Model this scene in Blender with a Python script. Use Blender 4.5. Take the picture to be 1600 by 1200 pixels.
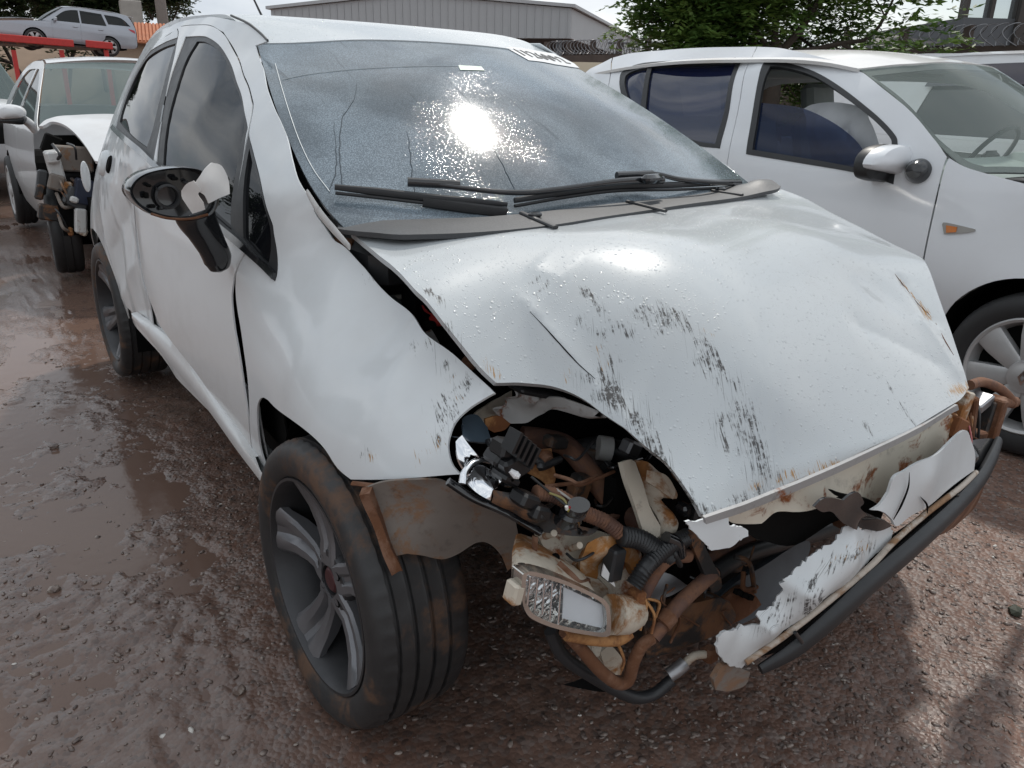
import bpy, bmesh, math, random
import numpy as np
from mathutils import Vector, Matrix
from mathutils.geometry import delaunay_2d_cdt
for o in list(bpy.data.objects): bpy.data.objects.remove(o)
S = bpy.context.scene
COL = S.collection
R = math.radians
random.seed(7); rng = np.random.default_rng(7)

# ---------------------------------------------------------------- camera
CX, CY, CZ, YAW, PIT, ROL, FPX = -1.36576, -0.46303, 1.24497, 0.635232, 0.349150, 0.0247661, 1232.175
CAM = np.array([CX, CY, CZ])
FW = np.array([math.sin(YAW)*math.cos(PIT), math.cos(YAW)*math.cos(PIT), -math.sin(PIT)])
_r = np.array([math.cos(YAW), -math.sin(YAW), 0.0]); _u = np.cross(_r, FW)
RT = math.cos(ROL)*_r + math.sin(ROL)*_u
UP = -math.sin(ROL)*_r + math.cos(ROL)*_u
cd = bpy.data.cameras.new('camera'); cam = bpy.data.objects.new('camera', cd); COL.objects.link(cam)
cd.sensor_fit = 'HORIZONTAL'; cd.sensor_width = 36.0; cd.lens = FPX/1600*36.0
cd.clip_start = 0.05; cd.clip_end = 2000
cam.matrix_world = Matrix(((RT[0], UP[0], -FW[0], CX), (RT[1], UP[1], -FW[1], CY), (RT[2], UP[2], -FW[2], CZ), (0, 0, 0, 1)))
S.camera = cam

# ---------------------------------------------------------------- light
SUN_EL, SUN_AZ = R(50), R(49)           # azimuth from +Y towards +X
W = bpy.data.worlds.new('World'); S.world = W; W.use_nodes = True
def build_sky():
    nt = W.node_tree; nt.nodes.clear(); N = nt.nodes.new; L = nt.links.new
    out = N('ShaderNodeOutputWorld'); bg = N('ShaderNodeBackground'); bg.inputs['Strength'].default_value = 0.1
    sky = N('ShaderNodeTexSky'); sky.sky_type = 'NISHITA'; sky.sun_disc = False
    sky.sun_elevation = SUN_EL; sky.sun_rotation = SUN_AZ; sky.air_density = 1.0; sky.dust_density = 1.5
    tc = N('ShaderNodeTexCoord')
    mp = N('ShaderNodeMapping'); mp.inputs['Scale'].default_value = (1.0, 1.0, 2.6); mp.inputs['Location'].default_value = (0.35, 0.2, 0.0)
    n1 = N('ShaderNodeTexNoise'); n1.inputs['Scale'].default_value = 2.3; n1.inputs['Detail'].default_value = 7; n1.inputs['Roughness'].default_value = .52
    r1 = N('ShaderNodeValToRGB'); r1.color_ramp.elements[0].position = .24; r1.color_ramp.elements[1].position = .44
    n2 = N('ShaderNodeTexNoise'); n2.inputs['Scale'].default_value = 3.4; n2.inputs['Detail'].default_value = 6
    r2 = N('ShaderNodeValToRGB')
    e = r2.color_ramp.elements; e[0].position = .34; e[0].color = (.44, .50, .575, 1); e[1].position = .66; e[1].color = (.91, .935, .95, 1)
    sc = N('ShaderNodeVectorMath'); sc.operation = 'SCALE'; sc.inputs['Scale'].default_value = 10.5
    mx = N('ShaderNodeMix'); mx.data_type = 'RGBA'
    L(tc.outputs['Generated'], mp.inputs['Vector']); L(mp.outputs['Vector'], n1.inputs['Vector']); L(mp.outputs['Vector'], n2.inputs['Vector'])
    L(n1.outputs['Fac'], r1.inputs['Fac']); L(n2.outputs['Fac'], r2.inputs['Fac']); L(r2.outputs['Color'], sc.inputs[0])
    L(r1.outputs['Color'], mx.inputs['Factor']); L(sky.outputs['Color'], mx.inputs['A']); L(sc.outputs['Vector'], mx.inputs['B'])
    L(mx.outputs['Result'], bg.inputs['Color']); L(bg.outputs['Background'], out.inputs['Surface'])
build_sky()
sl = bpy.data.lights.new('sun', 'SUN'); sl.energy = 2.0; sl.angle = R(3.2); sl.color = (1.0, .95, .88)
sun = bpy.data.objects.new('sun', sl); COL.objects.link(sun)
SDIR = Vector((math.sin(SUN_AZ)*math.cos(SUN_EL), math.cos(SUN_AZ)*math.cos(SUN_EL), math.sin(SUN_EL)))
sun.rotation_euler = SDIR.to_track_quat('Z', 'Y').to_euler(); sun.location = (8, 8, 14)
S.view_settings.view_transform = 'Standard'; S.view_settings.look = 'None'; S.view_settings.gamma = 1; S.view_settings.use_curve_mapping = False
S.view_settings.exposure = 0.18
S.render.engine = 'CYCLES'; S.cycles.use_denoising = True; S.cycles.max_bounces = 8; S.cycles.transparent_max_bounces = 16
S.cycles.caustics_reflective = False; S.cycles.caustics_refractive = False; S.cycles.sample_clamp_indirect = 6.0

# ---------------------------------------------------------------- picture rays
def ray(u, v): return FW + RT*(u-800)/FPX - UP*(v-600)/FPX
def P(u, v, ax, val):
    d = ray(u, v); i = 'xyz'.index(ax); t = (val-CAM[i])/d[i]; return CAM + t*d
def pj(X):
    d = np.atleast_2d(X)-CAM; z = d@FW; z = np.where(np.abs(z) < 1e-6, 1e-6, z)
    return np.stack([800+FPX*(d@RT)/z, 600-FPX*(d@UP)/z], 1)

# ---------------------------------------------------------------- objects
def tag(o, label=None, cat=None, group=None, kind=None):
    if label: o['label'] = label
    if cat: o['category'] = cat
    if group: o['group'] = group
    if kind: o['kind'] = kind
    return o
def origin(o):
    v = Vector((0, 0, 0))
    while o is not None:
        v += o.location; o = o.parent
    return v
def thing(name, loc, label, cat, group=None, rz=0.0):
    o = bpy.data.objects.new(name, None); COL.objects.link(o); o.location = Vector([float(c) for c in loc]); o.rotation_euler.z = rz
    o.empty_display_size = .1
    return tag(o, label, cat, group)
def mesh_obj(name, V, F, mat, parent=None, smooth=True, local=False, normals=None):
    me = bpy.data.meshes.new(name)
    V = np.asarray(V, float)
    if parent is not None and not local: V = V - np.array(origin(parent))
    me.from_pydata(V.tolist(), [], [list(map(int, f)) for f in F]); me.validate(); me.update()
    if smooth: me.shade_smooth()
    if mat is not None:
        for m in (mat if isinstance(mat, (list, tuple)) else [mat]): me.materials.append(m)
    if normals is not None and len(normals) == len(me.vertices):
        me.normals_split_custom_set_from_vertices([tuple(n) for n in normals])
    o = bpy.data.objects.new(name, me); COL.objects.link(o)
    if parent is not None: o.parent = parent
    return o
def copy_tree(o, parent=None):
    c = o.copy(); COL.objects.link(c)
    if parent is not None: c.parent = parent
    for ch in list(o.children): copy_tree(ch, c)
    return c

# ---------------------------------------------------------------- curves
def crom(pts, n=8, closed=False):
    P_ = [np.asarray(p, float) for p in pts]; m = len(P_)
    if m < 3: 
        return np.array([P_[0]*(1-t)+P_[-1]*t for t in np.linspace(0, 1, n+1)])
    out = []
    rngk = range(m) if closed else range(m-1)
    for i in rngk:
        p1, p2 = P_[i], P_[(i+1) % m]
        p0 = P_[(i-1) % m] if (closed or i > 0) else 2*p1-p2
        p3 = P_[(i+2) % m] if (closed or i < m-2) else 2*p2-p1
        for t in np.linspace(0, 1, n, endpoint=False):
            out.append(.5*((2*p1)+(-p0+p2)*t+(2*p0-5*p1+4*p2-p3)*t*t+(-p0+3*p1-3*p2+p3)*t**3))
    if not closed: out.append(P_[-1])
    return np.array(out)
def outline(pts, n=5):
    """closed outline; a third element marks a corner, the runs between corners are splines"""
    xy = [np.array(p[:2], float) for p in pts]; ck = [i for i, p in enumerate(pts) if len(p) > 2]
    if not ck: return crom(xy, n, True)
    out = []
    for a, b in zip(ck, ck[1:]+[ck[0]+len(pts)]):
        run = [xy[k % len(pts)] for k in range(a, b+1)]
        c = crom(run, n) if len(run) > 2 else np.array(run)
        out.extend(c[:-1])
    return np.array(out)
def resample(loop, res):
    out = []
    m = len(loop)
    for i in range(m):
        a, b = loop[i], loop[(i+1) % m]; d = np.linalg.norm(b-a)
        if d < 1e-6: continue
        k = max(1, int(math.ceil(d/res)))
        for t in range(k): out.append(a+(b-a)*t/k)
    o2 = [out[0]]
    for q in out[1:]:
        if np.linalg.norm(q-o2[-1]) > res*.18: o2.append(q)
    if np.linalg.norm(o2[-1]-o2[0]) < res*.18: o2.pop()
    return np.array(o2)
def inpoly(pts, poly):
    x, y = pts[:, 0], pts[:, 1]; ins = np.zeros(len(pts), bool); j = len(poly)-1
    for i in range(len(poly)):
        xi, yi = poly[i]; xj, yj = poly[j]
        c = ((yi > y) != (yj > y)) & (x < (xj-xi)*(y-yi)/((yj-yi) if abs(yj-yi) > 1e-12 else 1e-12)+xi)
        ins ^= c; j = i
    return ins
def segdist(pts, poly, closed=True):
    d = np.full(len(pts), 1e9); m = len(poly)
    for i in range(m if closed else m-1):
        a, b = poly[i], poly[(i+1) % m]; ab = b-a; l2 = max(ab@ab, 1e-12)
        t = np.clip(((pts-a)@ab)/l2, 0, 1); q = a+t[:, None]*ab
        d = np.minimum(d, np.linalg.norm(pts-q, axis=1))
    return d

# ---------------------------------------------------------------- smooth surfaces
class Surf:
    """a smooth sheet: one coordinate (axis) as a thin-plate function of the two others"""
    def __init__(s, axis, pts, smooth=1e-5):
        s.k = 'xyz'.index(axis); s.ab = [i for i in range(3) if i != s.k]
        A = np.array(pts, float); s.c = A[:, s.ab]; n = len(A)
        K = s.phi(np.linalg.norm(s.c[:, None]-s.c[None], axis=2))+smooth*np.eye(n)
        Q = np.hstack([np.ones((n, 1)), s.c]); M = np.block([[K, Q], [Q.T, np.zeros((3, 3))]])
        w = np.linalg.solve(M, np.concatenate([A[:, s.k], np.zeros(3)])); s.w, s.a = w[:n], w[n:]
        s.extra = []
    @staticmethod
    def phi(r): return np.where(r > 1e-9, r*r*np.log(np.maximum(r, 1e-9)), 0.0)
    def f(s, ab):
        ab = np.atleast_2d(ab); d = np.linalg.norm(ab[:, None]-s.c[None], axis=2)
        z = s.phi(d)@s.w+s.a[0]+ab@s.a[1:]
        for e in s.extra: z = z+e(ab)
        return z
    def p3(s, ab):
        ab = np.atleast_2d(ab); o = np.zeros((len(ab), 3)); o[:, s.ab] = ab; o[:, s.k] = s.f(ab); return o
    def nrm(s, ab, h=2e-3):
        ab = np.atleast_2d(ab)
        ga = (s.f(ab+[h, 0])-s.f(ab-[h, 0]))/(2*h); gb = (s.f(ab+[0, h])-s.f(ab-[0, h]))/(2*h)
        n = np.zeros((len(ab), 3)); n[:, s.k] = 1; n[:, s.ab[0]] = -ga; n[:, s.ab[1]] = -gb
        return n/np.linalg.norm(n, axis=1)[:, None]
    def hit(s, u, v, t0=.4, t1=9.0, n=260):
        d = ray(u, v); t = np.linspace(t0, t1, n)
        for it in range(4):
            X = CAM+t[:, None]*d; g = X[:, s.k]-s.f(X[:, s.ab])
            sg = np.where(g[:-1]*g[1:] <= 0)[0]
            if len(sg):
                i = sg[0]; t = np.linspace(t[i], t[i+1], 12)
            else:
                i = int(np.argmin(np.abs(g))); lo, hi = t[max(0, i-1)], t[min(len(t)-1, i+1)]; t = np.linspace(lo, hi, 12)
        X = CAM+t*0+0 if False else CAM+t[len(t)//2]*d
        return X[s.ab]
    def h3(s, u, v, off=0.0):
        ab = s.hit(u, v); q = s.p3(ab)[0]; n = s.nrm(ab)[0]
        if n@(CAM-q) < 0: n = -n
        return q+n*off
def bump(a0, b0, ra, rb, h, rot=0.0):
    c_, s_ = math.cos(rot), math.sin(rot)
    def e(ab):
        x, y = ab[:, 0]-a0, ab[:, 1]-b0; xr, yr = x*c_+y*s_, -x*s_+y*c_
        return h*np.exp(-(xr/ra)**2-(yr/rb)**2)
    return e
def ridge(pa, pb, w, h, fade=.15):
    pa, pb = np.array(pa, float), np.array(pb, float); d = pb-pa; L = np.linalg.norm(d); d /= L; n = np.array([-d[1], d[0]])
    def e(ab):
        q = ab-pa; t = q@d/L; s = q@n
        m = np.clip(np.minimum(t, 1-t)/fade+.5, 0, 1)
        return h*np.exp(-np.sqrt((s/w)**2+.02))*m
    return e
def loop_ab(surf, pts, n=5):
    """outline given as picture points (u,v[,1]) or as ('p',a,b[,1]) on the sheet"""
    q = []
    for p in pts:
        if p[0] == 'p': q.append(tuple(p[1:3])+((1,) if len(p) > 3 else ()))
        else:
            h = surf.hit(p[0], p[1]); q.append((h[0], h[1])+((1,) if len(p) > 2 else ()))
    return outline(q, n)
def panel(name, surf, loop, mat, parent, res=.03, thick=.004, holes=(), off=0.0, n=5, hole_n=5, fields=None, jag=0.0, toward=None, flipx=False):
    lp = loop if isinstance(loop, np.ndarray) else loop_ab(surf, loop, n)
    hs = [h if isinstance(h, np.ndarray) else loop_ab(surf, h, hole_n) for h in holes]
    lp = resample(lp, res); hs = [resample(h, res) for h in hs]
    if jag:
        lp = lp+rng.normal(0, jag, lp.shape)
    lo, hi = lp.min(0), lp.max(0)
    ga, gb = np.meshgrid(np.arange(lo[0], hi[0], res), np.arange(lo[1], hi[1], res*.87))
    ga = ga+((np.arange(ga.shape[0]) % 2)*res/2)[:, None]
    G = np.stack([ga.ravel(), gb.ravel()], 1); k = inpoly(G, lp)
    G = G[k]
    if len(G): G = G[segdist(G, lp) > res*.45]
    for h in hs:
        if len(G): G = G[~inpoly(G, h)]
        if len(G): G = G[segdist(G, h) > res*.45]
    V2 = [tuple(q) for q in lp]; E = [(i, (i+1) % len(lp)) for i in range(len(lp))]
    for h in hs:
        b = len(V2); V2 += [tuple(q) for q in h]; E += [(b+i, b+(i+1) % len(h)) for i in range(len(h))]
    V2 += [tuple(q) for q in G]
    r = delaunay_2d_cdt([Vector(q) for q in V2], E, [], 0, 1e-6)
    V = np.array([tuple(q) for q in r[0]]); T = np.array([f for f in r[2] if len(f) == 3])
    c = V[T].mean(1); ok = inpoly(c, lp)
    for h in hs: ok &= ~inpoly(c, h)
    T = T[ok]
    X = surf.p3(V); Nn = surf.nrm(V)
    used = np.unique(T); mp = -np.ones(len(V), int); mp[used] = np.arange(len(used)); T = mp[T]; X = X[used]; Nn = Nn[used]
    fl = Nn@np.array([0, 0, 1.0]) if toward is None else Nn@np.asarray(toward, float)
    ctr = X.mean(0)
    tv = (CAM-ctr) if toward is None else np.asarray(toward, float)
    if (Nn.mean(0)@tv) < 0: Nn = -Nn
    X = X+Nn*off
    fn = np.cross(X[T[:, 1]]-X[T[:, 0]], X[T[:, 2]]-X[T[:, 0]])
    flip = np.einsum('ij,ij->i', fn, Nn[T[:, 0]]) < 0
    T[flip] = T[flip][:, ::-1]
    m = len(X); ed = {}
    for f in T:
        for a, b in ((f[0], f[1]), (f[1], f[2]), (f[2], f[0])): ed[(a, b)] = 1
    bd = [e for e in ed if (e[1], e[0]) not in ed]
    Xb = X-Nn*thick
    VV = [X, Xb]; NN = [Nn, -Nn]; FF = [tuple(f) for f in T]+[(f[2]+m, f[1]+m, f[0]+m) for f in T]
    b = 2*m; rv = []; rn = []
    for (i, j) in bd:
        t = X[j]-X[i]; nn = np.cross(t, Nn[i]); nn /= max(np.linalg.norm(nn), 1e-9)
        rv += [X[i], X[j], Xb[j], Xb[i]]; rn += [nn]*4; FF.append((b+3, b+2, b+1, b)); b += 4
    if rv: VV.append(np.array(rv)); NN.append(np.array(rn))
    VV = np.vstack(VV); NN = np.vstack(NN)
    if flipx: VV = VV*[-1, 1, 1]; NN = NN*[-1, 1, 1]; FF = [f[::-1] for f in FF]
    o = mesh_obj(name, VV, FF, mat, parent, True, normals=NN)
    if fields:
        px = pj(VV)
        for nm, strokes in fields.items():
            val = np.zeros(len(VV))
            for (pl, w, s_) in strokes:
                d = segdist(px, np.array(pl, float), False); val = np.maximum(val, s_*np.exp(-(d/w)**2))
            at = o.data.attributes.new(nm, 'FLOAT', 'POINT'); at.data.foreach_set('value', val.astype(np.float32))
    return o

# ---------------------------------------------------------------- solids
class MB:
    def __init__(s): s.v = []; s.f = []
    def add(s, V, F):
        b = len(s.v); s.v += [tuple(map(float, q)) for q in V]; s.f += [tuple(int(i)+b for i in f) for f in F]; return s
    def box(s, c, size, M=None, bev=.0):
        x, y, z = [k/2 for k in size]
        if bev > 0:
            b = min(bev, x*.9, y*.9, z*.9); pts = []
            for sz in (-1, 1):
                for (zz, ins) in (((z), b), ((z-b), 0)) if sz > 0 else (((z-b), 0), ((z), b)):
                    pass
            V = []
            lev = [(-z, b), (-z+b, 0), (z-b, 0), (z, b)]
            for (h, ins) in lev:
                X, Y = x-ins, y-ins; k = b if ins == 0 else b*.6
                V += [(X-k, -Y, h), (X, -Y+k, h), (X, Y-k, h), (X-k, Y, h), (-X+k, Y, h), (-X, Y-k, h), (-X, -Y+k, h), (-X+k, -Y, h)]
            F = [tuple(range(7, -1, -1)), tuple(range(24, 32))]
            for l in range(3):
                for i in range(8): F.append((l*8+i, l*8+(i+1) % 8, l*8+8+(i+1) % 8, l*8+8+i))
        else:
            V = [(-x, -y, -z), (x, -y, -z), (x, y, -z), (-x, y, -z), (-x, -y, z), (x, -y, z), (x, y, z), (-x, y, z)]
            F = [(3, 2, 1, 0), (4, 5, 6, 7), (0, 1, 5, 4), (1, 2, 6, 5), (2, 3, 7, 6), (3, 0, 4, 7)]
        V = np.array(V)
        if M is not None: V = V@np.array(M.to_3x3() if hasattr(M, 'to_3x3') else M).T
        return s.add(V+np.array(c, float), F)
    def tube(s, pts, r, seg=10, n=6, corr=0.0, pitch=.006, cap=True, flat=None):
        c = crom(pts, n) if len(pts) > 2 else np.linspace(np.array(pts[0], float), np.array(pts[1], float), 2 if not corr else n*4)
        if corr:
            L = np.concatenate([[0], np.cumsum(np.linalg.norm(np.diff(c, axis=0), axis=1))]); k = max(4, int(L[-1]/pitch)*2)
            t = np.linspace(0, L[-1], k); c = np.stack([np.interp(t, L, c[:, i]) for i in range(3)], 1)
        m = len(c); rr = np.full(m, r) if np.isscalar(r) else np.interp(np.linspace(0, 1, m), np.linspace(0, 1, len(r)), r)
        if corr: rr = rr*(1+corr*(np.arange(m) % 2))
        T = np.gradient(c, axis=0); T /= np.maximum(np.linalg.norm(T, axis=1), 1e-9)[:, None]
        a = np.array([0, 0, 1.0]) if abs(T[0][2]) < .9 else np.array([1.0, 0, 0]); V = []
        N0 = np.cross(T[0], a); N0 /= np.linalg.norm(N0)
        for i in range(m):
            N0 = N0-T[i]*(N0@T[i]); N0 /= max(np.linalg.norm(N0), 1e-9); B = np.cross(T[i], N0)
            for k in range(seg):
                th = 2*math.pi*k/seg; fx, fy = (1, 1) if flat is None else flat
                V.append(c[i]+rr[i]*(math.cos(th)*N0*fx+math.sin(th)*B*fy))
        F = [(i*seg+k, i*seg+(k+1) % seg, (i+1)*seg+(k+1) % seg, (i+1)*seg+k) for i in range(m-1) for k in range(seg)]
        if cap: F += [tuple(range(seg-1, -1, -1)), tuple((m-1)*seg+k for k in range(seg))]
        return s.add(V, F)
    def lathe(s, prof, c, ax, e1, e2, seg=64, closed=False, fn=None):
        V = []; m = len(prof); c, ax, e1, e2 = [np.asarray(q, float) for q in (c, ax, e1, e2)]
        for k in range(seg):
            th = 2*math.pi*k/seg
            for (r_, h) in prof:
                if fn: r_ = fn(r_, h, k)
                V.append(c+ax*h+r_*(math.cos(th)*e1+math.sin(th)*e2))
        F = []
        for k in range(seg):
            k2 = (k+1) % seg
            for i in range(m if closed else m-1):
                j = (i+1) % m; F.append((k*m+i, k*m+j, k2*m+j, k2*m+i))
        return s.add(V, F)
    def prism(s, poly3, d):
        """closed polygon of 3-D points pushed along vector d"""
        from mathutils.geometry import tessellate_polygon
        A = np.array(poly3, float); d = np.array(d, float); m = len(A)
        tri = tessellate_polygon([[Vector(q) for q in A]])
        F = [tuple(t) for t in tri]+[tuple(i+m for i in t[::-1]) for t in tri]+[(i, (i+1) % m, (i+1) % m+m, i+m) for i in range(m)]
        return s.add(np.vstack([A, A+d]), F)
    def build(s, name, mat, parent=None, smooth=False, local=False, ang=35):
        o = mesh_obj(name, np.array(s.v), s.f, mat, parent, False, local)
        bm = bmesh.new(); bm.from_mesh(o.data); bmesh.ops.recalc_face_normals(bm, faces=bm.faces); bm.to_mesh(o.data); bm.free()
        if smooth:
            o.data.shade_smooth(); o.data.set_sharp_from_angle(angle=R(ang))
        return o
def tube(name, pts, r, mat, parent, **k): return MB().tube(pts, r, **k).build(name, mat, parent, True, ang=60)
def pts_y(lst, default=None):
    """picture points with their own depth plane: (u,v,Y)"""
    return [P(q[0], q[1], 'y', q[2] if len(q) > 2 else default) for q in lst]
# ---------------------------------------------------------------- materials
class NT:
    def __init__(s, name):
        s.m = bpy.data.materials.new(name); s.m.use_nodes = True; s.t = s.m.node_tree; s.t.nodes.clear()
        s.out = s.n('ShaderNodeOutputMaterial'); s.b = s.n('ShaderNodeBsdfPrincipled'); s.l(s.b.outputs[0], s.out.inputs[0])
        s.tc = s.n('ShaderNodeTexCoord')
    def n(s, k, **kw):
        o = s.t.nodes.new(k)
        for a, b in kw.items():
            if a.startswith('i_'):
                key = a[2:]; o.inputs[int(key) if key.isdigit() else key.replace('_', ' ')].default_value = b
            else: setattr(o, a, b)
        return o
    def l(s, a, b): s.t.links.new(a, b)
    def setb(s, **kw):
        for a, b in kw.items():
            i = s.b.inputs[a.replace('_', ' ')]
            if hasattr(b, 'links') or hasattr(b, 'is_linked'): s.l(b, i)
            else: i.default_value = (*b, 1) if isinstance(b, tuple) and len(b) == 3 and len(i.default_value) == 4 else b
    def noise(s, scale, detail=4, rough=.55, vec=None, dist=0.0):
        o = s.n('ShaderNodeTexNoise'); o.inputs['Scale'].default_value = scale; o.inputs['Detail'].default_value = detail
        o.inputs['Roughness'].default_value = rough; o.inputs['Distortion'].default_value = dist
        s.l(vec if vec is not None else s.tc.outputs['Object'], o.inputs['Vector']); return o.outputs['Fac']
    def ramp(s, fac, stops, interp='LINEAR'):
        o = s.n('ShaderNodeValToRGB'); e = o.color_ramp.elements; o.color_ramp.interpolation = interp
        while len(e) < len(stops): e.new(.5)
        for k, (p, c) in zip(e, stops): k.position = p; k.color = c if len(c) == 4 else (*c, 1)
        s.l(fac, o.inputs['Fac']); return o.outputs['Color']
    def step(s, fac, a, b):
        o = s.n('ShaderNodeMapRange'); o.interpolation_type = 'SMOOTHSTEP'
        s.l(fac, o.inputs[0]); o.inputs[1].default_value = a; o.inputs[2].default_value = b; return o.outputs[0]
    def math(s, op, a, b=None, c=None):
        o = s.n('ShaderNodeMath', operation=op)
        for i, q in enumerate((a, b, c)):
            if q is None: continue
            if isinstance(q, (int, float)): o.inputs[i].default_value = q
            else: s.l(q, o.inputs[i])
        return o.outputs[0]
    def mix(s, fac, a, b):
        o = s.n('ShaderNodeMix', data_type='RGBA')
        if isinstance(fac, (int, float)): o.inputs['Factor'].default_value = fac
        else: s.l(fac, o.inputs['Factor'])
        for k, q in (('A', a), ('B', b)):
            if isinstance(q, tuple): o.inputs[k].default_value = q if len(q) == 4 else (*q, 1)
            else: s.l(q, o.inputs[k])
        return o.outputs['Result']
    def bump(s, h, strength=.3, dist=.01, normal=None):
        o = s.n('ShaderNodeBump'); o.inputs['Strength'].default_value = strength; o.inputs['Distance'].default_value = dist
        s.l(h, o.inputs['Height'])
        if normal is not None: s.l(normal, o.inputs['Normal'])
        return o.outputs['Normal']
    def attr(s, name):
        o = s.n('ShaderNodeAttribute'); o.attribute_name = name; return o.outputs['Fac']
    def mapping(s, rot=(0, 0, 0), scale=(1, 1, 1), vec=None):
        o = s.n('ShaderNodeMapping'); o.inputs['Rotation'].default_value = rot; q = s.n('ShaderNodeMapping'); q.inputs['Scale'].default_value = scale
        s.l(vec if vec is not None else s.tc.outputs['Object'], o.inputs['Vector']); s.l(o.outputs['Vector'], q.inputs['Vector']); return q.outputs['Vector']
    def sepz(s, which='Z', vec=None):
        o = s.n('ShaderNodeSeparateXYZ'); s.l(vec if vec is not None else s.tc.outputs['Object'], o.inputs[0]); return o.outputs[which]
    def drops(s, scale, size=.38, vec=None, keep=.5):
        v = s.n('ShaderNodeTexVoronoi'); v.inputs['Scale'].default_value = scale; v.inputs['Randomness'].default_value = 1
        s.l(vec if vec is not None else s.tc.outputs['Object'], v.inputs['Vector'])
        c = s.n('ShaderNodeSeparateColor'); s.l(v.outputs['Color'], c.inputs[0])
        rad = s.math('MULTIPLY', c.outputs[0], size)                      # every cell its own drop radius
        on = s.step(c.outputs[1], keep, keep+.02)
        d = s.math('SUBTRACT', rad, v.outputs['Distance'])
        d = s.math('MAXIMUM', d, 0.0); d = s.math('POWER', s.math('MULTIPLY', d, 3.0), .6)
        return s.math('MULTIPLY', d, on)

def plain(name, col, rough=.5, metal=0.0, var=.18, scale=14, coat=0.0, spec=.5, bumpy=0.0, bscale=180):
    s = NT(name); f = s.noise(scale, 5)
    a = tuple(c*(1-var) for c in col[:3]); b = tuple(min(1, c*(1+var)) for c in col[:3])
    s.setb(Base_Color=s.mix(f, a, b), Roughness=s.math('ADD', s.math('MULTIPLY', s.noise(scale*2.3, 3), .2), rough-.1), Metallic=metal)
    s.b.inputs['Specular IOR Level'].default_value = spec
    if coat: s.b.inputs['Coat Weight'].default_value = coat; s.b.inputs['Coat Roughness'].default_value = .06
    if bumpy: s.setb(Normal=s.bump(s.noise(bscale, 4), bumpy, .004))
    return s.m
def paint(name, col=(.66, .69, .705), dirt=.5, drops=0.0, scuff=None, rough=.32, dents=0.0, dirtcol=(.26, .20, .15), zmud=.45, coat=.6):
    s = NT(name)
    f = s.noise(3.2, 6, .62); g = s.noise(26, 5, .7)
    film = s.math('MULTIPLY', s.step(f, .42, .8), .35*dirt)
    z = s.n('ShaderNodeNewGeometry').outputs['Position']; zz = s.sepz('Z', z)
    low = s.math('MULTIPLY', s.step(s.math('ADD', zz, s.math('MULTIPLY', g, -.25)), zmud, -.05), .55*dirt)
    spk = s.math('MULTIPLY', s.step(s.noise(240, 2), .70, .78), .5*dirt)
    fac = s.math('MINIMUM', s.math('ADD', s.math('ADD', film, low), s.math('MULTIPLY', spk, s.step(zz, 1.1, .35))), .85)
    c = s.mix(fac, col, dirtcol)
    rgh = s.math('ADD', s.math('MULTIPLY', fac, .4), rough)
    if scuff:
        ang, dens = scuff
        vec = s.mapping((0, 0, ang), (140, 15, 0)); n1 = s.noise(1.0, 5, .62, vec, .25)
        vec2 = s.mapping((0, 0, ang), (420, 44, 0)); n2 = s.noise(1.0, 3, .6, vec2); n0 = s.noise(34, 4, .6)
        a = s.attr('scuff')
        nn = s.math('ADD', s.math('MULTIPLY', n1, .40), s.math('ADD', s.math('MULTIPLY', n2, .32), s.math('MULTIPLY', n0, .28)))
        k = s.step(s.math('ADD', nn, s.math('MULTIPLY', a, .14)), .575, .65)
        k = s.math('MULTIPLY', k, s.math('ADD', s.math('MULTIPLY', s.step(s.noise(150, 3, .6), .38, .52), .8), .2))
        k = s.math('MULTIPLY', k, s.step(a, .05, .25))
        vec3 = s.mapping((0, 0, ang+.25), (760, 9, 0)); n3 = s.noise(1.0, 2, .5, vec3, .1); hair = s.math('MULTIPLY', s.step(s.math('ADD', n3, s.math('MULTIPLY', a, .10)), .68, .73), s.step(a, .02, .2)); k = s.math('MAXIMUM', s.math('MULTIPLY', k, .92), s.math('MULTIPLY', hair, .7))
        c = s.mix(k, c, s.mix(s.noise(60, 2), (.016, .015, .015), (.055, .045, .038)))
        hl = s.math('MULTIPLY', s.step(s.math('ADD', n2, s.math('MULTIPLY', s.attr('yellowed'), .36)), .70, .80), s.step(s.attr('yellowed'), .05, .3))
        c = s.mix(hl, c, (.36, .19, .05))
        ln = s.step(s.attr('line'), .45, .8); c = s.mix(ln, c, (.05, .05, .05))
        rgh = s.math('ADD', rgh, s.math('MULTIPLY', k, .3))
    s.setb(Base_Color=c, Roughness=rgh)
    s.b.inputs['Coat Weight'].default_value = coat; s.b.inputs['Coat Roughness'].default_value = .07; s.b.inputs['Specular IOR Level'].default_value = .2
    h = None; nrm = None
    if dents: nrm = s.bump(s.noise(5.0, 2, .4), dents, .03)
    if drops:
        d = s.math('ADD', s.drops(125, .42, keep=.55), s.math('MULTIPLY', s.drops(290, .42, keep=.35), .5))
        nrm = s.bump(d, drops, .0035, nrm)
    if nrm is not None:
        s.setb(Normal=nrm, Coat_Normal=nrm)
    return s.m
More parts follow.
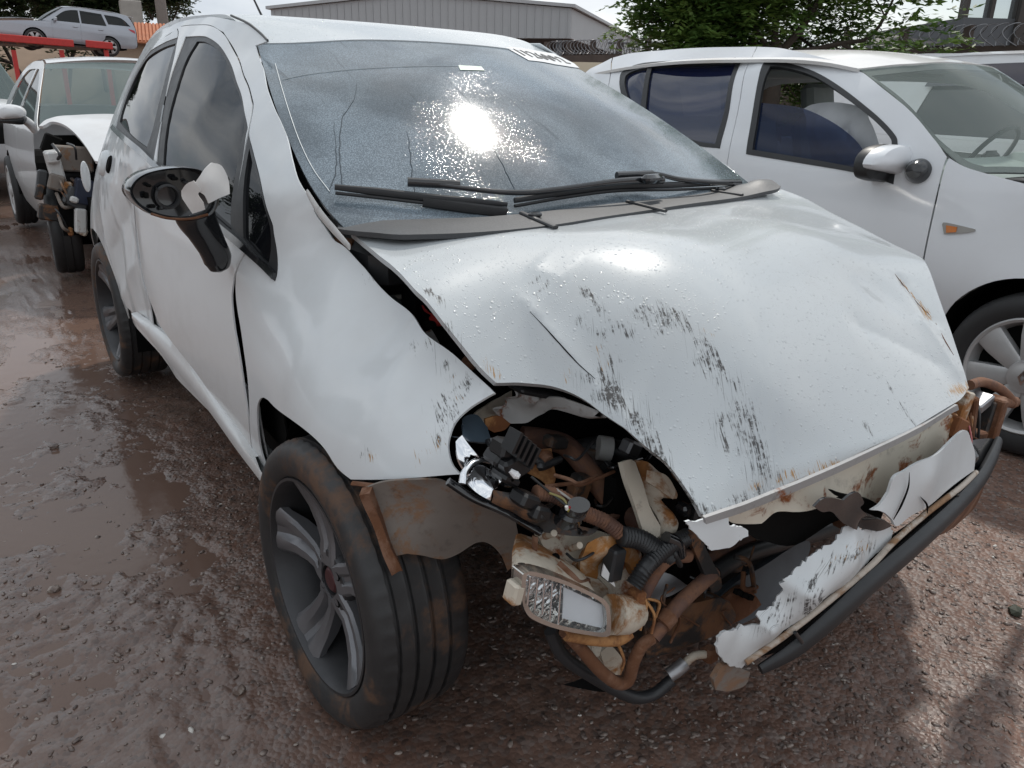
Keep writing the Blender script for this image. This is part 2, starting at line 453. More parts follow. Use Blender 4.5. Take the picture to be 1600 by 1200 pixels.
def glass(name, tint=(.25, .30, .30), opac=.5, body=(.012, .014, .016), rough=.03, drops=0.0, streaks=False, film=0.0, ior=1.5):
    s = NT(name)
    s.setb(Base_Color=body, Roughness=rough, IOR=ior)
    tr = s.n('ShaderNodeBsdfTransparent'); tr.inputs[0].default_value = (*tint, 1)
    mx = s.n('ShaderNodeMixShader')
    lw = s.n('ShaderNodeFresnel'); lw.inputs['IOR'].default_value = ior
    fac = s.math('ADD', s.math('MULTIPLY', lw.outputs[0], 1-opac), opac)
    front = s.math('SUBTRACT', 1.0, s.n('ShaderNodeNewGeometry').outputs['Backfacing'])
    s.l(s.mix(front, (1, 1, 1), tuple(tint)), tr.inputs[0])
    nrm = None
    if drops:
        d1 = s.drops(120, .44, keep=.30); d2 = s.drops(270, .42, keep=.25)
        cl = s.step(s.noise(3.0, 4, .6), .35, .62)
        d = s.math('ADD', s.math('MULTIPLY', d1, .8), s.math('MULTIPLY', d2, .6))
        d = s.math('MULTIPLY', d, s.math('ADD', s.math('MULTIPLY', cl, .9), .1))
        nrm = s.bump(d, drops, .003)
        s.setb(Normal=nrm)
    if film:
        # a film of dust and drying water: pale, rough, broken by run marks
        a = s.noise(2.6, 5, .55, None, .3); vec = s.mapping((0, 0, 0), (26, 1.6, 1.6)); r_ = s.noise(1.0, 4, .6, vec, .5)
        b = s.noise(330, 2, .5)
        k = s.math('MULTIPLY', s.math('ADD', s.math('MULTIPLY', s.step(a, .30, .70), .55), .45), s.math('ADD', s.math('MULTIPLY', s.step(b, .42, .64), .42), .58))
        k = s.math('MULTIPLY', k, s.math('SUBTRACT', 1.0, s.math('MULTIPLY', s.step(r_, .62, .70), .3)))
        s.setb(Base_Color=s.mix(s.math('MULTIPLY', k, film), body, (.46, .56, .64)),
               Roughness=s.math('ADD', s.math('MULTIPLY', k, .11), rough))
        fac = s.math('MINIMUM', s.math('ADD', fac, s.math('MULTIPLY', k, .25)), 1.0)
    s.l(s.math('MULTIPLY', fac, front), mx.inputs[0]); s.l(tr.outputs[0], mx.inputs[1]); s.l(s.b.outputs[0], mx.inputs[2]); s.l(mx.outputs[0], s.out.inputs[0])
    return s.m
def rusty(name, col=(.55, .50, .40), rust=(.24, .075, .02), amount=.5, rough=.55, metal=0.0, scale=9, dark=(.05, .03, .025)):
    s = NT(name); f = s.noise(scale, 8, .68, dist=.6); g = s.noise(scale*4, 5, .7)
    k = s.step(s.math('ADD', f, s.math('MULTIPLY', g, .18)), .72-amount*.42, .80-amount*.30)
    c = s.mix(k, col, rust); c = s.mix(s.math('MULTIPLY', s.step(g, .52, .75), .6), c, s.mix(k, tuple(q*.55 for q in col), dark))
    s.setb(Base_Color=c, Roughness=s.math('ADD', s.math('MULTIPLY', k, .3), rough), Metallic=metal, Normal=s.bump(s.math('ADD', g, s.math('MULTIPLY', k, .4)), .35, .003))
    return s.m
M = {}
SCUFF_B = R(90-252)
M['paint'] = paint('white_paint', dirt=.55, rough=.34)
M['paint_side'] = paint('white_paint_dusty_shade_lifted', (.74, .76, .77), dirt=.7, rough=.36, zmud=.62, dirtcol=(.33, .28, .23))  # flank copy of the white: base lightened to make up for its shade
M['paint_bonnet'] = paint('white_paint_scraped_sun_dimmed', (.49, .52, .535), dirt=.35, drops=.36, scuff=(SCUFF_B, 1), rough=.30)  # bonnet copy of the white: base darkened to offset the sunlight on it
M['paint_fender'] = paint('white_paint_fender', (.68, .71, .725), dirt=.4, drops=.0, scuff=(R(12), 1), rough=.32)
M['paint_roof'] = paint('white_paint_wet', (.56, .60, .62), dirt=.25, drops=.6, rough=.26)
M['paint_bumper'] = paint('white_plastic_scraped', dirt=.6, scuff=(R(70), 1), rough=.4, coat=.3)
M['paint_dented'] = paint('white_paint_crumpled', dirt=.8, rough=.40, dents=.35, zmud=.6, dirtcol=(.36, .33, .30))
M['black_plastic'] = plain('black_plastic', (.022, .023, .025), .42, var=.25)
M['trim_grey'] = plain('weathered_trim', (.055, .058, .062), .50, var=.35, scale=9, bumpy=.15)
M['gloss_black'] = plain('gloss_black', (.014, .015, .017), .16, coat=.6)
M['rubber'] = plain('rubber', (.020, .020, .021), .6)
M['void'] = plain('dark_inside', (.006, .006, .006), .9, var=.1, spec=.1)
M['chrome'] = plain('chrome', (.82, .83, .85), .12, 1.0, var=.05)
M['steel'] = plain('dull_steel', (.36, .36, .37), .42, .8)
M['beige'] = rusty('cream_primer', (.60, .55, .46), amount=.22)
M['beige_rust'] = rusty('cream_primer_rusting', (.56, .50, .41), (.30, .13, .04), amount=.40)
M['grey_panel'] = rusty('pale_inner_paint', (.56, .56, .55), amount=.10)
M['rust'] = rusty('rust', (.20, .105, .065), (.13, .055, .026), amount=.55, rough=.8)
M['rust_orange'] = rusty('orange_rust', (.40, .20, .075), (.19, .075, .03), amount=.5, rough=.75)
M['rust_pipe'] = rusty('rust_dusted_hose', (.115, .060, .045), (.20, .10, .06), amount=.5, rough=.7)
M['muddy_black'] = rusty('muddy_black', (.025, .024, .024), (.16, .075, .035), amount=.40, rough=.5)
M['liner'] = rusty('dusty_liner', (.19, .165, .145), (.22, .13, .08), amount=.30, rough=.8)
M['tyre_glass'] = None
# ================================================================= the wrecked hatchback
car = thing('hatchback_car', (0, 2.0, 0), 'wet white hatchback with smashed front, scraped crumpled bonnet and broken mirror', 'car')
def XP(u, v, x): return tuple(P(u, v, 'x', x))
fl = []
def row(z, **k):
    for y, x in k['pts']: fl.append((x, y, z))
row(.20, pts=[(.5, -.70), (1.3, -.765), (2.2, -.775), (3.0, -.75), (3.8, -.70)])
row(.30, pts=[(.4, -.71), (1.3, -.812), (2.2, -.815), (2.9, -.795), (3.8, -.73)])
row(.45, pts=[(.30, -.70), (.6, -.81), (.87, -.845), (1.3, -.825), (1.8, -.828), (2.3, -.818), (2.9, -.796), (3.4, -.80), (3.9, -.70)])
row(.60, pts=[(.5, -.75), (.73, -.835), (1.0, -.848), (1.3, -.828), (1.8, -.838), (2.3, -.828), (2.85, -.808), (3.3, -.806), (3.6, -.79), (3.95, -.70)])
row(.72, pts=[(.46, -.735), (.7, -.80), (1.0, -.83), (1.3, -.822), (1.8, -.835), (2.3, -.832), (2.8, -.818), (3.15, -.810), (3.5, -.79), (3.95, -.68)])
row(.80, pts=[(.54, -.665), (.75, -.745), (1.0, -.79), (1.3, -.808), (1.8, -.826), (2.3, -.828), (2.8, -.818), (3.1, -.806), (3.5, -.77), (3.95, -.65)])
row(.88, pts=[(.8, -.655), (1.05, -.725), (1.35, -.792), (1.8, -.815), (2.3, -.816), (2.8, -.806), (3.1, -.795), (3.5, -.75), (3.9, -.62)])
row(.975, pts=[(1.07, -.675), (1.2, -.712), (1.32, -.772), (1.5, -.784), (1.9, -.795), (2.4, -.797), (2.9, -.778), (3.3, -.745), (3.7, -.66)])
row(1.10, pts=[(1.5, -.738), (1.9, -.751), (2.4, -.757), (2.9, -.735), (3.3, -.69), (3.7, -.60)])
row(1.24, pts=[(1.72, -.682), (1.9, -.690), (2.4, -.70), (2.9, -.67), (3.3, -.62)])
row(1.37, pts=[(2.12, -.600), (2.5, -.612), (2.9, -.60), (3.3, -.55)])
row(1.43, pts=[(2.3, -.558), (2.9, -.548), (3.3, -.49)])
row(1.465, pts=[(2.4, -.52), (2.9, -.505)])
WS = Surf('z', [(0, 1.765, 1.392), (.3, 1.79, 1.385), (-.3, 1.79, 1.385), (.55, 1.86, 1.364), (-.55, 1.87, 1.366), (0, .90, .975), (.38, .95, .978), (-.38, .95, .978), (.70, 1.08, .985), (-.70, 1.06, .985),
                (0, 1.33, 1.205), (.35, 1.36, 1.20), (-.35, 1.36, 1.20), (.64, 1.46, 1.185), (-.64, 1.455, 1.187)], 1e-5)
fl = [q for q in fl if not (q[2] > .93 and q[1] < 1.05+(q[2]-.93)*1.95+.17)]
for (u, v) in [(401, 74), (412, 112), (425, 161), (437, 192), (451, 225), (464, 263), (477, 300)]:
    w = WS.p3(WS.hit(u, v))[0]; fl.append((w[0]-.004, w[1], w[2]+.002)); n_ = np.array([-.035, .060, -.010]); fl.append(tuple(w+n_))
for q in [(519, 372, -.672), (578, 429, -.657), (656, 510, -.646), (719, 563, -.646), (765, 609, -.655)]: fl.append(XP(*q))
FL = Surf('x', fl, 1e-2)
FL.extra += [ridge((1.25, .83), (3.1, .91), .035, -.006, .2), ridge((1.25, .36), (2.9, .40), .04, .008, .1), 
             bump(2.62, .80, .16, .10, .022, .3), bump(2.86, .62, .10, .16, .020, -.2), bump(2.5, .62, .1, .2, .012, .2), ridge((2.3, .98), (3.05, .62), .05, .012), ridge((2.45, .70), (3.0, .44), .04, -.012)]

RF = Surf('z', [(x, y, float(WS.f([(x, y)])[0])+.003) for x, y in [(-.55, 1.868), (-.5, 1.842), (-.3, 1.788), (0, 1.764), (.3, 1.788), (.5, 1.832), (.55, 1.858)]]
    +[(x, y, z-(.003 if abs(x) == .3 else .010 if x else 0)) for (y, z) in [(2.15, 1.466), (2.35, 1.481), (2.7, 1.490), (3.2, 1.470), (3.75, 1.40)] for x in (-.5, -.3, 0, .3, .5)], 1e-4)
BN = Surf('z', [tuple(P(*q)) for q in [(548, 362, 'z', .972), (700, 366, 'z', .985), (870, 350, 'z', .992), (1000, 331, 'z', .997), (1100, 315, 'z', 1.0), (1218, 294, 'z', 1.010),
    (1446, 408, 'z', .875), (1515, 605, 'z', .672), (1300, 728, 'z', .668), (1200, 770, 'z', .662), (1100, 805, 'z', .652), (775, 598, 'z', .800), (905, 628, 'z', .772), (1000, 712, 'z', .712),
    (600, 400, 'z', .955), (665, 465, 'z', .918), (720, 545, 'z', .850), (960, 500, 'z', .890), (1300, 380, 'z', .940), (1200, 600, 'z', .805), (1400, 540, 'z', .780),
    (1300, 333, 'x', .70), (1400, 385, 'x', .69)]], 2.5e-4)
def bn_px(u, v): return tuple(BN.hit(u, v))
def px_ridge(a, b, w, h, fade=.2): return ridge(bn_px(*a), bn_px(*b), w, h, fade)
BN.extra += [px_ridge((815, 470), (1000, 690), .022, .010), px_ridge((860, 480), (985, 610), .05, -.006), px_ridge((1405, 430), (1460, 505), .022, -.012), px_ridge((1440, 500), (1500, 590), .03, .008),
             bump(*bn_px(1375, 450), .07, .05, -.010), px_ridge((1330, 500), (1475, 570), .03, -.010), px_ridge((830, 420), (880, 440), .03, .005), bump(*bn_px(1250, 700), .06, .03, -.008), bump(*bn_px(780, 560), .05, .05, .004)]

def fold(a, b, k, w, fade=.2):
    pa, pb = np.array(bn_px(*a)), np.array(bn_px(*b)); d = pb-pa; L = np.linalg.norm(d); d /= L; n = np.array([-d[1], d[0]]); tip = np.array(bn_px(780, 570))
    if (tip-pa)@n < 0: n = -n
    def e(ab):
        q = ab-pa; t = q@d/L; s = q@n; m = np.clip(np.minimum(t+.15, 1.15-t)/fade, 0, 1)
        return -k*np.maximum(s, 0)*np.exp(-(s/w)**2)*m
    return e
BN.extra += [fold((815, 465), (985, 650), .16, .10)]
# --- scrapes: where they run on the bonnet and the fender (streams of stroke paths, picture width, strength)
scuff_b = [([(914, 452), (945, 490), (985, 522)], 7, .95), ([(905, 500), (935, 520), (965, 518), (962, 500)], 9, .8), ([(990, 482), (1025, 520)], 7, .75), ([(1010, 482), (1060, 500), (1105, 545), (1130, 590)], 13, .85),
    ([(1035, 505), (1062, 512)], 9, .95), ([(1085, 545), (1125, 600), (1150, 640)], 12, .6), ([(1075, 560), (1105, 560)], 5, .8), ([(1120, 665), (1135, 700)], 9, .98), ([(1120, 655), (1150, 645), (1190, 665)], 9, .9),
    ([(1155, 660), (1180, 700), (1195, 745)], 22, .82), ([(1150, 600), (1180, 650)], 18, .5), ([(895, 580), (935, 600), (1000, 650)], 11, .8), ([(930, 590), (960, 620), (1015, 690), (1045, 740)], 16, .98),
    ([(985, 640), (1010, 665)], 20, .85), ([(1040, 730), (1075, 780), (1100, 800)], 10, .98), ([(1100, 802), (1160, 780), (1230, 748)], 7, .9), ([(1160, 740), (1200, 770)], 14, .6), ([(830, 440), (858, 438), (840, 465)], 6, .6),
    ([(665, 455), (680, 460), (692, 475)], 5, .9), ([(700, 505), (725, 545), (745, 580)], 5, .7), ([(1386, 598), (1395, 615)], 2.5, .8), ([(1405, 630), (1430, 665)], 3, .9), ([(1350, 660), (1372, 690)], 3, .7),
    ([(940, 545), (935, 570)], 9, .55), ([(955, 560), (975, 600)], 10, .5), ([(930, 600), (880, 596), (960, 640), (1060, 760)], 6, .75)]
line_b = []
yel_b = [([(755, 565), (775, 592)], 12, .6), ([(1180, 762), (1310, 722)], 9, .8), ([(935, 545), (945, 575)], 10, .5), ([(1440, 480), (1452, 496)], 6, .9), ([(1490, 610), (1513, 605)], 11, .9), ([(1400, 430), (1450, 490)], 3, .7), ([(895, 575), (880, 600)], 8, .5), ([(1095, 515), (1120, 525)], 8, .4)]
scuff_f = [([(650, 540), (665, 552), (650, 556)], 6, .95), ([(675, 535), (690, 560), (700, 580)], 10, .8), ([(700, 575), (735, 615)], 9, .85), ([(680, 640), (700, 625), (712, 640), (690, 665), (680, 690)], 12, .75), ([(570, 700), (572, 722)], 4, .9), ([(665, 690), (700, 690)], 10, .4), ([(459, 318), (470, 333)], 1.6, .9), ([(575, 426), (590, 440)], 3, .5)]
yel_f = [([(670, 690), (690, 700)], 12, .8), ([(650, 715), (660, 735)], 9, .6), ([(580, 705), (585, 720)], 7, .7), ([(705, 600), (725, 630)], 9, .5)]

# --- outer skin
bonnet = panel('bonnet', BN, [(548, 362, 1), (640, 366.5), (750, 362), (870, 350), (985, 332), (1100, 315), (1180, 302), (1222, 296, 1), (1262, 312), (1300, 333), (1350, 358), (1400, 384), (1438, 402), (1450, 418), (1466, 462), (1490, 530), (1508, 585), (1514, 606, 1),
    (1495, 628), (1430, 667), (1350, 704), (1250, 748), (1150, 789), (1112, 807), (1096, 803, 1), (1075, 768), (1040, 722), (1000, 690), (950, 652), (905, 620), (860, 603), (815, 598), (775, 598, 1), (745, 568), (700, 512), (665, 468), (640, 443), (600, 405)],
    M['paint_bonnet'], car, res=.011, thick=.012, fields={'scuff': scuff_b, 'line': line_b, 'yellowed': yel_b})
for pts_ in [[(828, 487), (850, 510), (868, 530), (888, 552), (905, 570), (930, 592)], [(1398, 428), (1415, 450), (1430, 470), (1452, 492)], [(1462, 505), (1475, 530), (1490, 555)]]:
    MB().tube([BN.h3(u, v, .0003) for u, v in pts_], [.0004, .0012, .0012, .0004], seg=5).build('paint_crack', M['rust'] if pts_[0][0] > 1300 else M['void'], car, True)
fender = panel('fender', FL, [(399, 71, 1), (412, 112), (425, 161), (451, 225), (477, 300), (495, 338), (519, 372), (541, 388), (578, 429), (609, 463), (634, 482), (656, 510), (687, 538), (719, 563), (750, 592), (772, 614, 1),
    (756, 623), (734, 637), (713, 657), (703, 679), (700, 700), (706, 725), (719, 741, 1), (640, 747), (548, 749, 1), (527, 731), (507, 701), (483, 677), (457, 657), (430, 637), (417, 624), (408, 622), (402, 635), (402, 663), (406, 697), (413, 723), (421, 744, 1), (414, 745, 1),
    (400, 720), (390, 647), (387, 593), (378, 527), (370, 477), (368, 447), (373, 417), (384, 396, 1), (404, 414), (430, 440, 1), (434, 421), (429, 370), (423, 342), (409, 291), (395, 234), (389.5, 212), (391, 196), (396, 168), (394, 152), (379, 109), (364, 73), (349, 50, 1), (388, 37, 1), (407, 52), (419, 64, 1)],
    M['paint_fender'], car, res=.022, thick=.004, fields={'scuff': scuff_f, 'yellowed': yel_f, 'line': [([(575, 428), (600, 455)], 1.5, .5)]})
panel('roof_rail', FL, [(349, 50, 1), (328, 39), (301, 38.5), (284, 40.5, 1), ('p', 3.0, 1.395), ('p', 3.45, 1.345, 1), ('p', 3.45, 1.43, 1), ('p', 3.0, 1.46), ('p', 2.5, 1.466), ('p', 2.25, 1.455), (388, 37, 1)], M['paint'], car, res=.03)
rear_trim = [(278, 58, 1), ('p', 2.75, 1.397), ('p', 2.92, 1.373), ('p', 3.02, 1.332), ('p', 3.06, 1.27), ('p', 3.055, 1.19), ('p', 3.03, 1.12), ('p', 3.01, 1.085, 1), (205, 231), (241, 262, 1), (250, 190), (268, 110), (284, 58.5, 1)]
front_trim = [(290, 57.5, 1), (312, 56.5), (325, 58.5), (342, 70), (357, 92), (369, 124), (380, 159), (387, 195), (385, 212), (379, 255), (370, 320), (371, 360), (375, 387, 1), (345, 361), (300, 318), (262, 282), (244, 265, 1), (252, 190), (270, 110)]
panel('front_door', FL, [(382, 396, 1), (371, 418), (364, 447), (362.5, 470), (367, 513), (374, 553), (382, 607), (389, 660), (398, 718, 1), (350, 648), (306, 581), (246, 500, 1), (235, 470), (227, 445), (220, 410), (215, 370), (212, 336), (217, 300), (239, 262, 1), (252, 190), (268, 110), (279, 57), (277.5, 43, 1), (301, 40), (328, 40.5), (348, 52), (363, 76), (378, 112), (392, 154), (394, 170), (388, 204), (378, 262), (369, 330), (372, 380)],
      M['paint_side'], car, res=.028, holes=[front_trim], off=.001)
panel('rear_door', FL, [(276, 43.5, 1), ('p', 2.75, 1.425), ('p', 2.92, 1.41), ('p', 3.06, 1.372), ('p', 3.12, 1.28), ('p', 3.14, 1.10), ('p', 3.12, .97), ('p', 3.14, .85), ('p', 3.12, .72), ('p', 3.08, .60), ('p', 3.01, .50), ('p', 2.93, .415, 1), ('p', 2.6, .40), ('p', 2.40, .40, 1), (233, 470), (225, 445), (218, 410), (213, 370), (210, 336), (215, 300), (237, 262, 1), (250, 190), (266, 110), (277, 57)],
      M['paint_dented'], car, res=.022, holes=[rear_trim])
panel('quarter_panel', FL, [('p', 2.93, 1.412, 1), ('p', 3.3, 1.37), ('p', 3.6, 1.2), ('p', 3.9, .98), ('p', 3.98, .8), ('p', 3.96, .5, 1), ('p', 3.9, .3, 1), ('p', 3.75, .28, 1), ('p', 3.74, .42), ('p', 3.62, .60), ('p', 3.42, .66), ('p', 3.22, .635), ('p', 3.10, .56), ('p', 3.02, .46), ('p', 2.96, .36, 1), ('p', 2.94, .405, 1), ('p', 3.02, .50), ('p', 3.09, .60), ('p', 3.13, .72), ('p', 3.15, .85), ('p', 3.13, .97), ('p', 3.15, 1.10), ('p', 3.13, 1.28), ('p', 3.07, 1.375)],
      M['paint_dented'], car, res=.035)
panel('rocker_panel', FL, [('p', 1.30, .56, 1), ('p', 2.2, .60), ('p', 2.9, .56, 1), ('p', 2.97, .34, 1), ('p', 1.30, .33, 1)], M['paint_side'], car, res=.06, off=-.013)
_t = crom([XP(u, v, -.822) for u, v in [(209, 488), (262, 527), (306, 577), (350, 643), (399, 714)]], 6); _b = crom([XP(u, v, -.836) for u, v in [(206, 492), (260, 551), (318, 622), (370, 692), (419, 755)]], 6); _l = crom([XP(u, v, -.826) for u, v in [(206, 497), (261, 562), (320, 634), (371, 705), (420, 769)]], 6)
_V = np.vstack([_t+[.012, 0, 0], _t, _t*.5+_b*.5+[-.004, 0, .002], _b, _l, _l+[.08, 0, 0]]); _n = len(_t)
MB().add(_V, [(a*_n+k, a*_n+k+1, (a+1)*_n+k+1, (a+1)*_n+k) for a in range(5) for k in range(_n-1)]).build('sill', M['paint_side'], car, True, ang=60)
# the left side, the same skin mirrored
def fl_mirror_panel(name, loop, mat, res=.05, holes=()):
    return panel(name, FL, loop, mat, car, res=res, holes=holes, toward=(-1, -.2, .2), flipx=True)
fl_mirror_panel('front_door', [('p', 1.37, .88, 1), ('p', 1.30, .6), ('p', 1.36, .40, 1), ('p', 2.3, .40, 1), ('p', 2.33, .7), ('p', 2.25, .98, 1), ('p', 1.6, .93)], M['paint_side'])
fl_mirror_panel('rear_door', [('p', 2.33, .40, 1), ('p', 2.93, .41, 1), ('p', 3.12, .7), ('p', 3.12, .97, 1), ('p', 2.27, .985, 1), ('p', 2.35, .7)], M['paint'])
fl_mirror_panel('quarter_panel', [('p', 2.93, 1.40, 1), ('p', 3.3, 1.345), ('p', 3.6, 1.2), ('p', 3.9, .98), ('p', 3.98, .8), ('p', 3.96, .5, 1), ('p', 3.75, .28, 1), ('p', 3.62, .60), ('p', 3.42, .66), ('p', 3.10, .56), ('p', 2.96, .36, 1), ('p', 3.13, .72), ('p', 3.15, 1.10), ('p', 3.06, 1.34)], M['paint'])
fl_mirror_panel('roof_rail', [('p', 1.07, .985, 1), ('p', 1.35, 1.10), ('p', 1.62, 1.24), ('p', 1.87, 1.365), ('p', 2.0, 1.43, 1), ('p', 2.5, 1.447), ('p', 3.0, 1.445), ('p', 3.45, 1.42, 1), ('p', 3.4, 1.345), ('p', 3.0, 1.39), ('p', 2.4, 1.40), ('p', 2.0, 1.35), ('p', 1.75, 1.25), ('p', 1.45, 1.08), ('p', 1.35, .96, 1)], M['paint'])
fl_mirror_panel('fender', [('p', 1.07, .97, 1), ('p', 1.36, .95, 1), ('p', 1.37, .86), ('p', 1.27, .5), ('p', 1.24, .25, 1), ('p', 1.21, .45), ('p', 1.06, .61), ('p', .87, .655), ('p', .70, .60), ('p', .62, .55, 1), ('p', .58, .72), ('p', .78, .86)], M['paint'])
fl_mirror_panel('sill', [('p', 1.25, .40, 1), ('p', 2.95, .40, 1), ('p', 2.95, .2, 1), ('p', 1.24, .2, 1)], M['paint'])
fl_mirror_panel('front_window', [('p', 1.45, .955, 1), ('p', 2.22, .99, 1), ('p', 2.28, 1.37), ('p', 2.0, 1.33), ('p', 1.75, 1.22)], M['gloss_black'])
fl_mirror_panel('rear_window', [('p', 2.26, .99, 1), ('p', 3.1, .985, 1), ('p', 3.1, 1.2), ('p', 2.9, 1.36), ('p', 2.32, 1.385)], M['gloss_black'])
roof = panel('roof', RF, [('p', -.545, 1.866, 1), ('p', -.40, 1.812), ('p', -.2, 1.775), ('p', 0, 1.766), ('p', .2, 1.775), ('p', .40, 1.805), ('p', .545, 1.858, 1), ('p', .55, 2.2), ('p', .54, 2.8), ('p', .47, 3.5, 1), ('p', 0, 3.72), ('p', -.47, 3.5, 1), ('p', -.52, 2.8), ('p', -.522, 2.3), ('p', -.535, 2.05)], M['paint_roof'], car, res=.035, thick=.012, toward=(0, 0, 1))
RB = Surf('y', [(0, 3.95, .55), (.6, 3.88, .55), (-.6, 3.88, .55), (0, 3.95, .9), (.6, 3.86, .9), (-.6, 3.86, .9), (0, 3.75, 1.36), (.45, 3.55, 1.34), (-.45, 3.55, 1.34), (0, 3.92, .25), (.6, 3.85, .25), (-.6, 3.85, .25)], 1e-5)
panel('tailgate', RB, [('p', -.66, .25, 1), ('p', .66, .25, 1), ('p', .65, .9), ('p', .46, 1.38, 1), ('p', -.46, 1.38, 1), ('p', -.65, .9)], M['paint'], car, res=.08, toward=(0, 1, 0))
panel('rear_window', RB, [('p', -.5, 1.0, 1), ('p', .5, 1.0, 1), ('p', .40, 1.32, 1), ('p', -.40, 1.32, 1)], M['gloss_black'], car, res=.08, toward=(0, 1, 0), off=.006)
# roof ditch strip
ditch = [FL.h3(*q, .002) for q in [(362, 25), (388, 37), (407, 52), (419, 64)]]
back = [FL.p3([(2.6, 1.447)])[0]+np.array([0, 0, .004]), FL.p3([(3.3, 1.43)])[0]+np.array([0, 0, .004])]
tube('roof_ditch_trim', [ditch[3], ditch[2], ditch[1], ditch[0]], .0035, M['trim_grey'], car, seg=6, flat=(1, 1))
# --- glass
M['screen_glass'] = glass('windscreen_glass', (.16, .19, .19), .72, (.022, .027, .032), .03, drops=.13, film=.58)
M['tint_glass'] = glass('tinted_window_glass', (.10, .11, .12), .82, (.008, .009, .011), .02, ior=1.38)
ws_edge = [('p', -.55, 1.868, 1), ('p', -.3, 1.788), ('p', 0, 1.763), ('p', .3, 1.788), ('p', .55, 1.858, 1), ('p', .605, 1.62), ('p', .655, 1.38), ('p', .715, 1.07, 1), ('p', .4, .955), ('p', 0, .905), ('p', -.4, .955), (540, 358, 1), (510, 325), (480, 280), (451, 218), (425, 150)]
ws_in = [(429, 112, 1), (520, 102), (640, 98), (760, 105), (870, 126), (945, 160, 1), (1010, 205), (1075, 250), (1110, 280, 1), ('p', .35, .99), ('p', 0, .945), ('p', -.38, .99), (519, 300, 1), (490, 246), (460, 186)]
panel('windscreen_frit', WS, ws_edge, M['gloss_black'], car, res=.04, thick=.003, holes=[ws_in], off=-.0035)
windscreen = panel('windscreen', WS, ws_edge, M['screen_glass'], car, res=.04, thick=.003, off=0.0)
M['film_line'] = plain('film_edge', (.45, .50, .52), .5); M['run'] = plain('water_run', (.055, .07, .085), .7, spec=.08)
tube('tint_film_edge', [WS.h3(u, v, .0012) for u, v in [(430, 100), (441, 140), (455, 185), (470, 226), (490, 266), (515, 300)]], .0011, M['film_line'], car, seg=5); tube('tint_film_edge', [WS.h3(u, v, .0012) for u, v in [(441, 125), (480, 117), (540, 110), (600, 106), (660, 104), (715, 104)]], .0007, M['film_line'], car, seg=5)
for pts_ in [[(557, 130), (554, 155), (537, 180), (532, 205), (531, 235), (534, 270), (535, 298)], [(523, 192), (525, 230), (526, 248), (523, 275), (514, 298)], [(636, 205), (641, 240), (643, 270), (648, 300)], [(772, 235), (790, 268), (806, 300)]]:
    q_ = crom([np.array(p, float) for p in pts_], 4); tube('water_run', [WS.h3(u+rng.normal(0, .8), v, .0004) for u, v in q_], [.0004, .0010, .0012, .0009], M['run'], car, seg=5, n=2)
panel('front_window_trim', FL, front_trim, M['black_plastic'], car, res=.03, off=-.002, thick=.006, holes=[[(307, 64, 1), (320, 65), (337, 75), (352, 94), (364, 126), (375, 154), (381, 190), (371, 249), (359, 335), (361, 362, 1), (330, 340), (290, 302), (254, 257, 1), (260, 195), (275, 136), (290, 93)]])
panel('front_window', FL, [(305, 62, 1), (320, 63), (339, 74), (354, 93), (366, 125), (377, 154), (383, 190), (373, 249), (361, 335), (363, 366, 1), (330, 343), (290, 305), (252, 259, 1), (258, 195), (273, 136), (288, 93)], M['tint_glass'], car, res=.05, off=-.006, thick=.004)
panel('rear_window_trim', FL, rear_trim, M['black_plastic'], car, res=.03, off=-.002, thick=.006, holes=[[(274, 67, 1), ('p', 2.74, 1.378), ('p', 2.89, 1.353), ('p', 2.98, 1.308), ('p', 3.01, 1.25), ('p', 3.0, 1.17), ('p', 2.97, 1.122, 1), (228, 231, 1), (237, 204), (245, 170), (256, 127)]])
panel('rear_window', FL, [(276, 65, 1), ('p', 2.75, 1.382), ('p', 2.90, 1.357), ('p', 2.99, 1.312), ('p', 3.02, 1.25), ('p', 3.01, 1.17), ('p', 2.98, 1.118, 1), (229, 233, 1), (239, 204), (247, 170), (258, 127)], M['tint_glass'], car, res=.05, off=-.006, thick=.004)
panel('belt_moulding', FL, [(176, 201, 1), (205, 229), (243, 262), (300, 316), (345, 359), (376, 386), (404, 411), (430, 438, 1), (431, 424), (404, 400), (378, 374), (345, 347), (300, 304), (243, 251), (207, 219), (180, 196, 1)], M['gloss_black'], car, res=.03, off=.010, thick=.014)
quarter_trim = [(389, 212, 1), (395, 236), (409, 293), (423, 344), (429, 371), (434, 420), (430, 439, 1), (404, 412), (372, 384), (368, 340), (379, 260)]
panel('quarter_window_frame', FL, quarter_trim, M['black_plastic'], car, res=.025, off=.001, thick=.008, holes=[[(390, 232, 1), (396, 258), (408, 300), (420, 345), (424, 385), (420, 412, 1), (400, 395), (381, 372, 1), (380, 330)]])
panel('quarter_window', FL, [(389, 228, 1), (397, 256), (410, 300), (422, 345), (426, 385), (422, 416, 1), (400, 398), (379, 375, 1), (378, 330)], M['tint_glass'], car, res=.03, off=-.006, thick=.004)
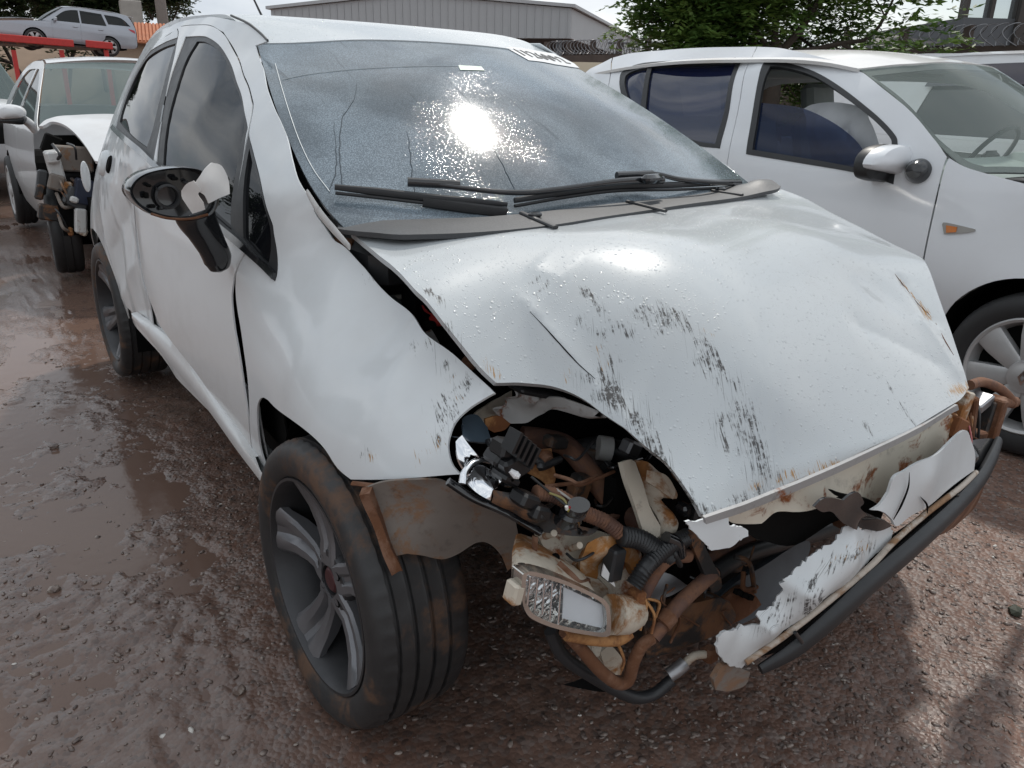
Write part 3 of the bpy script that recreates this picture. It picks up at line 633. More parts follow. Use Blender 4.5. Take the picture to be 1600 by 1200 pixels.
# door handle, its torn-out cup and the open fuel flap
h = FL.h3(166, 256, .012)
ax = FL.nrm([FL.hit(166, 256)])[0]; ax = ax if ax[0] < 0 else -ax
e1 = np.cross(ax, [0, 0, 1.0]); e1 /= np.linalg.norm(e1); e2 = np.cross(e1, ax)
hd = MB().lathe([(.0, .010), (.020, .012), (.040, .008), (.050, -.002), (.052, -.012)], FL.h3(164, 255, .010), ax, e1*1.3, e2, 24).build('door_handle_cup', M['paint'], car, True)
MB().lathe([(.0, .004), (.026, .006), (.034, .0), (.034, -.02)], FL.h3(172, 257, .004), ax, e1, e2, 18).build('handle_hole', M['void'], car, True)
fp = FL.p3([(3.30, .80)])[0]; fx = np.array([-.10, -1, .05]); fx /= np.linalg.norm(fx); g1 = np.array([-.98, .1, 0]); g1 /= np.linalg.norm(g1); g2 = np.cross(g1, fx)
MB().lathe([(.0, .008), (.06, .008), (.072, .004), (.076, -.006), (.0, -.006)], P(134, 276, 'y', 3.18), fx, g1*.22, np.array([0, 0, .80]), 28).build('fuel_flap', M['paint'], car, True)
# --- scuttle, wipers
CW = Surf('z', [tuple(P(*q)) for q in [(530, 360, 'z', .982), (640, 367, 'z', .990), (750, 363, 'z', .994), (870, 351, 'z', .997), (985, 333, 'z', 1.002), (1100, 316, 'z', 1.006), (1215, 296, 'z', 1.018), (540, 345, 'z', .992), (700, 342, 'z', 1.000), (870, 328, 'z', 1.008), (1050, 306, 'z', 1.012), (1150, 289, 'z', 1.018), (1186, 281, 'z', 1.038)]], 1e-5)
cowl = panel('scuttle_panel', CW, [(527, 357, 1), (580, 363), (640, 366.5), (750, 362.5), (870, 350.5), (985, 332.5), (1100, 315.5), (1180, 303), (1213, 296), (1220, 291, 1), (1212, 285), (1186, 280, 1), (1168, 286, 1), (1120, 294), (1050, 305), (950, 319), (870, 328), (780, 337), (700, 341), (600, 344), (530, 344, 1)], M['trim_grey'], car, res=.02, thick=.01)
for (a, b) in [((815, 334), (868, 357)), ((980, 316), (1040, 331)), ((1112, 299), (1160, 306))]:
    MB().tube([CW.h3(*a, .002), CW.h3(*b, .002)], .007, seg=8, flat=(1, .6)).build('seam_rib', M['black_plastic'], cowl, True)
for q in [(836, 340), (1126, 299)]:
    c = CW.h3(*q, .006); MB().box(c, (.03, .018, .012), bev=.004).build('washer_jet', M['gloss_black'], cowl, True)
def wiper(blade, arm, clip):
    b = [WS.h3(u, v, o) for (u, v, o) in blade]
    w = MB().tube(b, [.006, .009, .009, .008, .005], seg=8, flat=(.55, 1)).build('wiper', M['black_plastic'], car, True)
    MB().tube([q+np.array([0, -.002, -.012]) for q in b], .004, seg=6).build('rubber_strip', M['rubber'], w, True)
    MB().tube([WS.h3(u, v, o) for (u, v, o) in arm], [.004, .006, .007, .010], seg=8, flat=(.7, 1)).build('wiper_arm', M['gloss_black'], w, True)
    c = [WS.h3(*q, .034) for q in clip]
    MB().tube(c, .010, seg=8, flat=(.7, 1)).build('blade_clip', M['gloss_black'], w, True)
wiper([(523, 306, .022), (590, 312, .02), (660, 320, .02), (730, 326, .02), (790, 330, .018)], [(640, 303, .034), (720, 314, .034), (800, 322, .036), (870, 318, .04), (960, 307, .044), (1025, 302, .04)], [(635, 305), (715, 309)])
wiper([(800, 326, .022), (880, 312, .022), (960, 302, .022), (1050, 299, .02), (1150, 292, .014)], [(955, 292, .036), (1010, 290, .036), (1050, 297, .034), (1100, 298, .028), (1150, 295, .02)], [(955, 293), (1010, 290)])
MB().tube([WS.h3(660, 322, .012), WS.h3(730, 331, .010), WS.h3(790, 337, .008)], .010, seg=8, flat=(.6, 1.2)).build('wiper_blade_shadow_strip', M['rubber'], car, True).name = 'wiper_shadow_strip'  # dark strip laid in as the blade's shadow on the screen
MB().box(WS.h3(1005, 306, .05), (.075, .028, .022), Matrix.Rotation(R(12), 3, 'Z'), .008).build('wiper_arm_base', M['gloss_black'], car, True)
# pale weathered strip where the fender meets the screen, and the screen stickers
SK = [WS.h3(480, 306, .010), WS.h3(500, 338, .008), WS.h3(522, 362, .004), P(546, 386, 'z', .965)]
st = MB().tube(SK, [.005, .008, .008, .005], seg=8, flat=(.5, 1.4)).build('fender_edge_strip', M['grey_panel'], car, True)
panel('lot_sticker', WS, [(790, 75, 1), (828, 78, 1), (866, 84.5, 1), (897, 100, 1), (905, 107, 1), (868, 101.5, 1), (826, 95, 1)], plain('sticker_white', (.62, .64, .66), .5, var=.04), car, res=.02, off=.002, thick=.001)
for k, ch in enumerate('1126092'):
    pa = WS.hit(812+k*11.2, 83.5+k*2.05); a = WS.p3(pa)[0]; n = WS.nrm(pa)[0]; n = n if n[2] > 0 else -n
    b = WS.p3(WS.hit(818+k*11.2, 84.5+k*2.05))[0]; ex = b-a; ex /= np.linalg.norm(ex); ey = np.cross(n, ex)
    cu = bpy.data.curves.new('lot_number', 'FONT'); cu.body = ch; cu.size = .085; cu.extrude = .0004; cu.align_x = 'CENTER'; cu.align_y = 'CENTER'
    t_ = bpy.data.objects.new('temp', cu); COL.objects.link(t_); bpy.context.view_layer.update(); dm = bpy.data.meshes.new_from_object(t_.evaluated_get(bpy.context.evaluated_depsgraph_get())); bpy.data.objects.remove(t_)
    X = np.array([(a+n*.0035)+ex*v.co[0]+ey*v.co[1]+n*v.co[2] for v in dm.vertices]); mesh_obj('lot_digit', X, [tuple(p.vertices) for p in dm.polygons], M['black_plastic'], bpy.data.objects['lot_sticker'], False)
panel('inspection_sticker', WS, [(716, 103, 1), (752, 105, 1), (757, 111, 1), (719, 110, 1)], plain('pale_green_sticker', (.45, .58, .48), .5, var=.1), car, res=.02, off=.002, thick=.001)
tube('roof_aerial', [RF.p3([(-.1, 3.0)])[0], RF.p3([(-.1, 3.0)])[0]+np.array([-.03, .05, .10]), RF.p3([(-.1, 3.0)])[0]+np.array([-.09, .18, .36])], [.006, .004, .002], M['black_plastic'], car, seg=6)

# --- broken door mirror
def mir(u, v, y): return P(u, v, 'y', y)
mirror = thing('door_mirror', (0, 0, 0), None, None); mirror.parent = car; mirror.location = Vector(mir(300, 330, 1.33))-car.location
# shell: a bowl facing the camera, its open face turned rearwards-in the picture (the cap is torn off)
rim_px = [(203, 300), (209, 285), (224, 273), (246, 266), (275, 262), (300, 263), (318, 268), (333, 280), (340, 296), (342, 316), (334, 332), (318, 341), (296, 345), (270, 344), (245, 338), (225, 328), (210, 315)]
c0 = np.array([P(275, 303, 'y', 1.30)]).ravel(); back = np.array([-.05, 1, .0])
rim = crom([P(u, v, 'y', 1.30) for u, v in rim_px], 4, True)
mb = MB(); m = len(rim)
V = np.vstack([rim, c0+(rim-c0)*1.03+back*.02, c0+(rim-c0)*.98+back*.07, c0+(rim-c0)*.72+back*.115, [c0+back*.13]])
F = [(k*m+i, k*m+(i+1) % m, (k+1)*m+(i+1) % m, (k+1)*m+i) for k in range(3) for i in range(m)]+[(3*m+i, 3*m+(i+1) % m, 4*m) for i in range(m)]
mb.add(V, F)
V = np.vstack([rim, c0+(rim-c0)*.93+back*.004, c0+(rim-c0)*.88+back*.022, c0+(rim-c0)*.5+back*.026, [c0+back*.026]])
mb.add(V, [tuple(reversed(f)) for f in F]); housing = mb.build('mirror_housing', M['gloss_black'], mirror, True, ang=50)
yy = 1.315
for (u, v, w, h) in [(228, 305, 9, 9), (238, 322, 10, 5), (232, 290, 9, 4), (272, 279, 12, 5), (246, 296, 5, 6), (252, 325, 7, 5), (290, 285, 8, 5)]:
    a, b = P(u-w/2, v-h/2, 'y', yy), P(u+w/2, v+h/2, 'y', yy); MB().box((a+b)/2, (abs(b-a)[0], .012, abs(b-a)[2]), bev=.002).build('clip', M['void'] if w > 8 else M['black_plastic'], mirror)
a = P(262, 307, 'y', 1.316); MB().lathe([(.024, -.004), (.026, .004), (.021, .005), (.019, -.004)], a, (0, -1, 0), (1, 0, 0), (0, 0, 1), 28, True).build('motor_ring', M['black_plastic'], mirror, True)
tube('rust_seam', [P(u, v, 'y', 1.298) for u, v in [(236, 334), (262, 341), (296, 342), (325, 335)]], .003, M['rust'], mirror, seg=6)
cap1 = [(331, 254, 1), (345, 258), (354, 272), (358, 286), (359, 303, 1), (342, 310), (326, 318, 1), (320, 306), (312, 300, 1), (308, 293), (302, 289, 1), (310, 278), (320, 264)]
cap2 = [(284, 297, 1), (292, 287), (303, 282, 1), (311, 291), (314, 297, 1), (310, 304), (318, 316, 1), (320, 326, 1), (301, 333, 1), (291, 318), (285, 308)]
CP = Surf('y', [tuple(P(u, v, 'y', y)) for u, v, y in [(331, 254, 1.275), (358, 284, 1.30), (340, 310, 1.265), (320, 285, 1.25), (300, 290, 1.26), (285, 300, 1.275), (302, 333, 1.27), (318, 320, 1.258)]], 1e-5)
M['cap_paint'] = plain('mirror_cap_paint', (.62, .60, .58), .4, var=.08, coat=.3)
panel('broken_cap_piece', CP, cap1, M['cap_paint'], mirror, res=.008, thick=.004); panel('broken_cap_piece', CP, cap2, M['cap_paint'], mirror, res=.008, thick=.004, off=.004)
foot = MB().tube([P(302, 318, 'y', 1.36), P(306, 338, 'y', 1.36), P(318, 360, 'y', 1.37), P(331, 384, 'y', 1.385), P(340, 404, 'y', 1.40), P(343, 418, 'y', 1.41), P(344, 424, 'y', 1.412)], [.046, .044, .037, .033, .033, .024, .008], seg=24, flat=(.7, 1.0)).build('mirror_foot', M['gloss_black'], mirror, True)

# --- dark body under the skin, so that no gap shows light
def inner(name, pts, mat=None):
    return MB().prism(pts[0], pts[1]).build(name, mat or M['void'], car)
fl_in = panel('inner_body', FL, [('p', 1.20, .42, 1), ('p', 1.28, .86), ('p', 1.30, .93, 1), ('p', 3.5, .94, 1), ('p', 3.72, .7), ('p', 3.6, .66), ('p', 3.3, .66), ('p', 3.05, .55), ('p', 2.93, .42, 1)], M['void'], car, res=.06, off=-.05)
panel('inner_body', FL, [('p', 1.20, .42, 1), ('p', 1.30, .93, 1), ('p', 3.5, .94, 1), ('p', 3.72, .7), ('p', 3.05, .55), ('p', 2.93, .42, 1)], M['void'], car, res=.08, off=-.05, toward=(-1, 0, .1), flipx=True)
b = MB().box((0, 2.15, .30), (1.36, 2.0, .10)); b.box((0, 3.55, .42), (1.1, .5, .2)); b.build('floor_pan', M['void'], car)
b = MB().box((0, .98, .55), (1.16, .06, .68)); b.box((-.52, .90, .60), (.04, .2, .42)); b.box((.50, .80, .62), (.04, .5, .42)); b.box((0, .72, .34), (.98, .5, .06)); b.build('engine_bay', M['void'], car); tag(bpy.data.objects['engine_bay'], kind='stuff')
b = MB().box((0, 1.2, .90), (1.30, .42, .12), bev=.03); b.build('dashboard', M['black_plastic'], car, True)
for sx in (-.36, .36):
    b = MB().box((sx, 2.02, .52), (.48, .5, .2), bev=.05).box((sx, 2.32, .86), (.46, .14, .62), Matrix.Rotation(R(-14), 3, 'X'), .05); b.box((sx, 2.42, 1.24), (.24, .09, .16), Matrix.Rotation(R(-14), 3, 'X'), .03); b.build('seat', M['trim_grey'], car, True)

# ================================================================= wheels
def sporty_wheel(c, R_, parent, steer=0.0, seg=150, roll=0.0, side=-1, flat=True, dirt=True):
    ax = np.array([side*math.cos(steer), -math.sin(steer)*1.0*(-side)*-1 if False else side*math.sin(steer), 0.0]); ax /= np.linalg.norm(ax)
    e2 = np.array([0, 0, 1.0]); e1 = np.cross(e2, ax); w = .103; k = R_/.31
    prof = [(.222, .072), (.232, .090), (.236, .094), (.246, .100), (.262, .1045), (.276, .104), (.288, .100), (.298, .0925), (.304, .083), (.3065, .074)]
    tread = []
    for h in (.062, .026, -.010, -.046): tread += [(.308, h+.009), (.309, h+.0048), (.3015, h+.0035), (.3015, h-.0035), (.309, h-.0048)]
    prof += tread+[(.3065, -.072), (.304, -.083), (.298, -.0925), (.276, -.104), (.246, -.10), (.222, -.07)]
    def fn(r_, h, i):
        d = 0.0
        if r_ > .302 and abs(h) > .06: d = .0035 if (i*3 + (1 if h < 0 else 0)) % 9 < 2 else 0
        elif r_ > .304 and abs(h) < .06: d = .0016 if (i + int(h*60)) % 5 == 0 else 0
        return (r_-d)*k
    wh = thing('wheel', (0, 0, 0), None, None); wh.parent = parent; wh.location = Vector(c)-origin(parent)
    mb = MB().lathe(prof, c, ax, e1, e2, seg, fn=fn)
    V = np.array(mb.v); z = V[:, 2]
    if flat:
        low = np.clip((.05-z)/.05, 0, 1.2); out = (V-np.array(c))@ax
        V += ax[None]*(np.sign(out)*low*.006)[:, None]; V[:, 2] = np.maximum(z, .002)
        mb.v = [tuple(q) for q in V]
    mb.build('tyre', M['tyre'], wh, True, ang=40)
    rimp = [(.225, .070), (.233, .0905), (.232, .0955), (.226, .0955), (.2215, .088), (.217, .070), (.210, .045), (.203, .0), (.200, -.08), (.225, -.09)]
    rim = MB().lathe([(a*k, h) for a, h in rimp], c, ax, e1, e2, 72).build('rim', M['rim_dark'], wh, True, ang=50)
    for i in range(5):
        t = roll+2*math.pi*i/5; er = math.cos(t)*e1+math.sin(t)*e2; et = -math.sin(t)*e1+math.cos(t)*e2; mb = MB(); V = []
        sec = []
        for (r_, wd, h, dp, gv) in [(.035, .034, .060, .03, .0), (.060, .036, .058, .035, .004), (.085, .034, .054, .035, .010), (.12, .038, .057, .034, .017), (.16, .046, .065, .03, .020), (.195, .055, .078, .022, .014), (.2185, .064, .087, .02, .004)]:
            s_ = [(-wd, h-dp), (-wd, h-.006), (-wd*.80, h), (-wd*.36, h-.001), (-wd*.14, h-gv), (wd*.14, h-gv), (wd*.36, h-.001), (wd*.80, h), (wd, h-.006), (wd, h-dp)]
            V += [np.array(c)+ax*b+er*(r_*k)+et*(a*k) for a, b in s_]
        F = [(a*10+j, a*10+(j+1) % 10, (a+1)*10+(j+1) % 10, (a+1)*10+j) for a in range(6) for j in range(10)]
        F += [tuple(range(9, -1, -1)), tuple(60+j for j in range(10))]
        mb.add(V, F).build('spoke', M['rim_grey'], wh, True, ang=28)
    hubp = [(.0, .050), (.030, .050), (.033, .046), (.033, .058), (.066, .054), (.072, .044), (.074, .01)]
    MB().lathe([(a*k, h) for a, h in hubp], c, ax, e1, e2, 36).build('hub', M['rim_dark'], wh, True, ang=30)
    MB().lathe([(.0, .0585), (.022, .0575), (.029, .052), (.030, .045)], c, ax, e1, e2, 28).build('centre_cap', M['cap_red'], wh, True)
    for i in range(4):
        t = roll+.5+math.pi/2*i; q = np.array(c)+(math.cos(t)*e1+math.sin(t)*e2)*.049*k
        MB().lathe([(.0, .052), (.007, .052), (.009, .0585), (.011, .0565)], q, ax, e1, e2, 12).build('wheel_bolt', M['void'], wh, True)
    MB().lathe([(.0, -.005), (.14, -.005), (.145, -.015), (.145, -.03), (.0, -.03)], c, ax, e1, e2, 40).build('brake_disc', M['brake'], wh, True)
    MB().lathe([(.0, -.06), (.20*k, -.06)], c, ax, e1, e2, 30).build('wheel_back', M['void'], wh)
    return wh
def mk_tyre():
    s = NT('tyre_rubber_dirty'); f = s.noise(7, 6, .65, dist=.4); g = s.noise(60, 4, .7)
    k = s.step(s.math('ADD', f, s.math('MULTIPLY', g, .22)), .60, .78)
    s.setb(Base_Color=s.mix(s.math('MULTIPLY', k, .85), s.mix(s.noise(30, 3), (.018, .018, .019), (.034, .033, .033)), (.115, .062, .036)), Roughness=s.math('ADD', s.math('MULTIPLY', k, .25), .52),
           Normal=s.bump(g, .25, .002)); return s.m
M['tyre'] = mk_tyre()
M['rim_grey'] = plain('rim_grey', (.18, .18, .19), .36, .6, var=.2, scale=8); M['rim_dark'] = plain('rim_dark', (.05, .05, .053), .42, .5, var=.3)
M['cap_red'] = plain('dull_red_badge', (.075, .022, .024), .4, .3); M['brake'] = rusty('brake_disc', (.10, .085, .075), (.15, .07, .035), amount=.5, metal=.5)
sporty_wheel((-.775, .885, .290), .306, car, steer=R(1.2), roll=R(100))
sporty_wheel((-.705, 3.38, .300), .306, car, roll=R(60))
sporty_wheel((.735, .885, .300), .306, car, side=1); sporty_wheel((.735, 3.38, .300), .306, car, side=1)
# wheel arches: dark tubs and the dusty torn liner
def arch(cy, sx, r=.37, x0=-.79, x1=-.45, a0=-20, a1=200, name='wheel_arch', mat=None):
    n = 20; V = []
    for i in range(n+1):
        t = R(a0+(a1-a0)*i/n); V += [(x0*sx, cy+r*math.cos(t), .31+r*math.sin(t)), (x1*sx, cy+r*math.cos(t), .31+r*math.sin(t)), (x1*sx, cy, .31)]
    F = [(i*3, i*3+3, i*3+4, i*3+1) for i in range(n)]+[(i*3+1, i*3+4, i*3+5) for i in range(n)]
    return MB().add(V, F).build(name, mat or M['void'], car, True)
arch(.885, 1, a0=-10, a1=118, r=.36); arch(3.38, 1, x0=-.76, r=.36); arch(.885, -1); arch(3.38, -1)
LN = Surf('y', [tuple(P(u, v, 'y', y)) for u, v, y in [(566, 764, .665), (585, 800, .655), (612, 885, .62), (640, 755, .60), (700, 755, .555), (660, 830, .60), (730, 800, .56), (680, 872, .60), (760, 790, .53), (740, 862, .58), (810, 800, .52), (800, 890, .56), (720, 760, .53)]], 1e-5)
panel('arch_liner', LN, [(566, 765, 1), (600, 753), (640, 750), (690, 752), (718, 772, 1), (760, 795), (806, 815, 1), (812, 850), (806, 880), (793, 892, 1), (783, 868), (765, 850), (745, 848), (715, 866), (690, 874), (660, 868), (636, 865, 1), (622, 868, 1), (610, 860)], M['liner'], car, res=.015, thick=.004)
panel('liner_lip', LN, [(565, 763, 1), (582, 760, 1), (596, 800), (612, 850), (627, 884, 1), (622, 884), (612, 890, 1), (600, 862), (585, 815)], M['rust'], car, res=.012, thick=.02, off=.018)
tube('fender_flange', [P(550, 755, 'y', .70), P(600, 760, 'y', .655), P(628, 758, 'y', .62)], .007, M['rust'], car, seg=6, flat=(1, .5))
# ================================================================= the smashed nose
def sheet(name, pts, mat, parent=car, res=.012, thick=.004, ctrl=None, off=0.0, **k):
    """a bent sheet given by picture points with a depth (u,v,Y[,1]); ctrl adds inner points (u,v,Y)"""
    s3 = [tuple(P(q[0], q[1], 'y', q[2])) for q in pts]+[tuple(P(q[0], q[1], 'y', q[2])) for q in (ctrl or [])]
    sf = Surf('y', s3, 2e-5)
    lp = outline([(a[0], a[2])+((1,) if len(q) > 3 else ()) for a, q in zip(s3, pts)], 5)
    return panel(name, sf, lp, mat, parent, res=res, thick=thick, off=off, **k)
def hose(name, pts, r, mat, parent=car, **k): return tube(name, pts_y(pts), r, mat, parent, **k)
# bonnet gap: inner wing rail with holes, hinge, red rag
sheet('inner_wing_rail', [(655, 492, .98, 1), (672, 500, .95), (700, 540, .86), (735, 580, .76), (765, 608, .68, 1), (760, 612, .66, 1), (725, 580, .74), (690, 547, .82), (660, 512, .93, 1)], M['grey_panel'], off=-.02)
sheet('inner_wing_rail', [(540, 388, 1.16, 1), (565, 386, 1.13), (610, 420, 1.06), (650, 458, .99, 1), (640, 470, .99, 1), (610, 447, 1.05), (575, 412, 1.10)], M['grey_panel'], off=-.012)
for (u, v, y) in [(671, 507, .90), (707, 544, .80)]:
    c = P(u, v, 'y', y); MB().lathe([(.0, .003), (.012, .003), (.013, -.004)], c, -FW, RT*1.1, UP*.7, 16).build('rail_hole', M['void'], car, True)
c = P(733, 567, 'y', .74); MB().lathe([(.0, .006), (.012, .006), (.016, -.004)], c, -FW, RT, UP, 12).build('rail_bolt', M['rust'], car, True)
sheet('red_rag', [(663, 470, .97, 1), (672, 474, .94), (685, 495, .90, 1), (690, 503, .89, 1), (676, 500, .91), (662, 488, .95, 1)], plain('red_cloth', (.45, .02, .015), .7), off=-.012)
MB().box(P(538, 380, 'y', 1.14), (.03, .06, .02), Matrix.Rotation(R(25), 3, 'Z'), .004).build('bonnet_hinge', M['rust'], car)
# headlight cavity
sheet('inner_wing_panel', [(770, 640, .66, 1), (790, 622, .66), (803, 602, .64, 1), (822, 606, .63), (838, 622, .62), (880, 622, .56), (935, 640, .50), (955, 655, .46, 1), (925, 650, .52), (870, 640, .58), (845, 648, .62), (825, 660, .63), (800, 662, .64, 1), (785, 655, .65)], M['grey_panel'], ctrl=[(815, 635, .60), (850, 632, .585)])
sheet('inner_wing_panel', [(768, 628, .70, 1), (800, 610, .70, 1), (800, 660, .68, 1), (760, 668, .70, 1), (740, 650, .70)], M['beige'])
MB().box(P(838, 612, 'y', .62), (.11, .05, .012), Matrix.Rotation(R(20), 3, 'Y'), .004).build('air_vent_grille', M['black_plastic'], car)
sheet('orange_reflector', [(758, 655, .60, 1), (780, 650, .60), (798, 662, .60, 1), (788, 672, .60), (772, 676, .60, 1), (760, 668, .60)], M['rust_orange'])
M['void2'] = plain('sooty_black', (.010, .010, .011), .35, var=.3)
lamp = thing('headlamp_remains', (0, 0, 0), None, None); lamp.parent = car; lamp.location = Vector(P(760, 730, 'y', .5))-car.location
sheet('chrome_reflector', [(712, 690, .55, 1), (722, 680, .55, 1), (735, 698, .53), (750, 716, .51), (766, 722, .50, 1), (735, 745, .49, 1), (718, 722, .52)], M['chrome'], lamp, ctrl=[(735, 716, .545)])
sheet('chrome_reflector', [(728, 752, .47, 1), (745, 726, .49), (768, 735, .48), (786, 750, .46, 1), (778, 765, .455), (768, 782, .45, 1), (745, 770, .46)], M['chrome'], lamp, ctrl=[(758, 752, .50)])
tube('chrome_ring', pts_y([(722, 756, .465), (726, 738, .475), (738, 724, .485), (752, 719, .49), (768, 722, .49)]), .006, M['chrome'], lamp, seg=8, flat=(1, .7))
M['lens_edge'] = plain('smoky_lens', (.05, .07, .09), .12, coat=.8)
sheet('lens_shard', [(703, 682, .58, 1), (722, 655, .60), (745, 648, .60), (762, 668, .58, 1), (765, 690, .55), (735, 690, .55, 1), (718, 684, .56)], M['lens_edge'], lamp)
sheet('lamp_housing', [(768, 700, .48, 1), (800, 688, .50), (812, 700, .50), (816, 735, .48), (800, 760, .46), (776, 752, .46, 1), (770, 730, .47)], M['gloss_black'], lamp, ctrl=[(792, 722, .43)])
sheet('lamp_housing', [(770, 765, .455, 1), (810, 765, .45), (850, 790, .43), (885, 815, .41), (935, 828, .39, 1), (915, 838, .39), (850, 832, .42, 1), (842, 822, .42), (800, 800, .44), (768, 785, .45, 1)], M['muddy_black'], lamp, ctrl=[(850, 812, .38), (810, 785, .42)])
b = MB()
for (u, v, y, sx, sz, a) in [(790, 700, .46, .05, .035, 20), (800, 725, .45, .06, .05, -15), (775, 715, .47, .035, .03, 40), (820, 780, .42, .05, .03, 30), (790, 745, .45, .05, .02, 35), (838, 798, .41, .045, .03, 25)]:
    b.box(P(u, v, 'y', y), (sx*.8, .04, sz*.8), Matrix.Rotation(R(a), 3, 'Y'), .005)
b.build('lamp_socket', M['void2'], lamp)
for k in range(5): MB().box(P(800+k*7, 688+k*6, 'y', .43), (.006, .03, .035), Matrix.Rotation(R(30), 3, 'Y')).build('cooling_rib', M['void2'], lamp)
hose('lamp_edge_moulding', [(700, 752, .49), (740, 778, .47), (790, 800, .445), (845, 832, .42)], .007, M['gloss_black'], lamp, seg=6)
MB().tube(pts_y([(797, 735, .43), (806, 742, .425), (812, 745, .42)]), [.004, .007, .004], seg=8).build('bulb', plain('bulb_white', (.75, .75, .76), .3), lamp, True)
MB().lathe([(.0, .03), (.018, .03), (.020, .022), (.018, .014), (.022, .008), (.020, .0), (.023, -.012), (.0, -.014)], P(892, 806, 'y', .385), np.array([.1, -.5, .9])/1.03, RT, np.cross(np.array([.1, -.5, .9])/1.03, RT), 18).build('wire_plug', M['gloss_black'], lamp, True)
for i, (c_, du) in enumerate([((.75, .74, .70), 0), ((.3, .02, .02), 4), ((.75, .74, .7), 8), ((.35, .3, .05), 3)]):
    MB().tube([P(886+du, 796+i, 'y', .375), P(885+du, 791+i, 'y', .375)], .003, seg=6).build('pin', plain('pin', c_, .4), lamp)
for col_, pts in [((.02, .02, .02), [(830, 745, .43), (860, 770, .41), (885, 790, .385)]), ((.30, .26, .10), [(858, 770, .41), (880, 780, .395), (888, 795, .38)]), ((.35, .33, .30), [(868, 764, .42), (890, 780, .40), (908, 798, .39)])]:
    tube('wire', pts_y(pts), .0022, plain('wire', col_, .5), lamp, seg=6)
# parts deeper in the engine bay
hose('coolant_hose', [(815, 682, .66), (850, 686, .64), (885, 697, .60), (915, 730, .55), (950, 775, .50), (985, 805, .46), (1005, 822, .44)], .021, M['rust_pipe'], seg=12)
hose('intake_hose', [(900, 705, .66), (940, 700, .62), (1000, 715, .56)], .024, M['black_plastic'], seg=12)
hose('hose_label', [(934, 699, .60), (955, 702, .585)], .0255, plain('label_white', (.62, .62, .60), .5), seg=14)
sheet('rusty_bracket', [(817, 706, .56, 1), (838, 704, .56), (862, 702, .55, 1), (866, 730, .55), (868, 750, .54), (860, 765, .54, 1), (845, 750, .55), (825, 740, .56), (816, 738, .56, 1)], M['rust_orange'])
MB().lathe([(.0, .012), (.010, .012), (.013, .0), (.018, -.002), (.0, -.004)], P(853, 718, 'y', .545), (0, -1, 0), (1, 0, 0), (0, 0, 1), 14).build('bracket_bolt', M['rust'], car, True)
for k in range(6):
    hose('alternator_fin', [(955+k*2, 728+k*15, .62), (985, 720+k*15, .61), (1000-k*2, 735+k*14, .60)], .006, M['muddy_black'], seg=6)
b = MB()
b.box(P(880, 740, 'y', .72), (.30, .04, .34)); b.box(P(960, 680, 'y', .78), (.34, .3, .16), bev=.02)
b.build('engine_block', M['void'], car)
hose('wiring_loom', [(640, 0, 0)][:0]+[(835, 770, .43), (870, 775, .42), (910, 800, .40), (945, 815, .385), (975, 838, .37)], .012, M['rust_pipe'], corr=.16)
hose('wiring_loom', [(970, 838, .365), (1000, 843, .355), (1025, 858, .345), (1045, 868, .34)], .016, M['black_plastic'], corr=.16)
hose('wiring_loom', [(1075, 838, .345), (1050, 850, .34), (1030, 865, .335), (1010, 885, .33), (990, 915, .33)], .014, M['black_plastic'], corr=.16)
hose('loom_clip', [(1040, 840, .34), (1058, 850, .335), (1062, 868, .335)], .012, M['gloss_black'], seg=8)
# cream upright of the front panel
sheet('front_panel_upright', [(972, 722, .42, 1), (985, 718, .42), (993, 722, .42, 1), (1003, 750, .40), (1015, 790, .375), (1032, 822, .36, 1), (1030, 838, .355), (1010, 845, .36, 1), (995, 800, .38), (982, 760, .40)], M['beige'], thick=.012)
sheet('front_panel_upright', [(993, 720, .43, 1), (1012, 722, .42), (1030, 738, .40), (1048, 752, .385), (1058, 780, .37, 1), (1052, 800, .365), (1060, 818, .36), (1050, 845, .35, 1), (1030, 838, .355), (1032, 820, .37, 1), (1015, 788, .395), (1003, 750, .42)], M['beige_rust'], thick=.006, ctrl=[(1030, 780, .405)])
sheet('torn_plate', [(1012, 735, .395, 1), (1040, 742, .38), (1055, 765, .365), (1052, 780, .36, 1), (1030, 765, .375), (1010, 752, .39, 1)], M['beige_rust'], thick=.003)
# chassis leg end, tow plate
sheet('chassis_plate', [(842, 838, .46, 1), (880, 832, .45), (935, 832, .43), (975, 845, .41, 1), (1000, 860, .40), (1005, 900, .39), (1000, 950, .38, 1), (950, 945, .39), (905, 915, .42), (885, 905, .43, 1), (870, 880, .44), (850, 855, .455)], M['beige'], thick=.02)
sheet('chassis_plate', [(885, 905, .425, 1), (905, 880, .42), (950, 920, .39, 1), (950, 950, .39), (910, 945, .41, 1)], M['beige_rust'], thick=.02)
tube('rust_stay', pts_y([(836, 838, .42), (835, 862, .415), (834, 890, .41)]), .008, M['rust'], car, seg=6, flat=(1, .4))
M['horn'] = rusty('horn_plate', (.52, .45, .35), (.36, .155, .04), amount=.75)
sheet('horn_plate', [(906, 898, .40, 1), (908, 872, .395), (918, 850, .39), (940, 838, .385), (965, 838, .38), (985, 848, .378), (998, 868, .376), (1004, 890, .375, 1), (992, 905, .378), (985, 885, .38), (972, 875, .378, 1), (968, 905, .375, 1), (950, 902, .378, 1), (948, 872, .382, 1), (935, 884, .39), (932, 905, .395, 1)], M['horn'], thick=.02, ctrl=[(950, 855, .368), (925, 870, .38)], res=.008)
MB().box(P(958, 880, 'y', .365), (.03, .03, .06), Matrix.Rotation(R(8), 3, 'Y'), .004).build('horn_terminal', M['black_plastic'], car)
for (u, v, y) in [(858, 836, .44), (898, 855, .425)]: tube('stud_bolt', [P(u-6, v+2, 'y', y), P(u+8, v-3, 'y', y-.03)], .006, M['beige_rust'], car, seg=8)
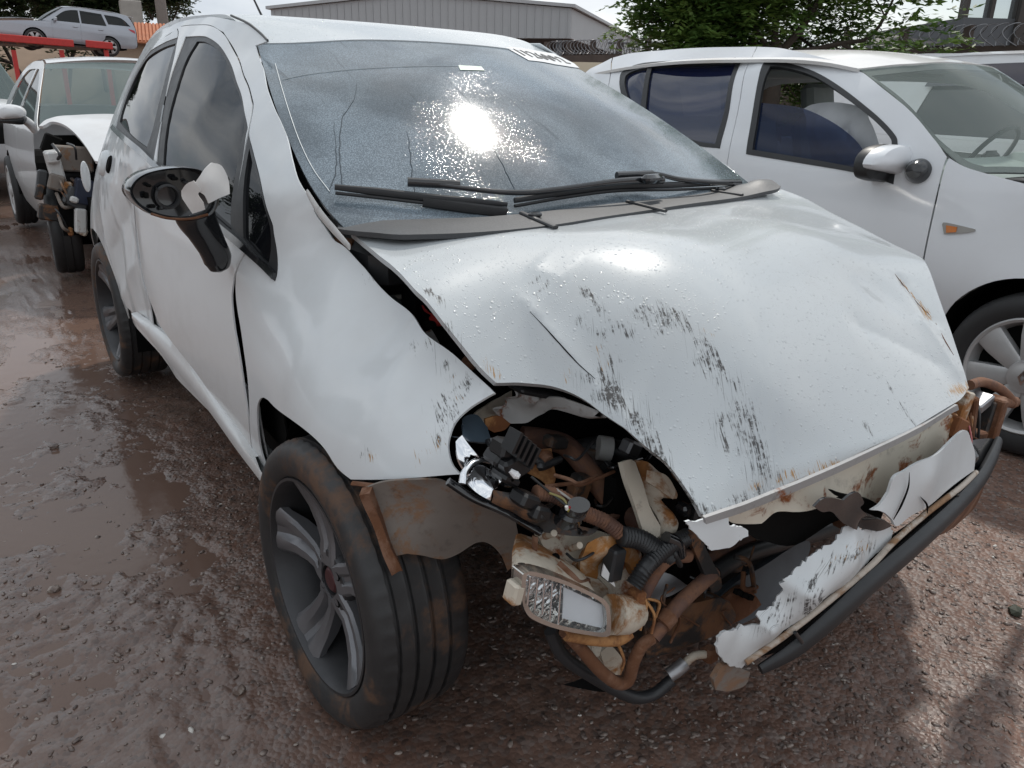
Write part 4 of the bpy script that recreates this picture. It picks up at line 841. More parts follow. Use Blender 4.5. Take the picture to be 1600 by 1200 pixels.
for (u, v) in [(892, 898), (900, 908), (868, 872)]: MB().lathe([(.0, .002), (.007, .002), (.008, -.004)], P(u, v, 'y', .415), -FW, RT, UP, 12).build('drain_hole', M['void'], car, True)
sheet('paper_tag', [(944, 882, .36, 1), (940, 900, .36, 1), (962, 918, .35, 1), (958, 905, .352, 1)], plain('paper_white', (.72, .72, .72), .7))
sheet('bent_grey_plate', [(1000, 905, .385, 1), (1040, 895, .38), (1075, 915, .36, 1), (1050, 930, .36), (1010, 945, .37, 1)], M['steel'])
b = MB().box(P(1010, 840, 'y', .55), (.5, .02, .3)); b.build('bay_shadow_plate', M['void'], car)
# fog lamp hanging on its wires
fog = thing('fog_lamp', (0, 0, 0), None, None); fog.parent = car; fog.location = Vector(P(882, 945, 'y', .335))-car.location
fo = [(814, 900, .34, 1), (820, 893, .34), (835, 892, .338), (880, 905, .332), (930, 928, .322), (945, 938, .318), (951, 952, .316), (952, 985, .315), (944, 993, .316), (915, 990, .32), (870, 981, .33), (835, 968, .337), (820, 955, .34), (813, 930, .34)]
fo = [q[:3] for q in fo]
fi = [(820, 902, .34), (830, 898, .338), (878, 911, .332), (926, 933, .322), (941, 944, .318), (945, 955, .317), (945, 980, .316), (938, 986, .317), (912, 983, .321), (870, 974, .33), (838, 961, .337), (825, 949, .34), (819, 928, .34)]
f3 = [tuple(P(u, v, 'y', y)) for u, v, y in fo]
FS = Surf('y', f3+[tuple(P(880, 944, 'y', .329))], 2e-5)
o3 = outline([(a[0], a[2]) for a in f3], 4); i3 = outline([(P(u, v, 'y', y)[0], P(u, v, 'y', y)[2]) for u, v, y in fi], 4)
bz = panel('fog_bezel', FS, o3, plain('old_chrome', (.66, .64, .60), .2, .95, var=.2), fog, res=.01, thick=.03, holes=[i3], off=.004)
s = NT('fog_reflector'); s.setb(Metallic=1.0, Roughness=.10); s.setb(Base_Color=s.ramp(s.noise(16, 5, .7), [(.35, (.80, .81, .83)), (.55, (.74, .73, .70)), (.72, (.24, .20, .15))])); s.setb(Normal=s.bump(s.noise(48, 2), .9, .02)); M['fog_ref'] = s.m
panel('fog_reflector', FS, i3, M['fog_ref'], fog, res=.01, thick=.002, off=-.02)
M['clear'] = glass('clear_lens', (.93, .95, .96), .04, (.8, .82, .84), .05)
panel('fog_lens', FS, i3, M['clear'], fog, res=.01, thick=.002, off=.002)
for k, (u0, u1) in enumerate([(824, 820), (836, 831), (847, 843), (859, 855), (872, 868)]):
    tube('lens_flute', [P(u0+4, 901+k*3.2, 'y', .333-.001*k), P(u1+4, 945+k*7.5, 'y', .333-.001*k)], .0018, M['chrome'], fog, seg=6)
panel('lens_block', FS, outline([(P(u, v, 'y', .33)[0], P(u, v, 'y', .33)[2]) for u, v in [(884, 920), (936, 942), (938, 978), (880, 968)]], 1), plain('frosted_block', (.74, .77, .80), .25, .1), fog, res=.01, thick=.002, off=-.006)
b = MB(); ctr = np.mean([f for f in f3], axis=0); R1 = np.array(f3); bk = np.array([.06, .16, .0])
V = np.vstack([R1+np.array([0, .022, 0]), ctr+(R1-ctr)*.9+bk*.45, ctr+(R1-ctr)*.45+bk, [ctr+bk*1.1]]); m = len(R1)
b.add(V, [(k*m+i, k*m+(i+1) % m, (k+1)*m+(i+1) % m, (k+1)*m+i) for k in range(2) for i in range(m)]+[(2*m+i, 2*m+(i+1) % m, 3*m) for i in range(m)]); b.build('fog_housing', M['beige_rust'], fog, True)
MB().box(P(803, 925, 'y', .35), (.02, .03, .035), Matrix.Rotation(R(15), 3, 'Y'), .004).build('mount_lug', M['beige_rust'], fog)
b = MB().tube([P(955, 960, 'y', .335), P(975, 960, 'y', .335), P(990, 955, 'y', .34)], [.034, .034, .03], seg=16); b.build('lamp_holder', M['beige_rust'], fog, True)
MB().box(P(992, 945, 'y', .335), (.022, .03, .06), Matrix.Rotation(R(8), 3, 'Y'), .004).build('lamp_holder', M['rust_orange'], fog)
# crash beam, cooler and the pipes under it
sheet('crash_beam', [(1003, 960, .36, 1), (1060, 945, .35), (1120, 935, .34), (1140, 940, .335, 1), (1150, 965, .33), (1130, 985, .33), (1080, 1008, .345), (1010, 1030, .36, 1)], M['muddy_black'], thick=.05, ctrl=[(1075, 972, .335)])
sheet('radiator', [(1120, 935, .36, 1), (1150, 910, .36), (1200, 880, .36), (1260, 845, .36), (1262, 870, .35), (1235, 900, .345), (1215, 940, .33), (1190, 960, .33), (1160, 975, .335, 1), (1135, 960, .345)], plain('blue_grey_plastic', (.07, .085, .10), .5, var=.4), thick=.02)
sheet('radiator_corner', [(1125, 940, .345, 1), (1160, 915, .345), (1180, 930, .335), (1190, 945, .33, 1), (1165, 965, .328), (1120, 985, .335, 1)], M['rust'], thick=.01)
for k in range(3): MB().box(P(1153+k*9, 925+k*4, 'y', .328), (.018, .01, .01), Matrix.Rotation(R(25), 3, 'Y')).build('embossed_mark', M['void'], car)
sheet('stay_bracket', [(1078, 838, .33, 1), (1090, 832, .33), (1105, 860, .325), (1125, 900, .32), (1128, 918, .318, 1), (1120, 925, .32), (1112, 925, .32, 1), (1098, 890, .327), (1084, 858, .33)], M['muddy_black'], thick=.012)
hose('rusty_pipe', [(1075, 868, .345), (1050, 870, .345), (1030, 885, .34), (1012, 915, .34), (1005, 930, .34)], .013, M['rust_pipe'], seg=12)
hose('rusty_pipe', [(1115, 895, .335), (1095, 912, .325), (1065, 940, .315), (1040, 970, .31), (1020, 995, .31)], .014, M['rust_pipe'], seg=12)
hose('pipe_collar', [(1047, 960, .308), (1034, 976, .306)], .017, M['rust'], seg=12)
hose('bent_pipe', [(882, 985, .36), (905, 1010, .35), (935, 1045, .335), (958, 1064, .325), (972, 1068, .32), (983, 1060, .315), (990, 1035, .31), (1002, 1010, .308), (1018, 997, .308)], .0115, M['rust_pipe'] if False else M['rust'], seg=10)
hose('low_hose', [(860, 985, .40), (880, 1025, .39), (930, 1060, .37), (985, 1088, .35), (1020, 1085, .34), (1050, 1062, .33)], .012, M['black_plastic'], seg=10)
hose('pipe_end_fitting', [(1045, 1055, .328), (1060, 1045, .322), (1070, 1036, .32)], .0135, M['steel'], seg=12)
hose('pipe_end_fitting', [(1070, 1036, .32), (1085, 1025, .315), (1103, 1022, .31)], .008, M['beige_rust'], seg=10)
MB().box(P(1108, 1022, 'y', .31), (.03, .03, .03), bev=.006).build('pipe_clamp', M['rust'], car)
hose('rusty_pipe', [(885, 992, .35), (930, 1000, .335), (965, 1000, .325), (985, 988, .32)], .0105, M['rust_orange'], seg=10)
for pts in [[(1002, 930, .33), (1022, 960, .31), (1018, 990, .305)], [(1000, 925, .33), (1010, 945, .32), (1000, 985, .31)], [(965, 1005, .325), (975, 1030, .32), (972, 1045, .32)], [(1010, 935, .33), (1030, 942, .32), (1024, 965, .31)]]:
    hose('loose_wire', pts, .003, M['rust_orange'], seg=6)
hose('cooler_hose', [(1115, 895, .37), (1160, 868, .38), (1200, 855, .38), (1240, 845, .38), (1300, 825, .38)], .018, M['black_plastic'], seg=12)
hose('cooler_hose', [(1100, 880, .40), (1150, 850, .41), (1230, 822, .42), (1300, 815, .42)], .016, M['rust_pipe'], seg=12)
b = MB().box((.1, .47, .42), (1.1, .03, .36)); b.build('radiator_core', M['void'], car)
# under the nose
b = MB().box((.05, .80, .24), (.9, .25, .05)); b.build('subframe', M['void'], car)
sheet('undertray', [(880, 1070, .45, 1), (930, 1080, .42), (985, 1090, .40, 1), (960, 1075, .42), (920, 1055, .44, 1)], M['void'])
sheet('washer_tank', [(938, 1020, .38, 1), (955, 1010, .375), (975, 1035, .37), (970, 1055, .37, 1), (950, 1050, .375)], M['beige_rust'], thick=.03)

# --- what is left of the bumper
sheet('slam_panel', [(1112, 806, 0.220, 1), (1150, 792, 0.210), (1250, 750, 0.200), (1350, 706, 0.215), (1430, 668, 0.240), (1480, 642, 0.260, 1), (1492, 655, 0.260), (1488, 672, 0.255), (1508, 690, 0.250, 1), (1440, 720, 0.225), (1400, 745, 0.220), (1396, 770, 0.215), (1360, 795, 0.210, 1), (1330, 775, 0.210), (1300, 782, 0.205), (1240, 800, 0.205), (1190, 818, 0.210, 1), (1150, 818, 0.215), (1135, 812, 0.217)], M['beige'], ctrl=[(1300, 745, .225), (1400, 700, .24), (1220, 785, .225)], thick=.006)
M['edge_grey'] = rusty('grey_primer_edge', (.34, .34, .34), amount=.15)
sheet('slam_panel_edge', [(1100, 808, .18, 1), (1160, 788, .165), (1250, 752, .155), (1350, 708, .17), (1430, 670, .195), (1495, 632, .222, 1), (1497, 640, .222, 1), (1430, 679, .195), (1350, 718, .172), (1250, 763, .158), (1160, 799, .168), (1102, 818, .18, 1)], M['edge_grey'], thick=.006, off=.002)
sheet('grille_top_piece', [(1072, 815, .20, 1), (1100, 812, .195), (1135, 806, .185), (1142, 820, .18), (1165, 825, .178), (1170, 838, .175, 1), (1155, 845, .175), (1140, 855, .178), (1112, 860, .185, 1), (1098, 845, .19), (1080, 826, .197)], M['paint_bumper'], res=.008, jag=.001)
sheet('bumper_piece', [(1388, 770, .165, 1), (1398, 745, .165), (1415, 735, .168), (1440, 720, .172), (1480, 695, .185), (1508, 672, .205), (1518, 690, .205), (1524, 712, .20), (1522, 735, .195, 1), (1470, 775, .175), (1425, 805, .165), (1402, 822, .16), (1394, 812, .16, 1), (1380, 800, .16), (1362, 797, .163, 1), (1376, 787, .165)], M['paint_bumper'], res=.010, ctrl=[(1455, 745, .160)], thick=.005)
low = [(1119, 1010, .215, 1), (1128, 990, .215), (1150, 985, .212), (1172, 975, .21), (1185, 955, .208), (1205, 945, .205), (1222, 925, .2), (1225, 905, .2), (1240, 895, .198), (1262, 870, .195), (1285, 858, .19), (1310, 838, .185), (1325, 822, .182), (1345, 826, .18), (1372, 830, .175), (1385, 820, .172), (1395, 828, .17, 1), (1390, 845, .168), (1350, 885, .17), (1290, 935, .178), (1225, 985, .19), (1190, 1012, .20), (1172, 1025, .205), (1160, 1042, .21), (1140, 1040, .213, 1), (1128, 1028, .214)]
sheet('bumper_strip', [q for q in low], M['paint_bumper'], res=.008, thick=.006, jag=.0016, ctrl=[(1260, 930, .165), (1330, 870, .155), (1200, 985, .18)], fields={'scuff': [([(1200, 960), (1280, 900), (1320, 870)], 8, .75), ([(1300, 880), (1340, 860), (1370, 850)], 14, .62), ([(1255, 955), (1285, 930)], 10, .8), ([(1180, 985), (1260, 950)], 14, .45)], 'yellowed': [([(1300, 875), (1360, 850)], 12, .5)]})
hose('bumper_lower_edge', [(1165, 1035, .205), (1230, 990, .185), (1300, 935, .168), (1360, 885, .16), (1398, 845, .158), (1450, 800, .165), (1500, 762, .18), (1525, 738, .195)], .006, rusty('dirty_edge', (.46, .40, .34), (.26, .15, .08), amount=.3), seg=8)
sheet('bumper_crack_hole', [(1168, 835, .20, 1), (1190, 820, .2), (1240, 805, .2), (1275, 795, .19), (1300, 778, .185), (1335, 790, .18), (1375, 800, .175), (1398, 815, .17, 1), (1385, 835, .185), (1330, 830, .2), (1260, 870, .22), (1200, 860, .22, 1)], M['void'], off=-.03)
sheet('torn_grille', [(1272, 792, .17, 1), (1285, 780, .168), (1300, 778, .168), (1318, 782, .166, 1), (1330, 772, .165), (1342, 770, .164), (1350, 785, .163), (1345, 795, .163), (1362, 808, .162), (1385, 815, .16), (1394, 822, .16, 1), (1370, 830, .165), (1340, 828, .168), (1318, 818, .17, 1), (1300, 800, .172), (1285, 800, .172)], M['gloss_black'], ctrl=[(1340, 808, .185)])
lip = [(1188, 1046, .20), (1240, 1015, .18), (1300, 965, .16), (1360, 910, .15), (1430, 850, .15), (1490, 795, .165), (1530, 750, .19), (1550, 715, .215), (1560, 690, .24)]
lp_ = MB().tube(pts_y(lip), [.008, .013, .015, .016, .016, .015, .014, .013, .010], seg=12, n=8, flat=(.9, 1.45)).build('lower_lip', M['black_plastic'], car, True)
sheet('lower_grille', [(1165, 1048, .215, 1), (1230, 1000, .195), (1300, 945, .178), (1400, 855, .17), (1470, 800, .18), (1528, 745, .205, 1), (1552, 700, .235, 1), (1550, 725, .22), (1530, 760, .20, 1), (1440, 850, .165), (1370, 910, .165), (1300, 972, .175), (1230, 1030, .20, 1)], M['void'], off=-.02, thick=.01)
for k in range(7):
    u = 1245+k*42; v = 990-k*36; hose('grille_slat', [(u-3, v-2, .172), (u+8, v+14, .166)], .004, M['gloss_black'], seg=6)
sheet('lip_end_fascia', [(1495, 705, .23, 1), (1515, 690, .235), (1545, 685, .245), (1562, 690, .25), (1560, 710, .24), (1545, 735, .22), (1530, 742, .21, 1), (1515, 735, .22)], M['gloss_black'], ctrl=[(1530, 712, .205)], thick=.008)
sheet('rusty_guard', [(1455, 840, .19, 1), (1490, 810, .20), (1530, 768, .22), (1545, 740, .235, 1), (1525, 790, .25), (1490, 825, .25, 1)], M['rust'], thick=.01)
sheet('bumper_tail', [(1115, 1062, .225, 1), (1130, 1040, .222), (1150, 1042, .22), (1172, 1050, .215, 1), (1165, 1070, .22), (1140, 1080, .225), (1118, 1078, .228, 1)], M['liner'], thick=.01)
for pts in [[(1421, 738, .1605), (1419, 762, .159), (1408, 790, .1575), (1396, 812, .157)], [(1438, 776, .1585), (1448, 788, .157), (1449, 802, .1565)]]:
    hose('crack', pts, [.0004, .0018, .0022, .0008], M['void'], seg=6)
# far corner: torn wires and brackets
b = lambda u, v, y, s_, a=0, n_='corner_bracket', m_='muddy_black': MB().box(P(u, v, 'y', y), s_, Matrix.Rotation(R(a), 3, 'Y'), .004).build(n_, M[m_], car)
b(1540, 650, .33, (.06, .05, .09), 10); b(1552, 655, .31, (.03, .04, .11), 5, m_='rust'); b(1528, 628, .34, (.07, .05, .025), -15, m_='steel'); b(1556, 627, .33, (.05, .04, .02), -5, m_='rust')
b(1490, 668, .26, (.06, .04, .05), 25, m_='rust_orange'); b(1478, 660, .27, (.05, .03, .03), -20, m_='beige_rust'); b(1500, 640, .28, (.035, .03, .09), 18, m_='beige_rust'); b(1514, 655, .28, (.02, .03, .12), -12, m_='rust'); b(1520, 690, .29, (.05, .04, .06), 10, m_='rust')
hose('corner_hose', [(1515, 602, .36), (1535, 597, .37), (1560, 606, .37), (1578, 622, .37), (1582, 632, .37)], .013, M['rust_pipe'], seg=10)
hose('corner_hose', [(1550, 628, .36), (1570, 628, .37), (1585, 628, .38)], .016, M['rust_pipe'], seg=10)
for i in range(9):
    u = 1488+rng.uniform(0, 50); v = 625+rng.uniform(0, 25)
    hose('loose_wire', [(u, v, .29), (u+rng.uniform(-12, 12), v+rng.uniform(15, 30), .27), (u+rng.uniform(-10, 14), v+rng.uniform(40, 75), .26)], .0032, M[['rust', 'rust_orange', 'black_plastic', 'beige_rust'][i % 4]], seg=6)
hose('pink_wire', [(1514, 665, .24), (1518, 690, .225), (1512, 715, .215), (1520, 740, .21)], .002, plain('pink_wire', (.5, .16, .16), .5), seg=6)

# looms and pipes hanging in the open nose
for i in range(26):
    u, v = rng.uniform(800, 1060), rng.uniform(700, 930); y = .50-(v-700)/230*.12+rng.uniform(-.02, .04); a_ = rng.uniform(-.6, .9)
    L_ = rng.uniform(40, 120); pts = [(u+L_*t*math.cos(a_)+rng.normal(0, 6), v+L_*t*math.sin(a_)+14*math.sin(3.1*t)+rng.normal(0, 4), y-.03*math.sin(3.1*t)) for t in (0, .3, .6, 1)]
    hose('engine_wire', pts, rng.choice([.0025, .0035, .005, .007]), M[['black_plastic', 'gloss_black', 'muddy_black', 'rust_pipe', 'rust', 'void2'][i % 6]], seg=6)
for i in range(12):
    u, v = rng.uniform(1010, 1180), rng.uniform(850, 960); hose('nose_wire', [(u, v, .34), (u+rng.uniform(-25, 25), v+rng.uniform(5, 30), .325), (u+rng.uniform(-20, 40), v+rng.uniform(20, 60), .33)], rng.choice([.002, .003, .005]), M[['black_plastic', 'rust', 'muddy_black'][i % 3]], seg=6)
for (u, v, y, sx, sz, a, m_) in [(905, 760, .52, .05, .06, 20, 'muddy_black'), (940, 745, .56, .08, .05, -20, 'void2'), (868, 690, .58, .06, .03, 15, 'muddy_black'), (925, 720, .62, .07, .07, 5, 'liner'), (985, 700, .55, .05, .04, 30, 'steel'), (1085, 800, .36, .03, .035, 10, 'void2'), (1068, 795, .37, .025, .03, -20, 'gloss_black'), (1145, 880, .38, .05, .04, 20, 'muddy_black'), (1190, 840, .40, .06, .03, -25, 'liner'), (1230, 830, .42, .05, .05, 15, 'rust'), (925, 1012, .37, .03, .035, 12, 'beige'), (1290, 800, .28, .03, .05, 15, 'muddy_black'), (1312, 812, .26, .02, .05, -20, 'rust')]:
    MB().box(P(u, v, 'y', y), (sx*.8, .03, sz*.8), Matrix.Rotation(R(a), 3, 'Y'), .005).build('engine_fitting', M[m_], car)
# ================================================================= ground
def vnoise(X, Y, sc, seed):
    r = np.random.default_rng(seed); T = r.random((256, 256)); x, y = X*sc, Y*sc; xi, yi = np.floor(x).astype(int), np.floor(y).astype(int); fx, fy = x-xi, y-yi
    fx, fy = fx*fx*(3-2*fx), fy*fy*(3-2*fy); g = lambda a, b: T[a % 256, b % 256]
    return (g(xi, yi)*(1-fx)+g(xi+1, yi)*fx)*(1-fy)+(g(xi, yi+1)*(1-fx)+g(xi+1, yi+1)*fx)*fy-.5
def wet(X, Y):
    """how low the ground lies, so how wet it is: the yard is wettest on the left, drier in front right"""
    w = np.exp(-((X+1.9)/.9)**2)*.92*np.clip((Y+.1)/.8, 0, 1)*np.clip((4.6-Y)/1.0, .45, 1)+np.exp(-((X+.85)/.38)**2-((Y-6.6)/3.0)**2)*1.0+np.exp(-((X+1.0)/.18)**2-((Y-2.6)/.9)**2)*.45
    w = np.clip(1.85*w*(1+.35*vnoise(X, Y, 1.7, 51)), 0, 1)
    return w
def gheight(X, Y):
    near = 1/(1+((X-.0)**2+(Y-1)**2)/90)
    h = (vnoise(X, Y, .55, 1)*.016+vnoise(X, Y, 1.6, 2)*.013)*(1-.75*wet(X, Y))+vnoise(X, Y, 4.3, 3)*.010
    h += (vnoise(X, Y, 13, 4)*.008+vnoise(X, Y, 34, 5)*.007+vnoise(X, Y, 75, 6)*.005)*(1+.15*np.clip(wet(X, Y), 0, 1))
    pad = np.exp(-((X+.75)/.22)**2-((Y-.89)/.2)**2)+np.exp(-((X+.71)/.22)**2-((Y-3.38)/.2)**2)
    return h*near*(1-.9*np.clip(pad, 0, 1))-.004-wet(X, Y)*.0243
def axis_pts(a, b, d, far, g=1.11):
    c = list(np.arange(a, b, d)); s_ = d
    while c[-1] < far: s_ *= g; c.append(c[-1]+s_)
    s_ = d; lo = [a]
    while lo[-1] > -far: s_ *= g; lo.append(lo[-1]-s_)
    return np.array(lo[::-1][:-1]+c)
gx = axis_pts(-2.6, 2.4, .0125, 400); gy = axis_pts(-.1, 3.4, .0125, 400, 1.045)
GX, GY = np.meshgrid(gx, gy); GZ = gheight(GX.ravel(), GY.ravel())
nx, ny = len(gx), len(gy); idx = np.arange(nx*ny).reshape(ny, nx)
me = bpy.data.meshes.new('ground'); Vg = np.stack([GX.ravel(), GY.ravel(), GZ], 1); Q = np.stack([idx[:-1, :-1], idx[:-1, 1:], idx[1:, 1:], idx[1:, :-1]], -1).reshape(-1, 4)
me.vertices.add(len(Vg)); me.vertices.foreach_set('co', Vg.ravel()); me.loops.add(Q.size); me.loops.foreach_set('vertex_index', Q.ravel().astype(np.int32))
me.polygons.add(len(Q)); me.polygons.foreach_set('loop_start', np.arange(0, Q.size, 4, dtype=np.int32)); me.update(calc_edges=True); me.shade_smooth()
ground = bpy.data.objects.new('ground', me); COL.objects.link(ground); tag(ground, 'wet reddish brown mud and gravel yard', kind='structure')
def mk_ground():
    s = NT('mud_gravel'); pos = s.tc.outputs['Object']
    big = s.noise(.7, 6, .6, dist=.5); mid = s.noise(5, 6, .65); fine = s.noise(70, 4, .7); peb = s.n('ShaderNodeTexVoronoi'); peb.inputs['Scale'].default_value = 85; s.l(pos, peb.inputs['Vector'])
    c = s.ramp(big, [(.30, (.110, .054, .035)), (.48, (.175, .104, .078)), (.62, (.225, .150, .117)), (.75, (.150, .066, .037))])
    c = s.mix(s.math('MULTIPLY', s.step(mid, .50, .72), .55), c, (.175, .072, .036))
    cc = s.n('ShaderNodeSeparateColor'); s.l(peb.outputs['Color'], cc.inputs[0])
    c = s.mix(s.math('MULTIPLY', s.step(cc.outputs[0], .55, .95), .5), c, (.22, .19, .175)); c = s.mix(s.math('MULTIPLY', s.step(cc.outputs[1], .7, .98), .6), c, (.050, .040, .036))
    h = s.math('ADD', s.math('MULTIPLY', s.math('SUBTRACT', 1.0, peb.outputs['Distance']), .6), s.math('MULTIPLY', fine, .5))
    wt = s.attr('wet'); c = s.mix(s.math('MULTIPLY', wt, .55), c, (.092, .060, .050)); hh = s.math('MULTIPLY', h, s.math('SUBTRACT', 1.0, s.math('MULTIPLY', wt, .7)))
    s.setb(Base_Color=c, Roughness=s.math('MAXIMUM', s.math('SUBTRACT', s.math('ADD', s.math('MULTIPLY', mid, .30), .34), s.math('MULTIPLY', wt, .34)), .10), Normal=s.bump(hh, .5, .010)); s.b.inputs['Specular IOR Level'].default_value = .55
    return s.m
me.materials.append(mk_ground())
_a = me.attributes.new('wet', 'FLOAT', 'POINT'); _a.data.foreach_set('value', np.clip(np.exp(-((GX.ravel()+1.9)/1.15)**2)*.9+wet(GX.ravel(), GY.ravel())*.5+vnoise(GX.ravel(), GY.ravel(), 1.3, 31)*.7, 0, 1).astype(np.float32))
def mk_water():
    s = NT('puddle_water'); f = s.noise(1.2, 4)
    s.setb(Base_Color=s.mix(f, (.120, .076, .060), (.170, .110, .085)), Roughness=.10, IOR=1.33, Normal=s.bump(s.noise(14, 4), .10, .012)); return s.m  # silty brown water, base also lifted to stand in for bright sky sheen
mesh_obj('puddle_water', [(-6, -1.5, -.0295), (4, -1.5, -.0295), (4, 22, -.0295), (-6, 22, -.0295)], [(0, 1, 2, 3)], mk_water(), None, False); tag(bpy.data.objects['puddle_water'], kind='structure')
# gravel: angular stones pressed in the mud, too many to count
def stone_shape(r):
    V = np.array([(1, 0, 0), (-1, 0, 0), (0, 1, 0), (0, -1, 0), (0, 0, 1), (0, 0, -1)], float)
    a = np.array([(1, 1, 1), (-1, 1, 1), (-1, -1, 1), (1, -1, 1), (1, 1, -1), (-1, 1, -1), (-1, -1, -1), (1, -1, -1)], float)*.62
    V = np.vstack([V, a])*(1+r.normal(0, .16, (14, 3)))
    return V
SF_ = [(4, 6, 7), (4, 7, 8), (4, 8, 9), (4, 9, 6), (5, 11, 10), (5, 12, 11), (5, 13, 12), (5, 10, 13), (0, 6, 9), (0, 9, 13), (0, 13, 10), (0, 10, 6), (1, 8, 7), (1, 7, 11), (1, 11, 12), (1, 12, 8), (2, 7, 6), (2, 6, 10), (2, 10, 11), (2, 11, 7), (3, 9, 8), (3, 8, 12), (3, 12, 13), (3, 13, 9)]
SF_ = np.array(SF_)
def gravel(name, n, area, smin, smax, mat, seed, dens=None):
    r = np.random.default_rng(seed); xs = r.uniform(area[0], area[1], n*3); ys = r.uniform(area[2], area[3], n*3)
    dd = np.hypot(xs-CX, ys-CY); k = r.random(n*3) < np.clip(1.6/dd, .05, 1)**1.3*(1-.35*np.clip(wet(xs, ys), 0, 1))*(np.clip(vnoise(xs, ys, 1.1, 77)+.62, .05, 1))
    xs, ys = xs[k][:n], ys[k][:n]; n = len(xs); s_ = smin+(smax-smin)*r.random(n)**3.2; zs = gheight(xs, ys)
    base = [stone_shape(r) for _ in range(24)]; VV = np.zeros((n, 14, 3))
    for i in range(n):
        a = r.uniform(0, 6.283); c_, q_ = math.cos(a), math.sin(a); B = base[i % 24]*s_[i]*np.array([1.15, r.uniform(.45, .9), r.uniform(.22, .5)])
        VV[i] = np.stack([B[:, 0]*c_-B[:, 1]*q_, B[:, 0]*q_+B[:, 1]*c_, B[:, 2]], 1)+np.array([xs[i], ys[i], zs[i]+s_[i]*.06])
    F = (SF_[None]+(np.arange(n)*14)[:, None, None]).reshape(-1, 3); me = bpy.data.meshes.new(name); V = VV.reshape(-1, 3)
    me.vertices.add(len(V)); me.vertices.foreach_set('co', V.ravel()); me.loops.add(F.size); me.loops.foreach_set('vertex_index', F.ravel().astype(np.int32)); me.polygons.add(len(F)); me.polygons.foreach_set('loop_start', np.arange(0, F.size, 3, dtype=np.int32)); me.update(calc_edges=True)
    o = bpy.data.objects.new(name, me); COL.objects.link(o); me.materials.append(mat); return o
def mk_stone():
    s = NT('gravel_stone'); oi = s.noise(45, 1, .5); g = s.noise(160, 3)
    c = s.ramp(oi, [(.30, (.075, .056, .049)), (.45, (.14, .105, .09)), (.58, (.21, .165, .142)), (.70, (.30, .255, .22))]); c = s.mix(s.math('MULTIPLY', s.step(g, .45, .7), .5), c, (.10, .052, .034))
    s.setb(Base_Color=c, Roughness=.42); s.b.inputs['Specular IOR Level'].default_value = .6; return s.m
M['stone'] = mk_stone()
tag(gravel('gravel', 34000, (-2.8, 2.6, -.1, 4.0), .0022, .0095, M['stone'], 3), 'small angular gravel pressed into wet mud', 'gravel', kind='stuff')
tag(gravel('plastic_shards', 160, (-1.8, 2.2, -.1, 2.6), .003, .009, plain('pale_shard', (.55, .52, .48), .5, var=.3), 8), 'scattered pale shards of broken plastic and glass', 'debris', kind='stuff')
for k, (u, v, s_, lb) in enumerate([(1587, 952, .020, 'dark mossy stone lying alone at the far right on the gravel'), (84, 690, .018, 'small black stone on wet mud left of the car'), (82, 908, .016, 'black pebble on the smooth mud at far left'), (372, 1069, .016, 'grey pebble on the mud in the lower left')]):
    q = P(u, v, 'z', 0); r_ = np.random.default_rng(40+k); tag(mesh_obj('loose_stone', stone_shape(r_)*s_*np.array([1, .8, .7])+np.array([q[0], q[1], gheight(np.array([q[0]]), np.array([q[1]]))[0]+s_*.3]), SF_, M['stone'] if k else plain('mossy_stone', (.04, .045, .03), .7), None, False), lb, 'stone', 'loose stones on the ground')
# ================================================================= white hatchback parked on the right
hb = thing('hatchback_car', (2.70, 2.0, 0), 'clean white hatchback parked on the right with silver seven spoke wheel cover', 'car')
SX = 2.70
sp = []
for z, w in [(.18, .74), (.30, .80), (.45, .862), (.60, .873), (.72, .874), (.85, .862), (.95, .850), (1.03, .838), (1.15, .795), (1.27, .745), (1.36, .700), (1.42, .655), (1.47, .575)]:
    for y in (-.3, .3, .8, 1.4, 2.2, 3.0, 3.5, 3.9):
        k = {-.3: -.06, .3: -.012, .8: .0, 1.4: .0, 2.2: .0, 3.0: -.012, 3.5: -.05, 3.9: -.12}[y]
        if z > 1.0 and y < .9: continue
        if z > 1.30 and y < 1.2: continue
        sp.append((SX-(w+k+(.008 if .5 < z < .72 and y == .8 else 0)), y, z))
SFL = Surf('x', sp, 3e-4); SFL.extra += [bump(.65, .60, .40, .16, -.012), ridge((1.1, .52), (3.0, .54), .05, .006)]
s_paint = M['paint_sandero'] = paint('white_paint_clean', (.70, .72, .745), dirt=.22, rough=.30)
fw_hole = [(1195, 96, 1), (1225, 98), (1272, 112), (1319, 140), (1366, 177), (1398, 210), (1403, 226, 1), (1400, 260), (1396, 288, 1), (1337, 270), (1250, 255), (1166, 241, 1), (1174, 190), (1184, 130)]
rw_hole = [(968, 128, 1), (973, 112), (1000, 100), (1060, 95), (1150, 90.5, 1), (1158, 97, 1), (1140, 170), (1125, 232, 1), (1084, 226), (1020, 200), (975, 160, 1)]
panel('front_door', SFL, [(1183.5, 73, 1), (1225, 76), (1293, 92), (1340, 108), (1413, 165), (1459, 217), (1479, 245, 1), (1473, 263), (1457, 330), (1442, 402), (1432, 470), ('p', 1.16, .34, 1), ('p', 1.7, .33), ('p', 2.17, .33, 1), ('p', 2.20, .8), (1136, 260), (1157, 155)], s_paint, hb, res=.03, holes=[fw_hole])
panel('rear_door', SFL, [(1182, 73, 1), (1156, 155), (1135, 260), ('p', 2.205, .8), ('p', 2.18, .33, 1), ('p', 2.9, .33, 1), ('p', 2.98, .55), ('p', 3.08, .75), ('p', 3.08, 1.0), (952, 130), (958, 90, 1), (991, 82.5), (1084, 75)], s_paint, hb, res=.03, holes=[rw_hole])
